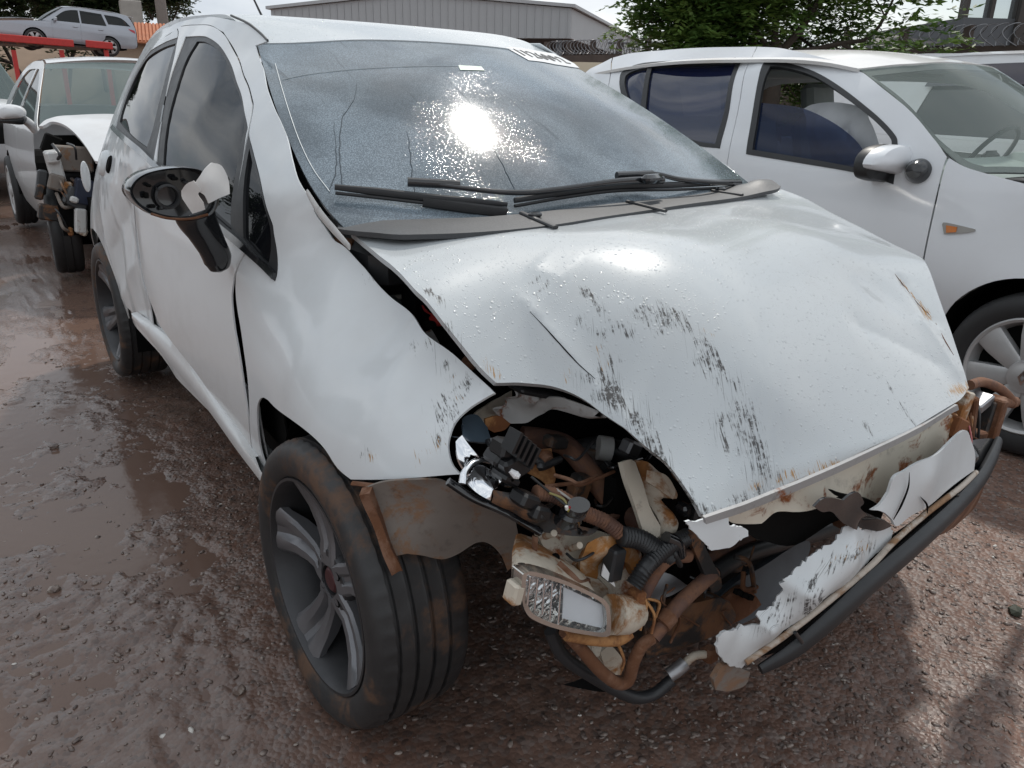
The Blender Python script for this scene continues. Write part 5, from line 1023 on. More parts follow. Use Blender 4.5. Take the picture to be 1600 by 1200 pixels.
panel('quarter_panel', SFL, [(956, 90.5, 1), (951, 130), ('p', 3.09, 1.0), ('p', 3.09, .75), ('p', 2.99, .55), ('p', 2.92, .33, 1), ('p', 2.95, .40), ('p', 3.05, .60), ('p', 3.24, .67), ('p', 3.45, .60), ('p', 3.56, .40), ('p', 3.6, .28, 1), ('p', 3.85, .3, 1), ('p', 3.9, .8), ('p', 3.8, 1.1), ('p', 3.5, 1.42, 1)], s_paint, hb, res=.04)
panel('fender', SFL, [(1483, 247, 1), (1506, 260), (1530, 268), (1570, 279), (1620, 292, 1), ('p', .2, .93), ('p', -.15, .82), ('p', -.3, .6, 1), ('p', -.3, .3, 1), ('p', .27, .25, 1), ('p', .28, .36), ('p', .36, .54), ('p', .50, .645), ('p', .65, .675), ('p', .82, .64), ('p', .95, .53), ('p', 1.02, .36), ('p', 1.03, .25, 1), ('p', 1.15, .25, 1), (1437, 470), (1445, 402), (1460, 330), (1476, 263)], s_paint, hb, res=.03)
panel('sill', SFL, [('p', 1.04, .345, 1), ('p', 2.92, .345, 1), ('p', 2.92, .20, 1), ('p', 1.04, .20, 1)], M['black_plastic'], hb, res=.06, off=-.004)
for (nm, hole, gl) in [('front_window_seal', fw_hole, [(1204, 104, 1), (1226, 106), (1270, 119), (1315, 147), (1360, 183), (1390, 214), (1394, 228, 1), (1391, 260), (1388, 279, 1), (1337, 262), (1250, 246), (1176, 234, 1), (1183, 190), (1193, 130)]),
                       ('rear_window_seal', rw_hole, [(976, 129, 1), (981, 116), (1006, 107), (1060, 102), (1147, 97.5, 1), (1150, 101, 1), (1133, 170), (1118, 225, 1), (1084, 219), (1026, 194), (983, 158, 1)])]:
    panel(nm, SFL, hole, M['black_plastic'], hb, res=.03, off=.003, thick=.02, holes=[gl])
M['blue_tint'] = glass('blue_tinted_glass', (.10, .12, .18), .72, (.006, .012, .050), .02, ior=2.0)
panel('rear_window', SFL, [(972, 128, 1), (977, 113), (1004, 104), (1060, 99), (1149, 94.5, 1), (1153, 100, 1), (1136, 170), (1121, 228, 1), (1084, 222), (1023, 197), (979, 160, 1)], M['blue_tint'], hb, res=.05, off=-.012)
panel('window_divider', SFL, [(1014, 103, 1), (1021, 102, 1), (1012, 140), (1008, 185, 1), (999, 180, 1), (1005, 140)], M['black_plastic'], hb, res=.03, off=.002, thick=.012)
M['blue_half'] = glass('blue_lowered_glass', (.12, .17, .30), .45, (.008, .016, .055), .02, ior=1.6)
panel('front_window', SFL, [(1181, 158, 1), (1215, 161), (1250, 166), (1285, 181), (1315, 200), (1340, 224), (1362, 262), (1376, 279, 1), (1337, 264), (1250, 248), (1172, 236, 1)], M['blue_half'], hb, res=.04, off=-.014)
# wind-screen, roof, bonnet
SWS = Surf('z', [tuple(P(1342, 107, 'x', 2.055))]+[(SX, 1.50, 1.435), (SX+.35, 1.53, 1.425), (SX-.35, 1.53, 1.425), (SX+.645, 1.64, 1.395), (SX, .80, 1.005), (SX+.4, .86, 1.01), (SX-.4, .86, 1.01)]+[tuple(P(1413, 165, 'x', 1.975)), tuple(P(1459, 217, 'x', 1.93)), tuple(P(1530, 268, 'x', 1.91))]+[(2*SX-q[0], q[1], q[2]) for q in [P(1413, 165, 'x', 1.975), P(1459, 217, 'x', 1.93), P(1530, 268, 'x', 1.91)]], 2e-5)
M['clear_glass'] = glass('car_glass', (.84, .90, .87), .16, (.26, .31, .29), .04, ior=1.5)
w_edge = [(1343, 108, 1), (1413, 166), (1459, 218), (1506, 260), (1532, 269, 1), ('p', SX-.4, .86), ('p', SX, .80), ('p', SX+.4, .86), ('p', SX+.77, 1.02, 1), ('p', SX+.72, 1.3), ('p', SX+.645, 1.62, 1), ('p', SX+.35, 1.535), ('p', SX, 1.505), ('p', SX-.35, 1.535)]
w_in = [(1362, 117, 1), (1424, 166), (1470, 218), (1512, 250), (1540, 259, 1), ('p', SX-.4, .90), ('p', SX, .85), ('p', SX+.4, .90), ('p', SX+.70, 1.05, 1), ('p', SX+.66, 1.3), ('p', SX+.59, 1.57, 1), ('p', SX+.35, 1.49), ('p', SX, 1.46), ('p', SX-.35, 1.49)]
panel('windscreen_frit', SWS, w_edge, M['trim_grey'], hb, res=.05, thick=.004, off=-.004, holes=[w_in])
panel('windscreen', SWS, w_edge, M['clear_glass'], hb, res=.06, thick=.003)
SRF = Surf('z', [(SX+x, y, z-d) for y, z in [(1.50, 1.44), (1.8, 1.49), (2.3, 1.515), (3.0, 1.50), (3.7, 1.42)] for x, d in [(-.64, .066), (-.35, .016), (0, 0), (.35, .016), (.64, .066)] if not (y < 1.6)]+[tuple(q_+np.array([0, 0, .004])) for q_ in SWS.p3([(SX-.645, 1.66), (SX-.5, 1.60), (SX-.35, 1.535), (SX, 1.505), (SX+.35, 1.535), (SX+.5, 1.58), (SX+.645, 1.62)])], 1e-4)
dusty = paint('white_paint_dusty_roof', (.66, .66, .65), dirt=1.1, rough=.5, dirtcol=(.52, .44, .36), zmud=.4)
panel('roof', SRF, [(1341, 107, 1), ('p', SX-.5, 1.595), ('p', SX-.35, 1.532), ('p', SX, 1.505), ('p', SX+.35, 1.54), ('p', SX+.64, 1.63, 1), ('p', SX+.66, 2.4), ('p', SX+.62, 3.6, 1), ('p', SX, 3.75), ('p', SX-.62, 3.6, 1), ('p', SX-.655, 2.8), ('p', SX-.655, 2.2), ('p', SX-.655, 1.85)], dusty, hb, res=.06, thick=.015, toward=(0, 0, 1))
tube('roof_aerial', [P(1455, 106, 'y', 1.75), P(1440, 96, 'y', 1.80), P(1420, 84, 'y', 1.86)], [.016, .010, .004], M['black_plastic'], hb, seg=8)
SBN = Surf('z', [tuple(P(1565, 274, 'z', 1.0)), (SX, .80, 1.0), (SX, .2, .93), (SX-.75, .1, .87), (SX+.75, .1, .87), (SX+.75, .85, .97), (SX-.76, .80, .965), (SX, -.3, .80), (SX-.6, -.25, .75), (SX+.6, -.25, .75)], 2e-5)
panel('bonnet', SBN, [('p', SX-.72, .86, 1), ('p', SX, .72), ('p', SX+.72, .86, 1), ('p', SX+.76, .2), ('p', SX+.6, -.25, 1), ('p', SX, -.32), ('p', SX-.6, -.25, 1), ('p', SX-.78, .2)], s_paint, hb, res=.08, thick=.012, toward=(0, 0, 1))
MB().box((SX, .88, .985), (1.36, .16, .02), bev=.005).build('scuttle_panel', M['black_plastic'], hb)
# mirror, indicator
mr = thing('door_mirror', (0, 0, 0), None, None); mr.parent = hb; mr.location = Vector(P(1395, 255, 'x', 1.74))-hb.location
mo = [(1354, 274), (1357, 248), (1374, 231), (1400, 226), (1415, 231), (1421, 244), (1433, 257), (1430, 274), (1414, 281), (1390, 285), (1365, 283)]
b = MB(); A = crom([P(u, v, 'y', 1.34) for u, v in mo], 3, True); c_ = A.mean(0); m = len(A)
V = np.vstack([c_+(A-c_)*.97+np.array([0, .06, 0]), A+np.array([0, .045, 0]), c_+(A-c_)*.99, c_+(A-c_)*.90+np.array([0, -.012, 0]), c_+(A-c_)*.45+np.array([0, -.018, 0]), [c_+np.array([0, -.019, 0])], [c_+np.array([0, .06, 0])]])
b.add(V, [(k*m+i, k*m+(i+1) % m, (k+1)*m+(i+1) % m, (k+1)*m+i) for k in range(4) for i in range(m)]+[(4*m+i, 4*m+(i+1) % m, 5*m) for i in range(m)]+[((i+1) % m, i, 5*m+1) for i in range(m)]); b.build('mirror_housing', M['black_plastic'], mr, True)
mc = [(1359, 262), (1363, 245), (1380, 231), (1401, 226), (1416, 231), (1421, 244), (1434, 257), (1431, 274), (1412, 275), (1385, 269)]
b = MB(); A = crom([P(u, v, 'y', 1.315) for u, v in mc], 3, True); c_ = A.mean(0); m = len(A)
V = np.vstack([A+np.array([-.004, .025, 0]), c_+(A-c_)*1.0+np.array([-.004, -.012, .0]), c_+(A-c_)*.9+np.array([0, -.034, .002]), c_+(A-c_)*.5+np.array([0, -.054, .003]), [c_+np.array([0, -.058, .003])]])
b.add(V, [(k*m+i, k*m+(i+1) % m, (k+1)*m+(i+1) % m, (k+1)*m+i) for k in range(3) for i in range(m)]+[(3*m+i, 3*m+(i+1) % m, 4*m) for i in range(m)]); b.build('mirror_cap', s_paint, mr, True)
q = SFL.h3(1436, 268, .006); n_ = np.array([-1, -.1, .05]); n_ /= np.linalg.norm(n_); e1_ = np.cross(n_, [0, 0, 1.0]); e1_ /= np.linalg.norm(e1_)
MB().lathe([(.0, .05), (.030, .045), (.046, .02), (.050, -.005)], q, n_, e1_, np.cross(e1_, n_), 28).build('mirror_foot', M['gloss_black'], mr, True)
ind = panel('side_indicator', SFL, [(1473, 350, 1), (1480, 348), (1524, 358, 1), (1522, 362), (1500, 365), (1476, 366, 1)], plain('indicator_frame', (.30, .29, .27), .3), hb, res=.01, off=.006, thick=.01)
panel('amber_lens', SFL, [(1480, 352, 1), (1497, 355, 1), (1495, 363, 1), (1480, 364, 1)], plain('amber', (.55, .16, .02), .2, coat=.5), ind, res=.006, off=.010, thick=.004)
# wheel with a seven-blade cover
def cover_wheel(c, R_, parent, side=-1, nsp=7, roll=0.0, mat='cover', tyre='rubber', seg=72):
    ax = np.array([side, 0, 0.0]); e2 = np.array([0, 0, 1.0]); e1 = np.cross(e2, ax); k = R_/.31
    wh = thing('wheel', (0, 0, 0), None, None); wh.parent = parent; wh.location = Vector(c)-origin(parent)
    prof = [(.205, .06), (.215, .078), (.232, .088), (.262, .092), (.288, .086), (.302, .072), (.3085, .05), (.302, .024), (.309, .020), (.309, -.02), (.302, -.024), (.3085, -.05), (.302, -.072), (.288, -.086), (.25, -.09), (.205, -.07)]
    MB().lathe([(a*k, h) for a, h in prof], c, ax, e1, e2, seg).build('tyre', M[tyre], wh, True, ang=50)
    MB().lathe([(a*k, h) for a, h in [(.221, .070), (.222, .084), (.216, .090), (.206, .084), (.200, .062), (.19, .03), (.0, .025)]], c, ax, e1, e2, seg).build('rim', M[mat], wh, True, ang=40)
    MB().lathe([(a*k, h) for a, h in [(.19, .031), (.06, .031)]], c, ax, e1, e2, 40).build('cover_shadow', M['void'], wh)
    for i in range(nsp):
        t = roll+2*math.pi*i/nsp; er = math.cos(t)*e1+math.sin(t)*e2; et = -math.sin(t)*e1+math.cos(t)*e2; V = []
        for r_, w_, h in [(.045, .030, .080), (.09, .036, .086), (.15, .045, .088), (.205, .050, .082)]:
            V += [np.array(c)+ax*b_+er*r_*k+et*a_*k for a_, b_ in [(-w_, h-.04), (-w_, h-.006), (-w_*.7, h), (w_*.7, h), (w_, h-.006), (w_, h-.04)]]
        F = [(a_*6+j, a_*6+(j+1) % 6, (a_+1)*6+(j+1) % 6, (a_+1)*6+j) for a_ in range(3) for j in range(6)]+[(5, 4, 3, 2, 1, 0), (18, 19, 20, 21, 22, 23)]
        MB().add(V, F).build('spoke', M[mat], wh, True, ang=35)
    MB().lathe([(a*k, h) for a, h in [(.0, .098), (.038, .097), (.045, .092), (.060, .090), (.066, .070)]], c, ax, e1, e2, 32).build('centre_cap', M[mat], wh, True, ang=40)
    return wh
M['cover'] = plain('silver_wheel_cover', (.46, .46, .46), .38, .35, var=.12)
sw = cover_wheel((1.915, .65, .305), .313, hb, roll=R(90))
c_ = np.array([1.915-.0985, .65, .305]); b = MB()
dm = [(0, .030), (.017, 0), (0, -.030), (-.017, 0)]; di = [(0, .014), (.007, 0), (0, -.014), (-.007, 0)]
V = [c_+np.array([0, -a, z]) for a, z in dm]+[c_+np.array([0, -a, z]) for a, z in di]; V += [q+np.array([-.003, 0, 0]) for q in V]
b.add(V, [(8+i, 8+(i+1) % 4, 12+(i+1) % 4, 12+i) for i in range(4)]+[(i, (i+1) % 4, 8+(i+1) % 4, 8+i) for i in range(4)]); b.build('diamond_badge', M['chrome'], sw)
cover_wheel((1.915, 3.24, .305), .313, hb); cover_wheel((3.485, .65, .305), .313, hb, side=1); cover_wheel((3.485, 3.24, .305), .313, hb, side=1)
# inside
b = MB()
for yc in (.65, 3.24):
    b = MB(); n = 16; V = []
    for i in range(n+1):
        t = math.pi*i/n; V += [(SX-.84, yc+.38*math.cos(t), .31+.37*math.sin(t)), (SX-.50, yc+.38*math.cos(t), .31+.37*math.sin(t)), (SX-.50, yc, .31)]
    b.add(V, [(i*3, i*3+3, i*3+4, i*3+1) for i in range(n)]+[(i*3+1, i*3+4, i*3+5) for i in range(n)]); b.build('wheel_arch', M['void'], hb)
b = MB().box((SX, 2.2, .28), (1.50, 3.2, .12)).box((SX, .1, .45), (1.40, .7, .5)); b.build('floor_pan', M['void'], hb)
for sx in (-1, 1): panel('inner_body', SFL, [('p', 1.1, .36, 1), ('p', 1.2, .94, 1), ('p', 3.6, .97, 1), ('p', 3.6, .7), ('p', 3.0, .6), ('p', 2.92, .36, 1)], M['black_plastic'], hb, res=.12, off=-.07) if sx < 0 else None
def shift_flip(o):
    for v in o.data.vertices: v.co.x = -v.co.x
    o.data.flip_normals(); return o
for nm, lp in [('front_door', [('p', 1.16, .34, 1), ('p', 2.18, .34, 1), ('p', 2.22, 1.02, 1), ('p', 1.15, .98, 1)]), ('rear_door', [('p', 2.19, .34, 1), ('p', 2.9, .34, 1), ('p', 3.09, .8), ('p', 3.08, 1.03, 1), ('p', 2.23, 1.02, 1)]), ('fender', [('p', 1.14, .25, 1), ('p', 1.02, .36), ('p', .82, .64), ('p', .50, .645), ('p', .28, .36, 1), ('p', -.3, .4, 1), ('p', -.2, .8), ('p', .8, .96, 1), ('p', 1.12, .98, 1)]),
                ('roof_rail', [('p', .98, 1.0, 1), ('p', 1.3, 1.22), ('p', 1.62, 1.39), ('p', 1.75, 1.45, 1), ('p', 3.5, 1.44, 1), ('p', 3.6, 1.0, 1), ('p', 3.35, 1.0, 1), ('p', 3.2, 1.32), ('p', 2.7, 1.38), ('p', 1.9, 1.37), ('p', 1.6, 1.26), ('p', 1.25, 1.02, 1)]), ('rear_bumper_corner', [('p', 2.92, .33, 1), ('p', 3.24, .67), ('p', 3.6, .3, 1), ('p', 3.9, .4, 1), ('p', 3.85, 1.0, 1), ('p', 3.10, 1.0, 1)])]:
    o = panel(nm, SFL, lp, s_paint, hb, res=.10, toward=(-1, 0, 0), flipx=False)
    me2 = bpy.data.meshes.new(nm); vs = [(-v.co.x, v.co.y, v.co.z) for v in o.data.vertices]; fs = [tuple(p.vertices)[::-1] for p in o.data.polygons]
    me2.from_pydata(vs, [], fs); me2.shade_smooth(); me2.materials.append(s_paint); o.data = me2
o = MB().box((SX, 3.93, .7), (1.5, .06, .9), bev=.03); o.build('tailgate', s_paint, hb, True); MB().box((SX, 3.86, 1.24), (1.25, .04, .36), Matrix.Rotation(R(-18), 3, 'X'), .02).build('rear_window', M['gloss_black'], hb, True)
interior = M['interior'] = plain('grey_interior', (.40, .43, .42), .8); cloth = M['seat_cloth'] = plain('pale_cloth', (.40, .41, .42), .9, var=.12, bumpy=.3, bscale=20)
b = MB().box((SX, 1.18, .93), (1.40, .50, .14), Matrix.Rotation(R(8), 3, 'X'), .05); b.box((SX+.36, 1.26, 1.00), (.36, .22, .10), bev=.04); b.build('dashboard', M['interior'], hb, True)
c_ = np.array([SX+.36, 1.50, 1.00]); a_ = np.array([0, .85, .52]); a_ /= np.linalg.norm(a_); g1_ = np.array([1.0, 0, 0]); g2_ = np.cross(a_, g1_)
b = MB().lathe([(.175, 0), (.187, .012), (.199, 0), (.187, -.012)], c_, a_, g1_, g2_, 40, True).box(c_-a_*.02, (.13, .05, .11), bev=.02); b.tube([c_-g1_*.18, c_+g1_*.18], .012).tube([c_, c_-a_*.28], .03); b.build('steering_wheel', M['black_plastic'], hb, True)
for sx in (-.36, .36):
    b = MB().box((SX+sx, 2.10, .55), (.50, .5, .2), bev=.05).box((SX+sx, 2.42, .88), (.48, .14, .62), Matrix.Rotation(R(-14), 3, 'X'), .05).box((SX+sx, 2.53, 1.27), (.26, .09, .18), Matrix.Rotation(R(-12), 3, 'X'), .03); b.build('seat', M['interior'], hb, True)
MB().box((SX, 3.05, .85), (1.25, .16, .62), Matrix.Rotation(R(-16), 3, 'X'), .05).build('rear_seat', M['interior'], hb, True)
MB().box((SX, 2.6, 1.405), (1.10, 1.4, .02)).build('headlining', M['interior'], hb)
AB = Surf('x', [tuple(P(u, v, 'x', x)) for u, v, x in [(1245, 160, 2.12), (1290, 160, 2.10), (1330, 165, 2.07), (1262, 210, 2.02), (1310, 215, 1.985), (1350, 225, 1.98), (1290, 190, 2.00), (1330, 195, 2.00), (1370, 255, 1.98), (1280, 250, 2.02), (1320, 265, 2.0)]], 1e-5)
AB.extra += [bump(1.9, 1.2, .03, .2, .012, .4), bump(1.78, 1.1, .02, .15, -.012, -.5), bump(1.65, 1.15, .025, .12, .014, .7), bump(1.6, 1.05, .02, .1, -.012, .2), ridge((1.75, 1.2), (1.55, 1.05), .02, .012), ridge((1.85, 1.15), (1.6, 1.0), .015, -.010), ridge((1.7, 1.25), (1.62, 1.1), .012, .010)]
panel('deployed_airbag', AB, [(1255, 170, 1), (1275, 162), (1310, 160), (1350, 168, 1), (1362, 195), (1372, 225), (1380, 262, 1), (1340, 275), (1270, 260, 1), (1262, 215)], M['seat_cloth'], hb, res=.025, thick=.01)
# ================================================================= other cars: built from a side profile, nose towards -Y, then set in place
class Flank(Surf):
    def __init__(s, prof, L, tap=.10, pw=4): s.k = 0; s.ab = [1, 2]; s.extra = []; s.z = np.array([q[0] for q in prof]); s.w = np.array([q[1] for q in prof]); s.L = L; s.tap = tap; s.pw = pw
    def f(s, ab):
        ab = np.atleast_2d(ab); zz = ab[:, 1]; k = np.linspace(0, 1, 1)
        w = np.interp(zz-.03, s.z, s.w)*.25+np.interp(zz, s.z, s.w)*.5+np.interp(zz+.03, s.z, s.w)*.25
        t = np.abs(ab[:, 0]/(s.L/2)); o = -(w*(1-s.tap*t**s.pw))
        for e in s.extra: o = o+e(ab)
        return o
def arc(cy, cz, r, a0, a1, n=9): return [('p', cy+r*math.cos(R(a0+(a1-a0)*i/n)), cz+r*math.sin(R(a0+(a1-a0)*i/n))) for i in range(n+1)]
def corner(lst): return [lst[0]+(1,)]+lst[1:-1]+[lst[-1]+(1,)]
def flat_car(name, label, spec, mats):
    """spec: L W prof fw rw (wheel Y) r, belt (z at nose.. tail), sill, profile points, window polygons, skip"""
    root = thing(name, (0, 0, 0), label, spec.get('cat', 'car'), spec.get('group')); F_ = Flank(spec['prof'], spec['L']); bodym, glassm = mats; skip = spec.get('skip', ())
    T = (-1, 0, .05); res = spec.get('res', .08)
    def side(nm, lp, m, off=0.0, thick=.004, right=True, left=True, holes=()):
        if right and nm+':r' not in skip: panel(nm, F_, lp, m, root, res=res, toward=T, off=off, thick=thick, holes=holes)
        if left and nm+':l' not in skip: panel(nm, F_, lp, m, root, res=res, toward=T, off=off, thick=thick, holes=holes, flipx=True)
    s_, n0, n1, fw, rw, r = spec['sill'], spec['nose'], spec['tail'], spec['fw'], spec['rw'], spec['r']; belt = lambda y: np.interp(y, [q[0] for q in spec['belt']], [q[1] for q in spec['belt']])
    ra = r+.05; g = .006; d0, d1, d2 = spec['doors']; P2 = lambda y, z, c=None: ('p', y, z) if c is None else ('p', y, z, 1)
    side('fender', [P2(d0-g, belt(d0), 1), P2(d0-g, s_, 1), P2(fw+ra, s_, 1)]+arc(fw, r, ra, 0, 180)+[P2(fw-ra, s_, 1), P2(n0+.12, s_, 1), P2(n0, .55), P2(n0+.05, belt(n0+.05), 1), P2((n0+d0)/2, belt((n0+d0)/2))], bodym)
    side('front_door', [P2(d0, belt(d0), 1), P2(d0, s_+.06, 1), P2(d1-g, s_+.06, 1), P2(d1-g, belt(d1), 1)], bodym)
    rd = [P2(d1, belt(d1), 1), P2(d1, s_+.06, 1), P2(min(d2, rw-ra-.03), s_+.06, 1), P2(d2-g, r+ra*.75), P2(d2-g, belt(d2), 1)]
    side('rear_door', rd, bodym)
    q = [P2(d2, belt(d2), 1), P2(d2, r+ra*.8, 1)]+arc(rw, r, ra, 150, 0)+[P2(rw+ra, s_, 1), P2(n1-.1, s_+.05, 1), P2(n1, .6), P2(n1-.03, belt(n1-.03), 1)]
    side('quarter_panel', q, bodym)
    side('sill', [P2(fw+ra, s_+.055, 1), P2(fw+ra, s_, 1), P2(rw-ra, s_, 1), P2(rw-ra, s_+.055, 1)], bodym, off=-.004)
    side('window_frame', [P2(*q_) for q_ in spec['frame']], spec.get('framem', bodym), holes=[loop_ab(F_, [P2(*q_) for q_ in w], 4) for w in spec['windows']])
    for w in spec['windows']: side('side_window', [P2(*q_) for q_ in w], glassm, off=-.008)
    for i, (nm, pts, m, crown) in enumerate(spec['tops']):
        if nm in skip: continue
        c = crom([np.array(q) for q in pts], 5); nxx = 13; V = []
        for (y, z) in c:
            w = -F_.f([(y, min(z, spec['zmax']))])[0]-.004
            for k in range(nxx):
                t = -1+2*k/(nxx-1); V.append((t*w, y-spec.get('bow', .10)*(1-t*t)*(1 if y < 0 else -1), z+crown*(1-t*t)))
        Fc = [(a*nxx+k, a*nxx+k+1, (a+1)*nxx+k+1, (a+1)*nxx+k) for a in range(len(c)-1) for k in range(nxx-1)]
        MB().add(V, Fc).build(nm, m, root, True)
    b = MB().box((0, (fw+rw)/2, s_+.06), (spec['W']*.80, rw-fw, .1)); b.box((0, (n0+n1)/2, .5), (spec['W']*.55, (n1-n0)*.86, .3)); b.build('floor_pan', M['void'], root)
    for cy in (fw, rw):
        for sx in (-1, 1):
            if ('wheel:%d' % (1 if cy == fw else 2)) in skip: continue
            cover_wheel((sx*(spec['W']/2-.10), cy, r), r, root, side=sx, nsp=spec.get('nsp', 5), mat=spec.get('wmat', 'cover'), seg=40)
            n = 12; V = []
            for i in range(n+1):
                t = math.pi*i/n; V += [(sx*(spec['W']/2-.05), cy+ra*math.cos(t), r+ra*math.sin(t)), (sx*(spec['W']/2-.35), cy+ra*math.cos(t), r+ra*math.sin(t)), (sx*(spec['W']/2-.35), cy, r)]
            MB().add(V, [(i*3, i*3+3, i*3+4, i*3+1) for i in range(n)]+[(i*3+1, i*3+4, i*3+5) for i in range(n)]).build('wheel_arch', M['void'], root)
    return root, F_
wp = M['paint_far'] = paint('white_paint_far', (.68, .69, .70), dirt=.5, rough=.35); dg = M['dark_glass'] = glass('dark_car_glass', (.10, .12, .12), .6, (.012, .016, .018), .03)
gg = M['green_glass'] = glass('greenish_screen', (.42, .52, .50), .30, (.26, .33, .33), .05, ior=1.5)
PROF = [(.15, .74), (.25, .80), (.45, .845), (.70, .855), (.90, .835), (1.0, .81), (1.2, .71), (1.38, .61), (1.46, .55)]
# --- the wrecked saloon behind
spec = dict(L=4.4, W=1.78, prof=PROF, sill=.20, nose=-2.1, tail=2.15, fw=-1.27, rw=1.28, r=.315, belt=[(-2.1, .70), (-1.2, .92), (-.7, .96), (2.15, 1.02)], doors=(-.80, .28, 1.15), zmax=1.44, nsp=5,
    frame=[(-1.02, .95, 1), (-.55, 1.19), (-.12, 1.38), (.15, 1.43, 1), (.9, 1.42), (1.5, 1.25), (1.95, 1.02, 1)], windows=[[(-.80, .985, 1), (-.42, 1.19), (-.02, 1.345), (.22, 1.37, 1), (.24, .99, 1)], [(.32, .99, 1), (.30, 1.37, 1), (.8, 1.36), (1.1, 1.25), (1.25, 1.02, 1)]],
    tops=[('windscreen', [(-1.05, .985), (-.6, 1.20), (-.14, 1.40)], gg, .03), ('roof', [(-.14, 1.405), (.2, 1.44), (.8, 1.43), (1.2, 1.36)], wp, .045), ('rear_window', [(1.2, 1.36), (1.6, 1.18), (1.9, 1.04)], dg, .03), ('boot_lid', [(1.9, 1.035), (2.1, 1.02), (2.18, .9), (2.2, .4)], wp, .03)],
    skip=('fender:r', 'bonnet', 'fender:l'))
saloon, _ = flat_car('saloon_car', 'white saloon with its front wing torn off, standing behind the smashed hatchback', spec, (wp, dg))
saloon.location = (.16, 7.12, 0)
# bonnet pushed up, mirror, bared engine side of the saloon (placed in the yard's own coordinates)
def sheet2(name, pts, mat, parent, ctrl=None, **k): return sheet(name, pts, mat, parent, ctrl=ctrl, res=.04, **k)
BS = Surf('z', [tuple(P(u, v, 'y', y)) for u, v, y in [(60, 196, 6.02), (82, 183, 6.05), (112, 180, 6.06), (170, 178, 6.06), (150, 250, 5.25), (120, 215, 5.6), (95, 195, 5.85), (160, 215, 5.5)]]+[(.3, 5.95, 1.0), (.75, 5.95, .97), (.3, 5.2, .86), (.75, 5.2, .80), (-.1, 5.1, .84)], 1e-4)
panel('bonnet', BS, [(60, 197, 1), (70, 188), (84, 183), (112, 180), (172, 178, 1), ('p', .76, 5.98, 1), ('p', .74, 5.2), ('p', .4, 5.02), ('p', 0, 5.0), ('p', -.36, 5.08, 1), (148, 251, 1), (132, 226), (115, 206), (96, 193), (80, 190), (68, 196)], wp, saloon, res=.05, thick=.02, toward=(0, 0, 1))
mr2 = thing('door_mirror', (0, 0, 0), None, None); mr2.parent = saloon; mr2.location = Vector(P(20, 180, 'y', 6.2))-saloon.location
for nm, mo2, y, m_ in [('mirror_cap', [(-8, 178), (-4, 168), (12, 163), (32, 166), (41, 174), (38, 184), (20, 187), (-2, 187)], 6.15, wp), ('mirror_housing', [(-8, 186), (0, 182), (38, 182), (40, 190), (34, 195), (10, 193), (-6, 191)], 6.18, M['black_plastic'])]:
    A = crom([P(u, v, 'y', y) for u, v in mo2], 3, True); c_ = A.mean(0); m = len(A); b = MB()
    V = np.vstack([A+np.array([0, .10, 0]), A, c_+(A-c_)*.8+np.array([0, -.05, 0]), c_+(A-c_)*.4+np.array([0, -.07, 0]), [c_+np.array([0, -.075, 0])]])
    b.add(V, [(k*m+i, k*m+(i+1) % m, (k+1)*m+(i+1) % m, (k+1)*m+i) for k in range(3) for i in range(m)]+[(3*m+i, 3*m+(i+1) % m, 4*m) for i in range(m)]); b.build(nm, m_, mr2, True)
tube('mirror_foot', [P(36, 186, 'y', 6.2), P(46, 193, 'y', 6.25), P(56, 204, 'y', 6.28)], .03, wp, mr2, seg=8)
b = MB().box((.02, 5.95, .55), (1.2, .05, .75)); b.box((.1, 5.55, .42), (1.25, .7, .3)); b.build('engine_bay', M['void'], saloon)
def jb(u, v, y, s_, a, m_, n_='engine_piece'): MB().box(P(u, v, 'y', y), s_, Matrix.Rotation(R(a), 3, 'Y'), .01).build(n_, M[m_] if isinstance(m_, str) else m_, saloon)
jb(86, 262, 5.55, (.085, .06, .22), -6, 'grey_panel'); jb(82, 246, 5.5, (.075, .06, .07), -6, 'grey_panel'); jb(88, 285, 5.5, (.09, .06, .10), 20, 'liner')
jb(115, 248, 5.6, (.22, .1, .16), 5, 'liner'); jb(65, 285, 5.65, (.06, .06, .16), 15, 'trim_grey', 'broken_bracket'); jb(62, 300, 5.6, (.05, .05, .10), 20, 'muddy_black', 'broken_bracket')
jb(120, 310, 5.45, (.14, .1, .12), 30, 'trim_grey'); jb(116, 312, 5.38, (.05, .04, .04), 20, 'grey_panel'); jb(126, 345, 5.4, (.07, .06, .16), 8, 'grey_panel', 'chassis_leg'); jb(130, 362, 5.4, (.05, .05, .05), 30, 'beige', 'chassis_leg'); jb(105, 290, 5.5, (.06, .06, .05), 10, 'beige_rust')
jb(132, 300, 5.42, (.12, .1, .16), 15, plain('navy_plastic', (.012, .018, .04), .45)); jb(110, 362, 5.45, (.03, .04, .06), 0, 'rust_orange')
jb(100, 335, 5.6, (.30, .1, .10), 12, 'muddy_black'); jb(80, 225, 5.75, (.10, .1, .12), 25, 'void')
for i in range(10):
    u, v = rng.uniform(70, 128), rng.uniform(215, 340)
    tube('loose_wire', pts_y([(u, v, 5.5), (u+rng.uniform(5, 18), v+rng.uniform(5, 22), 5.4), (u+rng.uniform(0, 26), v+rng.uniform(20, 45), 5.45)]), rng.uniform(.005, .012), M[['black_plastic', 'muddy_black', 'liner'][i % 3]], saloon, seg=6)
fx_ = [(36, 248, 6.25, 1), (46, 225, 6.2), (58, 232, 6.2), (63, 262, 6.2, 1), (64, 300, 6.2), (60, 330, 6.2, 1), (48, 300, 6.25), (40, 270, 6.3)]
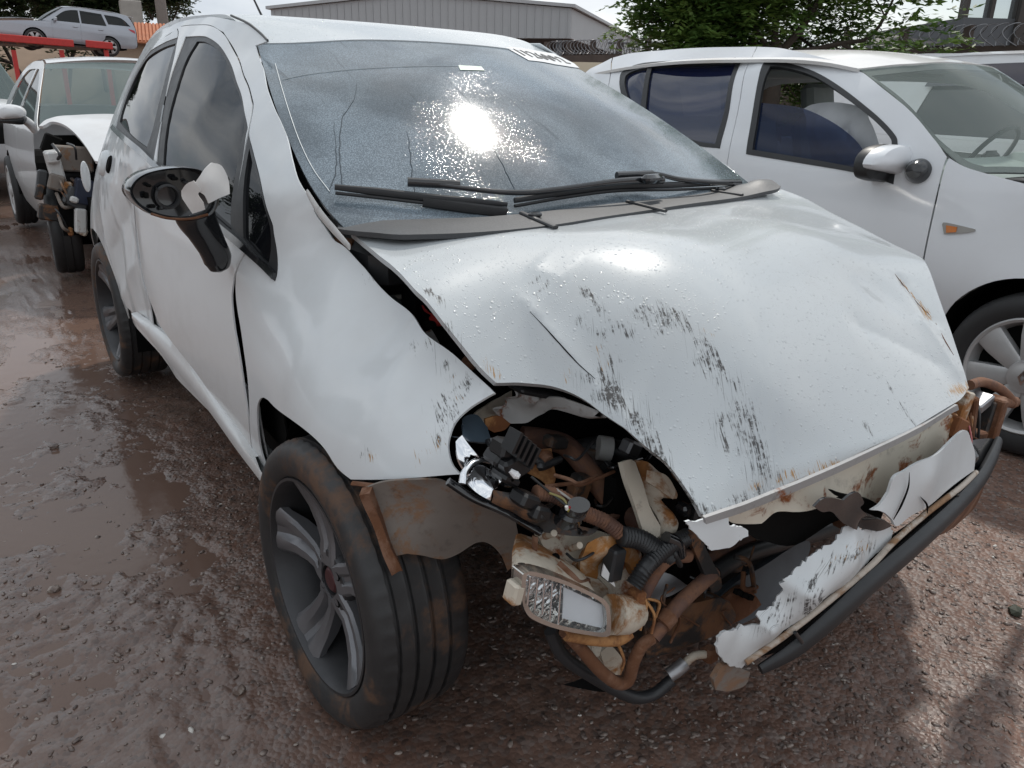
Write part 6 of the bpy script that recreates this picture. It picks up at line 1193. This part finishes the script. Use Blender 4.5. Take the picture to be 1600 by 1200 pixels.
for w_ in saloon.children:
    if w_.name.startswith('wheel') and w_.type == 'EMPTY' and w_.location.y < 0:
        w_.rotation_euler.z = R(-5)
        for c2 in w_.children:
            if c2.name.split('.')[0] in ('spoke', 'rim', 'centre_cap'): c2.data.materials[0] = M['rim_dark']
# --- white car at the far left edge
spec = dict(L=4.5, W=1.78, prof=[(.2, .80), (.45, .88), (.8, .89), (1.0, .87), (1.2, .80), (1.5, .68), (1.7, .62)], sill=.30, nose=-2.2, tail=2.2, fw=-1.35, rw=1.35, r=.35, belt=[(-2.2, .85), (-1.0, 1.02), (2.2, 1.08)], doors=(-.85, .25, 1.2), zmax=1.66, nsp=5,
    frame=[(-1.05, 1.02, 1), (-.5, 1.45), (-.25, 1.63), (.2, 1.68, 1), (1.8, 1.66), (2.1, 1.08, 1)], windows=[[(-.8, 1.06, 1), (-.3, 1.52), (.18, 1.6, 1), (.2, 1.06, 1)], [(.3, 1.06, 1), (.28, 1.6, 1), (1.2, 1.58, 1), (1.3, 1.1, 1)]],
    tops=[('windscreen', [(-1.1, 1.03), (-.7, 1.35), (-.32, 1.62)], gg, .03), ('roof', [(-.32, 1.625), (.1, 1.67), (1.2, 1.68), (1.9, 1.62)], wp, .05), ('tailgate', [(1.9, 1.62), (2.15, 1.05), (2.2, .4)], wp, .02), ('bonnet', [(-2.12, .86), (-1.7, 1.0), (-1.1, 1.05)], wp, .05), ('grille', [(-2.26, .62), (-2.2, .80), (-2.12, .86)], M['void'], .0), ('front_bumper', [(-2.22, .30), (-2.28, .42), (-2.26, .62)], M['steel'], .0)])
farcar, _ = flat_car('compact_car', 'white car with dark open grille at the left edge, behind the saloon mirror', spec, (wp, dg)); farcar.location = (-.98, 12.6, 0)
# --- silver off-roader on the red carrier
silver = plain('silver_paint', (.36, .38, .42), .32, .35, var=.06, coat=.7)
spec = dict(L=5.4, W=1.85, prof=[(.2, .84), (.5, .92), (.9, .925), (1.1, .90), (1.3, .82), (1.6, .70), (1.8, .64)], sill=.38, nose=-2.75, tail=2.4, fw=-1.45, rw=1.30, r=.39, belt=[(-2.7, .92), (-1.2, 1.12), (2.4, 1.22)], doors=(-.80, .25, 1.15), zmax=1.78, nsp=6, cat='suv',
    frame=[(-1.15, 1.12, 1), (-.55, 1.55), (-.25, 1.74), (.3, 1.80, 1), (1.9, 1.75), (2.2, 1.62), (2.38, 1.22, 1)], windows=[[(-.82, 1.17, 1), (-.35, 1.55), (-.05, 1.66), (.22, 1.69, 1), (.24, 1.19, 1)], [(.30, 1.19, 1), (.28, 1.69, 1), (1.1, 1.66, 1), (1.25, 1.2, 1)], [(1.32, 1.28, 1), (1.2, 1.65, 1), (1.85, 1.60), (2.2, 1.30, 1)]],
    tops=[('windscreen', [(-1.2, 1.14), (-.8, 1.45), (-.35, 1.73)], dg, .03), ('roof', [(-.35, 1.735), (.2, 1.81), (1.4, 1.80), (2.1, 1.72), (2.35, 1.68)], silver, .05), ('tailgate', [(2.25, 1.66), (2.4, 1.2), (2.42, .5)], silver, .03), ('bonnet', [(-2.6, 1.02), (-1.9, 1.12), (-1.2, 1.16)], silver, .05), ('smashed_front', [(-2.75, .4), (-2.65, .7), (-2.6, 1.0)], M['muddy_black'], .0)])
suv, SVF = flat_car('off_roader', 'silver off-roader with wrecked front carried high on the red ramp', spec, (silver, dg))
for fx2 in (False, True):
    panel('tail_lamp', SVF, [('p', 2.08, 1.20, 1), ('p', 2.33, 1.16, 1), ('p', 2.36, 1.04, 1), ('p', 2.2, 1.10)], plain('red_lamp', (.40, .02, .03), .2, coat=.5), suv, res=.08, toward=(-1, 0, 0), off=.006, flipx=fx2)
    for y in (.05, 1.0):
        MB().box((-.925 if not fx2 else .925, y, 1.02), (.03, .20, .035), bev=.01).build('door_handle', silver, suv)
    MB().box((-1.02 if not fx2 else 1.02, -.68, 1.22), (.22, .12, .15), bev=.03).build('door_mirror', silver, suv)
suv.rotation_euler = (R(-3.5), 0, R(-90)); q = P(111, 66, 'y', 40.0); suv.location = (q[0], 40.0, q[2]-.46)
# --- red carrier: rails, deck, legs
red = plain('red_paint_worn', (.50, .035, .03), .5, var=.3); dk = M['muddy_black']
tr = thing('car_carrier', (P(90, 75, 'y', 38.6)[0], 38.6, 0), 'red steel car carrier ramp under the silver off-roader', 'trailer')
for (a, c_, y) in [((-40, 55), (115, 68), 38.4), ((134, 68), (176, 72), 38.4), ((-40, 50), (170, 66), 41.4)]:
    p0, p1 = P(*a, 'y', y), P(*c_, 'y', y); mid = (p0+p1)/2; L_ = np.linalg.norm(p1-p0)
    MB().box(mid, (L_, .12, .27), Matrix.Rotation(-math.atan2((p1-p0)[2], (p1-p0)[0]), 3, 'Y'), .02).build('side_rail', red, tr)
p0, p1 = P(-40, 62, 'y', 38.9), P(178, 74, 'y', 38.9); mid = (p0+p1)/2
MB().box(mid+np.array([0, 1.2, -.05]), (np.linalg.norm(p1-p0), 2.6, .08), Matrix.Rotation(-math.atan2((p1-p0)[2], (p1-p0)[0]), 3, 'Y')).build('deck', dk, tr)
for u in (20, 95, 165):
    a = P(u, 74, 'y', 38.6); MB().box((a[0], 38.6, a[2]/2-.05), (.16, .16, a[2]-.1)).build('post', red, tr)
# --- white estate at the far right
spec = dict(L=4.4, W=1.75, prof=[(.2, .80), (.45, .86), (.8, .87), (1.05, .84), (1.2, .79), (1.45, .70), (1.6, .62)], sill=.25, nose=-2.1, tail=2.2, fw=-1.3, rw=1.3, r=.31, belt=[(-2.1, .80), (-1.0, 1.0), (2.2, 1.05)], doors=(-.75, .35, 1.25), zmax=1.56, nsp=7,
    frame=[(-1.0, 1.0, 1), (-.45, 1.42), (-.1, 1.56), (.3, 1.6, 1), (1.9, 1.58), (2.1, 1.05, 1)], windows=[[(-.70, 1.04, 1), (-.3, 1.42), (.05, 1.50), (.28, 1.52, 1), (.30, 1.05, 1)], [(.40, 1.05, 1), (.38, 1.52, 1), (1.2, 1.50, 1), (1.32, 1.06, 1)]],
    tops=[('windscreen', [(-1.05, 1.0), (-.65, 1.3), (-.2, 1.54)], gg, .03), ('roof', [(-.2, 1.545), (.3, 1.60), (1.2, 1.60), (1.95, 1.54)], wp, .05), ('tailgate', [(1.95, 1.54), (2.15, 1.0), (2.2, .3)], wp, .02), ('bonnet', [(-2.15, .72), (-1.7, .92), (-1.05, 1.02)], wp, .05), ('front_bumper', [(-2.2, .25), (-2.25, .5), (-2.15, .72)], wp, .0)])
van, VF = flat_car('estate_car', 'white car with a dark wind deflector over its window, behind the parked white hatchback', spec, (wp, M['gloss_black']))
panel('wind_deflector', VF, [('p', .36, 1.40, 1), ('p', .36, 1.54, 1), ('p', 1.22, 1.52, 1), ('p', 1.27, 1.38, 1)], plain('smoke_deflector', (.03, .025, .04), .2, coat=.6), van, res=.08, toward=(-1, 0, 0), off=.03, thick=.006)
van.location = (5.55, 1.55, 0)
# ================================================================= buildings
def at_h(u, v, dist):
    d = ray(u, v); t = dist/math.hypot(d[0], d[1]); return CAM+t*d
conc = plain('weathered_concrete', (.36, .34, .31), .9, var=.25, scale=2.5, bumpy=.2, bscale=30); sheetm = plain('grey_sheet_cladding', (.40, .41, .42), .55, var=.06, scale=.6)
wa, wb = at_h(423, 15, 46), at_h(893, 13, 40); wx = wb-wa; wx[2] = 0; wl = np.linalg.norm(wx); wx /= wl; wy = np.array([-wx[1], wx[0], 0])
zt, zb = wb[2], at_h(893, 60, 40)[2]
wh_ = thing('warehouse', (*((wa+wb)/2)[:2], 0), 'open-sided warehouse with a wide pale grey sheet gable', 'warehouse')
pk = at_h(660, -6, 43)[2]; o_ = np.array([wa[0], wa[1], 0.0])
def wpnt(s_, d_, z): return o_+wx*s_+wy*d_+np.array([0, 0, z])
MB().prism([wpnt(0, 0, zb), wpnt(wl, 0, zb), wpnt(wl, 0, zt), wpnt(wl/2, 0, pk), wpnt(0, 0, zt)], wy*.15).build('gable', sheetm, wh_)
n = 40
for k in range(n):
    s_ = (k+.5)*wl/n; top = zt+(pk-zt)*(1-abs(s_/wl*2-1)); MB().box(wpnt(s_, -.02, (zb+top)/2), (.05, .015, top-zb-.1), Matrix.Rotation(math.atan2(wx[1], wx[0]), 3, 'Z')).build('cladding_rib', sheetm, wh_)
MB().prism([wpnt(-.2, -.15, zt+.02), wpnt(wl/2, -.15, pk+.02), wpnt(wl+.2, -.15, zt+.02), wpnt(wl+.2, -.15, zt+.16), wpnt(wl/2, -.15, pk+.18), wpnt(-.2, -.15, zt+.16)], wy*24).build('roof', plain('roof_edge', (.42, .43, .44), .5), wh_)
MB().prism([wpnt(wl, .1, zb), wpnt(wl, 24, zb), wpnt(wl, 24, zt), wpnt(wl, .1, zt)], -wx*.1).build('side_cladding', sheetm, wh_)
MB().prism([wpnt(.1, .2, zb+.02), wpnt(wl-.1, .2, zb+.02), wpnt(wl-.1, 23.8, zb+.02), wpnt(.1, 23.8, zb+.02)], np.array([0, 0, .1])).build('soffit', plain('soffit', (.08, .08, .085), .8), wh_)
for s_, d_ in [(wl-.6, .3), (.6, .3), (wl/2, .3), (wl-.6, 12), (wl-.6, 23)]: MB().box(wpnt(s_, d_, zb/2), (.22, .22, zb)).build('column', plain('column_steel', (.10, .11, .12), .6), wh_)
# lattice girder
gm = plain('girder_steel', (.10, .105, .11), .6); ga_, gb_ = at_h(845, 78, 48), at_h(1035, 79, 52); gd = gb_-ga_; gl = np.linalg.norm(gd); gd /= gl
gr = thing('lattice_girder', (*((ga_+gb_)/2)[:2], 0), 'long dark lattice girder above the wall beside the warehouse', 'girder')
H_ = np.array([0, 0, .78])
tube('top_chord', [ga_+H_*.5, gb_+H_*.5], .06, gm, gr, seg=6); tube('bottom_chord', [ga_-H_*.5, gb_-H_*.5], .06, gm, gr, seg=6)
for k in range(22):
    a = ga_+gd*gl*k/22; c_ = ga_+gd*gl*(k+.5)/22; e_ = ga_+gd*gl*(k+1)/22
    MB().tube([a-H_*.5, c_+H_*.5], .035, seg=5).tube([c_+H_*.5, e_-H_*.5], .035, seg=5).build('lattice_bar', gm, gr)
for t in (.02, .98): p_ = ga_+gd*gl*t; MB().box((p_[0], p_[1], p_[2]/2-.2), (.2, .2, p_[2]-.4)).build('post', gm, gr)
# perimeter wall with razor wire
wallm = plain('stained_wall', (.085, .065, .055), .9, var=.5, scale=1.4, bumpy=.3, bscale=12)
W0, W1 = at_h(1620, 78, 21.0), at_h(820, 90, 36); W0[2] = W1[2] = 0; wd_ = W1-W0; wln = np.linalg.norm(wd_); wd_ /= wln; wnn = np.array([-wd_[1], wd_[0], 0]); hw0, hw1 = at_h(1600, 76, 21)[2], at_h(830, 87, 36)[2]
pw = thing('perimeter_wall', (*((W0+W1)/2)[:2], 0), 'dark stained yard wall topped with coils of razor wire', 'wall')
MB().prism([W0-wd_*4, W1+wd_*3, W1+wd_*3+np.array([0, 0, hw1]), W0-wd_*4+np.array([0, 0, hw0])], wnn*.2).build('wall_face', wallm, pw)
for k in range(14):
    a = W0+wd_*wln*k/13; h_ = hw0+(hw1-hw0)*k/13; MB().box(a+np.array([0, 0, h_/2+.25])-wnn*.06, (.16, .16, h_+.5), Matrix.Rotation(math.atan2(wd_[1], wd_[0]), 3, 'Z')).build('pillar', wallm, pw)
b = MB(); tt = np.linspace(0, 1, 2600); cl = 78
cp = [W0+wd_*wln*t*.9+np.array([0, 0, hw0+(hw1-hw0)*t*.9+.26])+wnn*(.1+.24*math.cos(2*math.pi*cl*t))+np.array([0, 0, .24*math.sin(2*math.pi*cl*t)])+wd_*.12*math.sin(4*math.pi*cl*t+1) for t in tt]
b.tube(cp, .011, seg=4, n=1, cap=False); b.build('razor_wire', plain('razor_wire', (.22, .22, .23), .45, .6), pw)
# low cream wall seen between the cars
ca, cb = at_h(890, 97, 14), at_h(975, 98, 14)
cw = thing('cream_wall', (*((ca+cb)/2)[:2], 0), 'low cream painted wall glimpsed between the two hatchback roofs', 'wall')
MB().box(((ca+cb)/2)[:2].tolist()+[ca[2]/2], (4.2, .2, ca[2]), Matrix.Rotation(R(-40), 3, 'Z')).build('wall_face', plain('cream_render', (.62, .55, .42), .85, var=.08, scale=2), cw)
# shed roof behind the tree
sa, sb = at_h(1372, 72, 24), at_h(1492, 74, 24); sd = sb-sa; sd[2] = 0; slen = np.linalg.norm(sd); sd /= slen; sn = np.array([-sd[1], sd[0], 0]); zr = at_h(1430, 50, 26)[2]
sh = thing('shed', (*((sa+sb)/2)[:2], 0), 'low shed with weathered grey sheet roof behind the tree', 'shed')
B0 = np.array([sa[0], sa[1], 0])-sd*.5
MB().prism([B0+[0, 0, sa[2]], B0+sd*(slen+1)+[0, 0, sa[2]], B0+sd*(slen+.2)+sn*3+[0, 0, zr], B0+sd*.8+sn*3+[0, 0, zr]], np.array([0, 0, .06])).build('roof', plain('old_sheet_roof', (.20, .185, .175), .8, var=.3, scale=1.2), sh)
MB().prism([B0+sn*.3, B0+sd*(slen+1)+sn*.3, B0+sd*(slen+1)+sn*.3+[0, 0, sa[2]-.05], B0+sn*.3+[0, 0, sa[2]-.05]], sn*.15).build('wall', wallm, sh)
# tower at the upper right
ta = at_h(1497, 75, 23.4); td = np.array([.83, -.56, 0]); td /= np.linalg.norm(td); tn = np.array([-td[1], td[0], 0]); ob = np.array([ta[0], ta[1], 0])
tw = thing('watch_building', (*ob[:2], 0), 'dark grey block with tall glazed windows at the upper right', 'building')
tg = plain('tower_render', (.13, .135, .145), .8, var=.2, scale=1.2); zw = at_h(1505, 27, 23.4)[2]
MB().prism([ob, ob+td*8, ob+td*8+[0, 0, zw], ob+[0, 0, zw]], tn*5).build('lower_wall', tg, tw)
MB().prism([ob+[0, 0, zw+2.6], ob+td*8+[0, 0, zw+2.6], ob+td*8+[0, 0, zw+5], ob+[0, 0, zw+5]], tn*5).build('upper_wall', tg, tw)
for s_ in (0.0, .62, 1.25, 1.75, 2.9, 4.0, 5.0):
    MB().prism([ob+td*s_+[0, 0, zw], ob+td*(s_+(.09 if s_ not in (1.25,) else .5))+[0, 0, zw], ob+td*(s_+(.09 if s_ != 1.25 else .5))+[0, 0, zw+2.6], ob+td*s_+[0, 0, zw+2.6]], tn*.3).build('mullion', plain('mullion', (.06, .05, .045), .6), tw)
MB().prism([ob+tn*.14+[0, 0, zw+.01], ob+td*7.9+tn*.14+[0, 0, zw+.01], ob+td*7.9+tn*.14+[0, 0, zw+2.59], ob+tn*.14+[0, 0, zw+2.59]], tn*.03).build('pane', glass('pale_pane', (.75, .80, .82), .25, (.45, .5, .52), .05), tw)
MB().prism([ob+td*1.25-tn*.02, ob+td*1.75-tn*.02, ob+td*1.75-tn*.02+[0, 0, zw+2.7], ob+td*1.25-tn*.02+[0, 0, zw+2.7]], -tn*.12).build('pillar', plain('dark_pillar', (.07, .06, .055), .8), tw)
# terracotta house at the left
ha, hb_ = at_h(206, 66, 48), at_h(276, 66, 48); hd_ = hb_-ha; hd_[2] = 0; hl = np.linalg.norm(hd_); hd_ /= hl; hn = np.array([-hd_[1], hd_[0], 0]); h0 = np.array([ha[0], ha[1], 0]); hz, hr = at_h(240, 66, 48)[2], at_h(240, 38, 51)[2]
ho = thing('tiled_house', (*h0[:2], 0), 'low house with an orange clay tiled roof behind the off-roader', 'house')
MB().prism([h0-hd_*1+hn*.4, h0+hd_*(hl+4)+hn*.4, h0+hd_*(hl+4)+hn*.4+[0, 0, hz], h0-hd_*1+hn*.4+[0, 0, hz]], hn*.2).build('wall', plain('house_wall', (.35, .27, .2), .9), ho)
tile = plain('clay_tile', (.42, .15, .07), .8, var=.35, scale=3); NT_ = 40
for k in range(NT_):
    s_ = -1.2+(hl+5)*k/NT_; w_ = (hl+5)/NT_; a = h0+hd_*s_+[0, 0, hz]; c_ = h0+hd_*s_+hn*3.2+[0, 0, hr]
    MB().tube([a, c_], w_*.52, seg=6).build('tile', tile, ho)
MB().prism([h0-hd_*1.3-hn*.1+[0, 0, hz-.08], h0+hd_*(hl+4)-hn*.1+[0, 0, hz-.08], h0+hd_*(hl+4)+hn*3.2+[0, 0, hr-.08], h0-hd_*1.3+hn*3.2+[0, 0, hr-.08]], np.array([0, 0, .07])).build('roof', tile, ho)
a, c_ = at_h(191, 38, 58), at_h(219, 2, 58); pc = (a+c_)/2
pl = thing('concrete_pillar', (pc[0], pc[1], 0), 'thick blocky concrete pillar above the off-roader tail', 'pillar')
MB().box((pc[0], pc[1], c_[2]/2), (1.2, 1.0, c_[2]), Matrix.Rotation(R(-8), 3, 'Z'), .05).build('shaft', conc, pl)
# ================================================================= trees
bark = plain('bark', (.075, .06, .05), .9, var=.35, scale=9, bumpy=.5, bscale=25)
def leafm(name, a, b_):
    s = NT(name); f = s.noise(1.1, 3); g = s.noise(9, 2); c = s.mix(s.step(f, .35, .65), a, b_); c = s.mix(s.math('MULTIPLY', s.step(g, .62, .72), .5), c, (.22, .20, .05))
    s.setb(Base_Color=c, Roughness=.5); s.b.inputs['Subsurface Weight'].default_value = 0
    tl = s.n('ShaderNodeBsdfTranslucent'); s.l(c, tl.inputs[0]); mx = s.n('ShaderNodeMixShader'); mx.inputs[0].default_value = .35; s.l(s.b.outputs[0], mx.inputs[1]); s.l(tl.outputs[0], mx.inputs[2]); s.l(mx.outputs[0], s.out.inputs[0]); return s.m
leaf_g = leafm('leaf_green', (.085, .170, .040), (.15, .24, .055)); leaf_d = leafm('leaf_dark', (.030, .055, .022), (.06, .09, .035))
def sprigs(pts, r, n_leaf, size, spread):
    V = []; F = []
    for q in pts:
        d = r.normal(0, 1, 3); d[2] *= .45; d /= np.linalg.norm(d); side = np.cross(d, [0, 0, 1.0]); side /= max(np.linalg.norm(side), 1e-6); L_ = spread*r.uniform(.6, 1.3)
        for k in range(n_leaf):
            t = (k//2+1)/(n_leaf/2); s_ = 1 if k % 2 else -1; b0 = q+d*L_*t+np.array([0, 0, -.10*L_*t*t]); ld = side*s_*.9+d*.45+r.normal(0, .22, 3); ld /= np.linalg.norm(ld); wv = np.cross(ld, [0, 0, 1.0]+r.normal(0, .35, 3)); wv /= max(np.linalg.norm(wv), 1e-6)
            l = size*r.uniform(.7, 1.2); w = l*.20; i = len(V); V += [b0, b0+ld*l*.5+wv*w, b0+ld*l, b0+ld*l*.5-wv*w]; F.append((i, i+1, i+2, i+3))
    return V, F
def grow(b, tips, p, d, L_, rad, lev, r, up=.1, wood=True):
    n = 4; pts = [p]; q = p.copy(); dd = d.copy()
    for k in range(n):
        dd = dd+r.normal(0, .16, 3)+np.array([0, 0, up*.3]); dd /= np.linalg.norm(dd); q = q+dd*L_/n; pts.append(q)
        if lev <= 1: tips.append(q+r.normal(0, .12, 3)*L_)
    b.tube(pts, [rad, rad*.85, rad*.7, rad*.55], seg=7 if lev > 1 else 5, n=3)
    if lev == 0: tips.append(q); return
    for k in range(3 if lev > 1 else 4):
        i = r.integers(2, n+1); a = r.normal(0, 1, 3); a -= dd*(a@dd); a /= np.linalg.norm(a); nd = dd*.75+a*.75+np.array([0, 0, up]); nd /= np.linalg.norm(nd); grow(b, tips, pts[i], nd, L_*r.uniform(.55, .8), rad*.5, lev-1, r, up)
def tree(name, label, base, starts, mat, seed, n_leaf=12, size=.16, spread=.5, dens=5, lev=3, group=None, cat='tree'):
    r = np.random.default_rng(seed); t = thing(name, base, label, cat, group); b = MB(); tips = []
    for (p, d, L_, rad) in starts: grow(b, tips, np.array(p, float), np.array(d, float)/np.linalg.norm(d), L_, rad, lev, r)
    b.build('trunk', bark, t, True); pts = []
    for q in tips: pts += [q+r.normal(0, spread*.55, 3) for _ in range(dens)]
    V, F = sprigs(pts, r, n_leaf, size, spread); mesh_obj('crown', V, F, mat, t, False); return t
tb = at_h(1212, 72, 17.5); g0 = np.array([tb[0], tb[1], 0.0]); rt = np.array([RT[0], RT[1], 0]); rt /= np.linalg.norm(rt); fwd = np.array([-rt[1], rt[0], 0])
fork = tb+np.array([0, 0, -.2])
tree('pinnate_tree', 'green broad tree with fine feathery leaves and forked dark trunk beyond the right hatchback', (g0[0], g0[1], 0), [(g0, fork-g0, np.linalg.norm(fork-g0), .17)][:0]+[(fork, -rt*.75+np.array([0, 0, .75]), 1.0, .065), (fork, rt*.55+np.array([0, 0, .85]), 1.9, .08), (fork, rt*1.0+np.array([0, 0, .3]), 1.7, .07), (fork, -rt*.15+fwd*.4+np.array([0, 0, 1]), 1.6, .08), (fork, rt*1.0+fwd*.6+np.array([0, 0, .5]), 2.0, .07), (fork, -rt*1.0+np.array([0, 0, .5]), .8, .055)], leaf_g, 5, dens=3, size=.18, spread=.55)
tube('trunk', [g0, g0*.5+fork*.5+np.array([.08, 0, 0]), fork, fork+np.array([0, 0, .3])], [.2, .17, .16, .1], bark, [o for o in S.objects if o.name.startswith('pinnate_tree')][0], seg=10)
tb2 = at_h(1128, 72, 18.5); g2 = np.array([tb2[0], tb2[1], 0.0])
tree('pinnate_tree', 'smaller green tree with straight dark trunk, left of the forked tree', (g2[0], g2[1], 0), [(g2, np.array([.0, 0, 1]), 2.6, .12), (tb2, -rt*.7+np.array([0, 0, .7]), .8, .05), (tb2, rt*.3+np.array([0, 0, .9]), 1.0, .06)], leaf_g, 9, dens=3, size=.18, spread=.55)
for k, (u, v, dist, h_, lb, nm, m_) in enumerate([(150, 16, 72, 2.0, 'dark bushy tree top behind the concrete pillar', 'bushy_tree', leaf_d), (236, 14, 74, 2.0, 'dark green tree between the pillar and the bare trunk', 'bushy_tree', leaf_d), (30, 4, 66, 2.6, 'olive green tree crown above the off-roader bonnet', 'bushy_tree', leaf_d), (-40, 5, 62, 2.6, 'olive tree at the far left edge of the yard', 'bushy_tree', leaf_d), (80, 4, 70, 2.2, 'pale olive tree behind the off-roader roof', 'bushy_tree', leaf_d)]):
    c_ = at_h(u, v, dist); tree(nm, lb, (c_[0], c_[1], 0), [(np.array([c_[0], c_[1], 0.0]), np.array([0, 0, 1.0]), c_[2]-.8, .16), (c_-[0, 0, .8], np.array([.5, 0, .6]), h_, .07), (c_-[0, 0, .8], np.array([-.5, .1, .5]), h_, .07), (c_-[0, 0, .8], np.array([0, -.4, .6]), h_, .07)], m_, 20+k, dens=9, size=.42, spread=.6, n_leaf=8, lev=2)
c_ = at_h(254, 20, 58); pt_ = thing('palm_trunk', (c_[0], c_[1], 0), 'bare pale grey palm trunk rising left of the hatchback roof', 'tree')
tube('trunk', [np.array([c_[0], c_[1], 0]), np.array([c_[0], c_[1], 3]), np.array([c_[0]-.1, c_[1], 8])], [.40, .35, .32], plain('palm_bark', (.22, .19, .17), .9, var=.3, bumpy=.4, bscale=15), pt_, seg=12)
# trees of the yard's far left side (the picture shows them in the door windows)
for k, (x, y) in enumerate([(-9, 4.5), (-12, 9), (-8, 12)]):
    tree('bushy_tree', ['dense tree left of the yard, mirrored in the front door window', 'tree at the left yard edge, mirrored in the rear door window', 'tall dark tree at the left yard edge behind the saloon'][k], (x, y, 0), [(np.array([x, y, 0.0]), np.array([0, 0, 1.0]), 1.6, .16), (np.array([x, y, 1.5]), np.array([.4, .3, .7]), 1.5, .08), (np.array([x, y, 1.5]), np.array([-.5, -.4, .6]), 1.5, .08), (np.array([x, y, 1.5]), np.array([.1, -.6, .7]), 1.5, .08)], leaf_d, 60+k, dens=6, size=.30, spread=.5, n_leaf=8, lev=2)

# earth bank far behind the carrier
hp = [at_h(u, v, 84) for u, v in [(-420, 60), (-200, 52), (0, 50), (90, 55), (180, 58), (270, 66), (340, 84), (420, 118)]]; V = []
for q in hp:
    d_ = np.array([q[0]-CX, q[1]-CY, 0]); d_ /= np.linalg.norm(d_)
    for (a, k) in [(-14, 0), (-9, .45), (-4, .85), (0, 1), (10, .9), (40, 0)]: V.append((q[0]+d_[0]*a, q[1]+d_[1]*a, max(-.2, q[2]*k-.2*(k == 0))+rng.normal(0, .12)*(k > 0)))
tag(MB().add(V, [(i*6+k, i*6+k+1, (i+1)*6+k+1, (i+1)*6+k) for i in range(len(hp)-1) for k in range(5)]).build('earth_bank', plain('dry_earth', (.24, .17, .12), .95, var=.35, scale=.4), None, True), kind='structure')
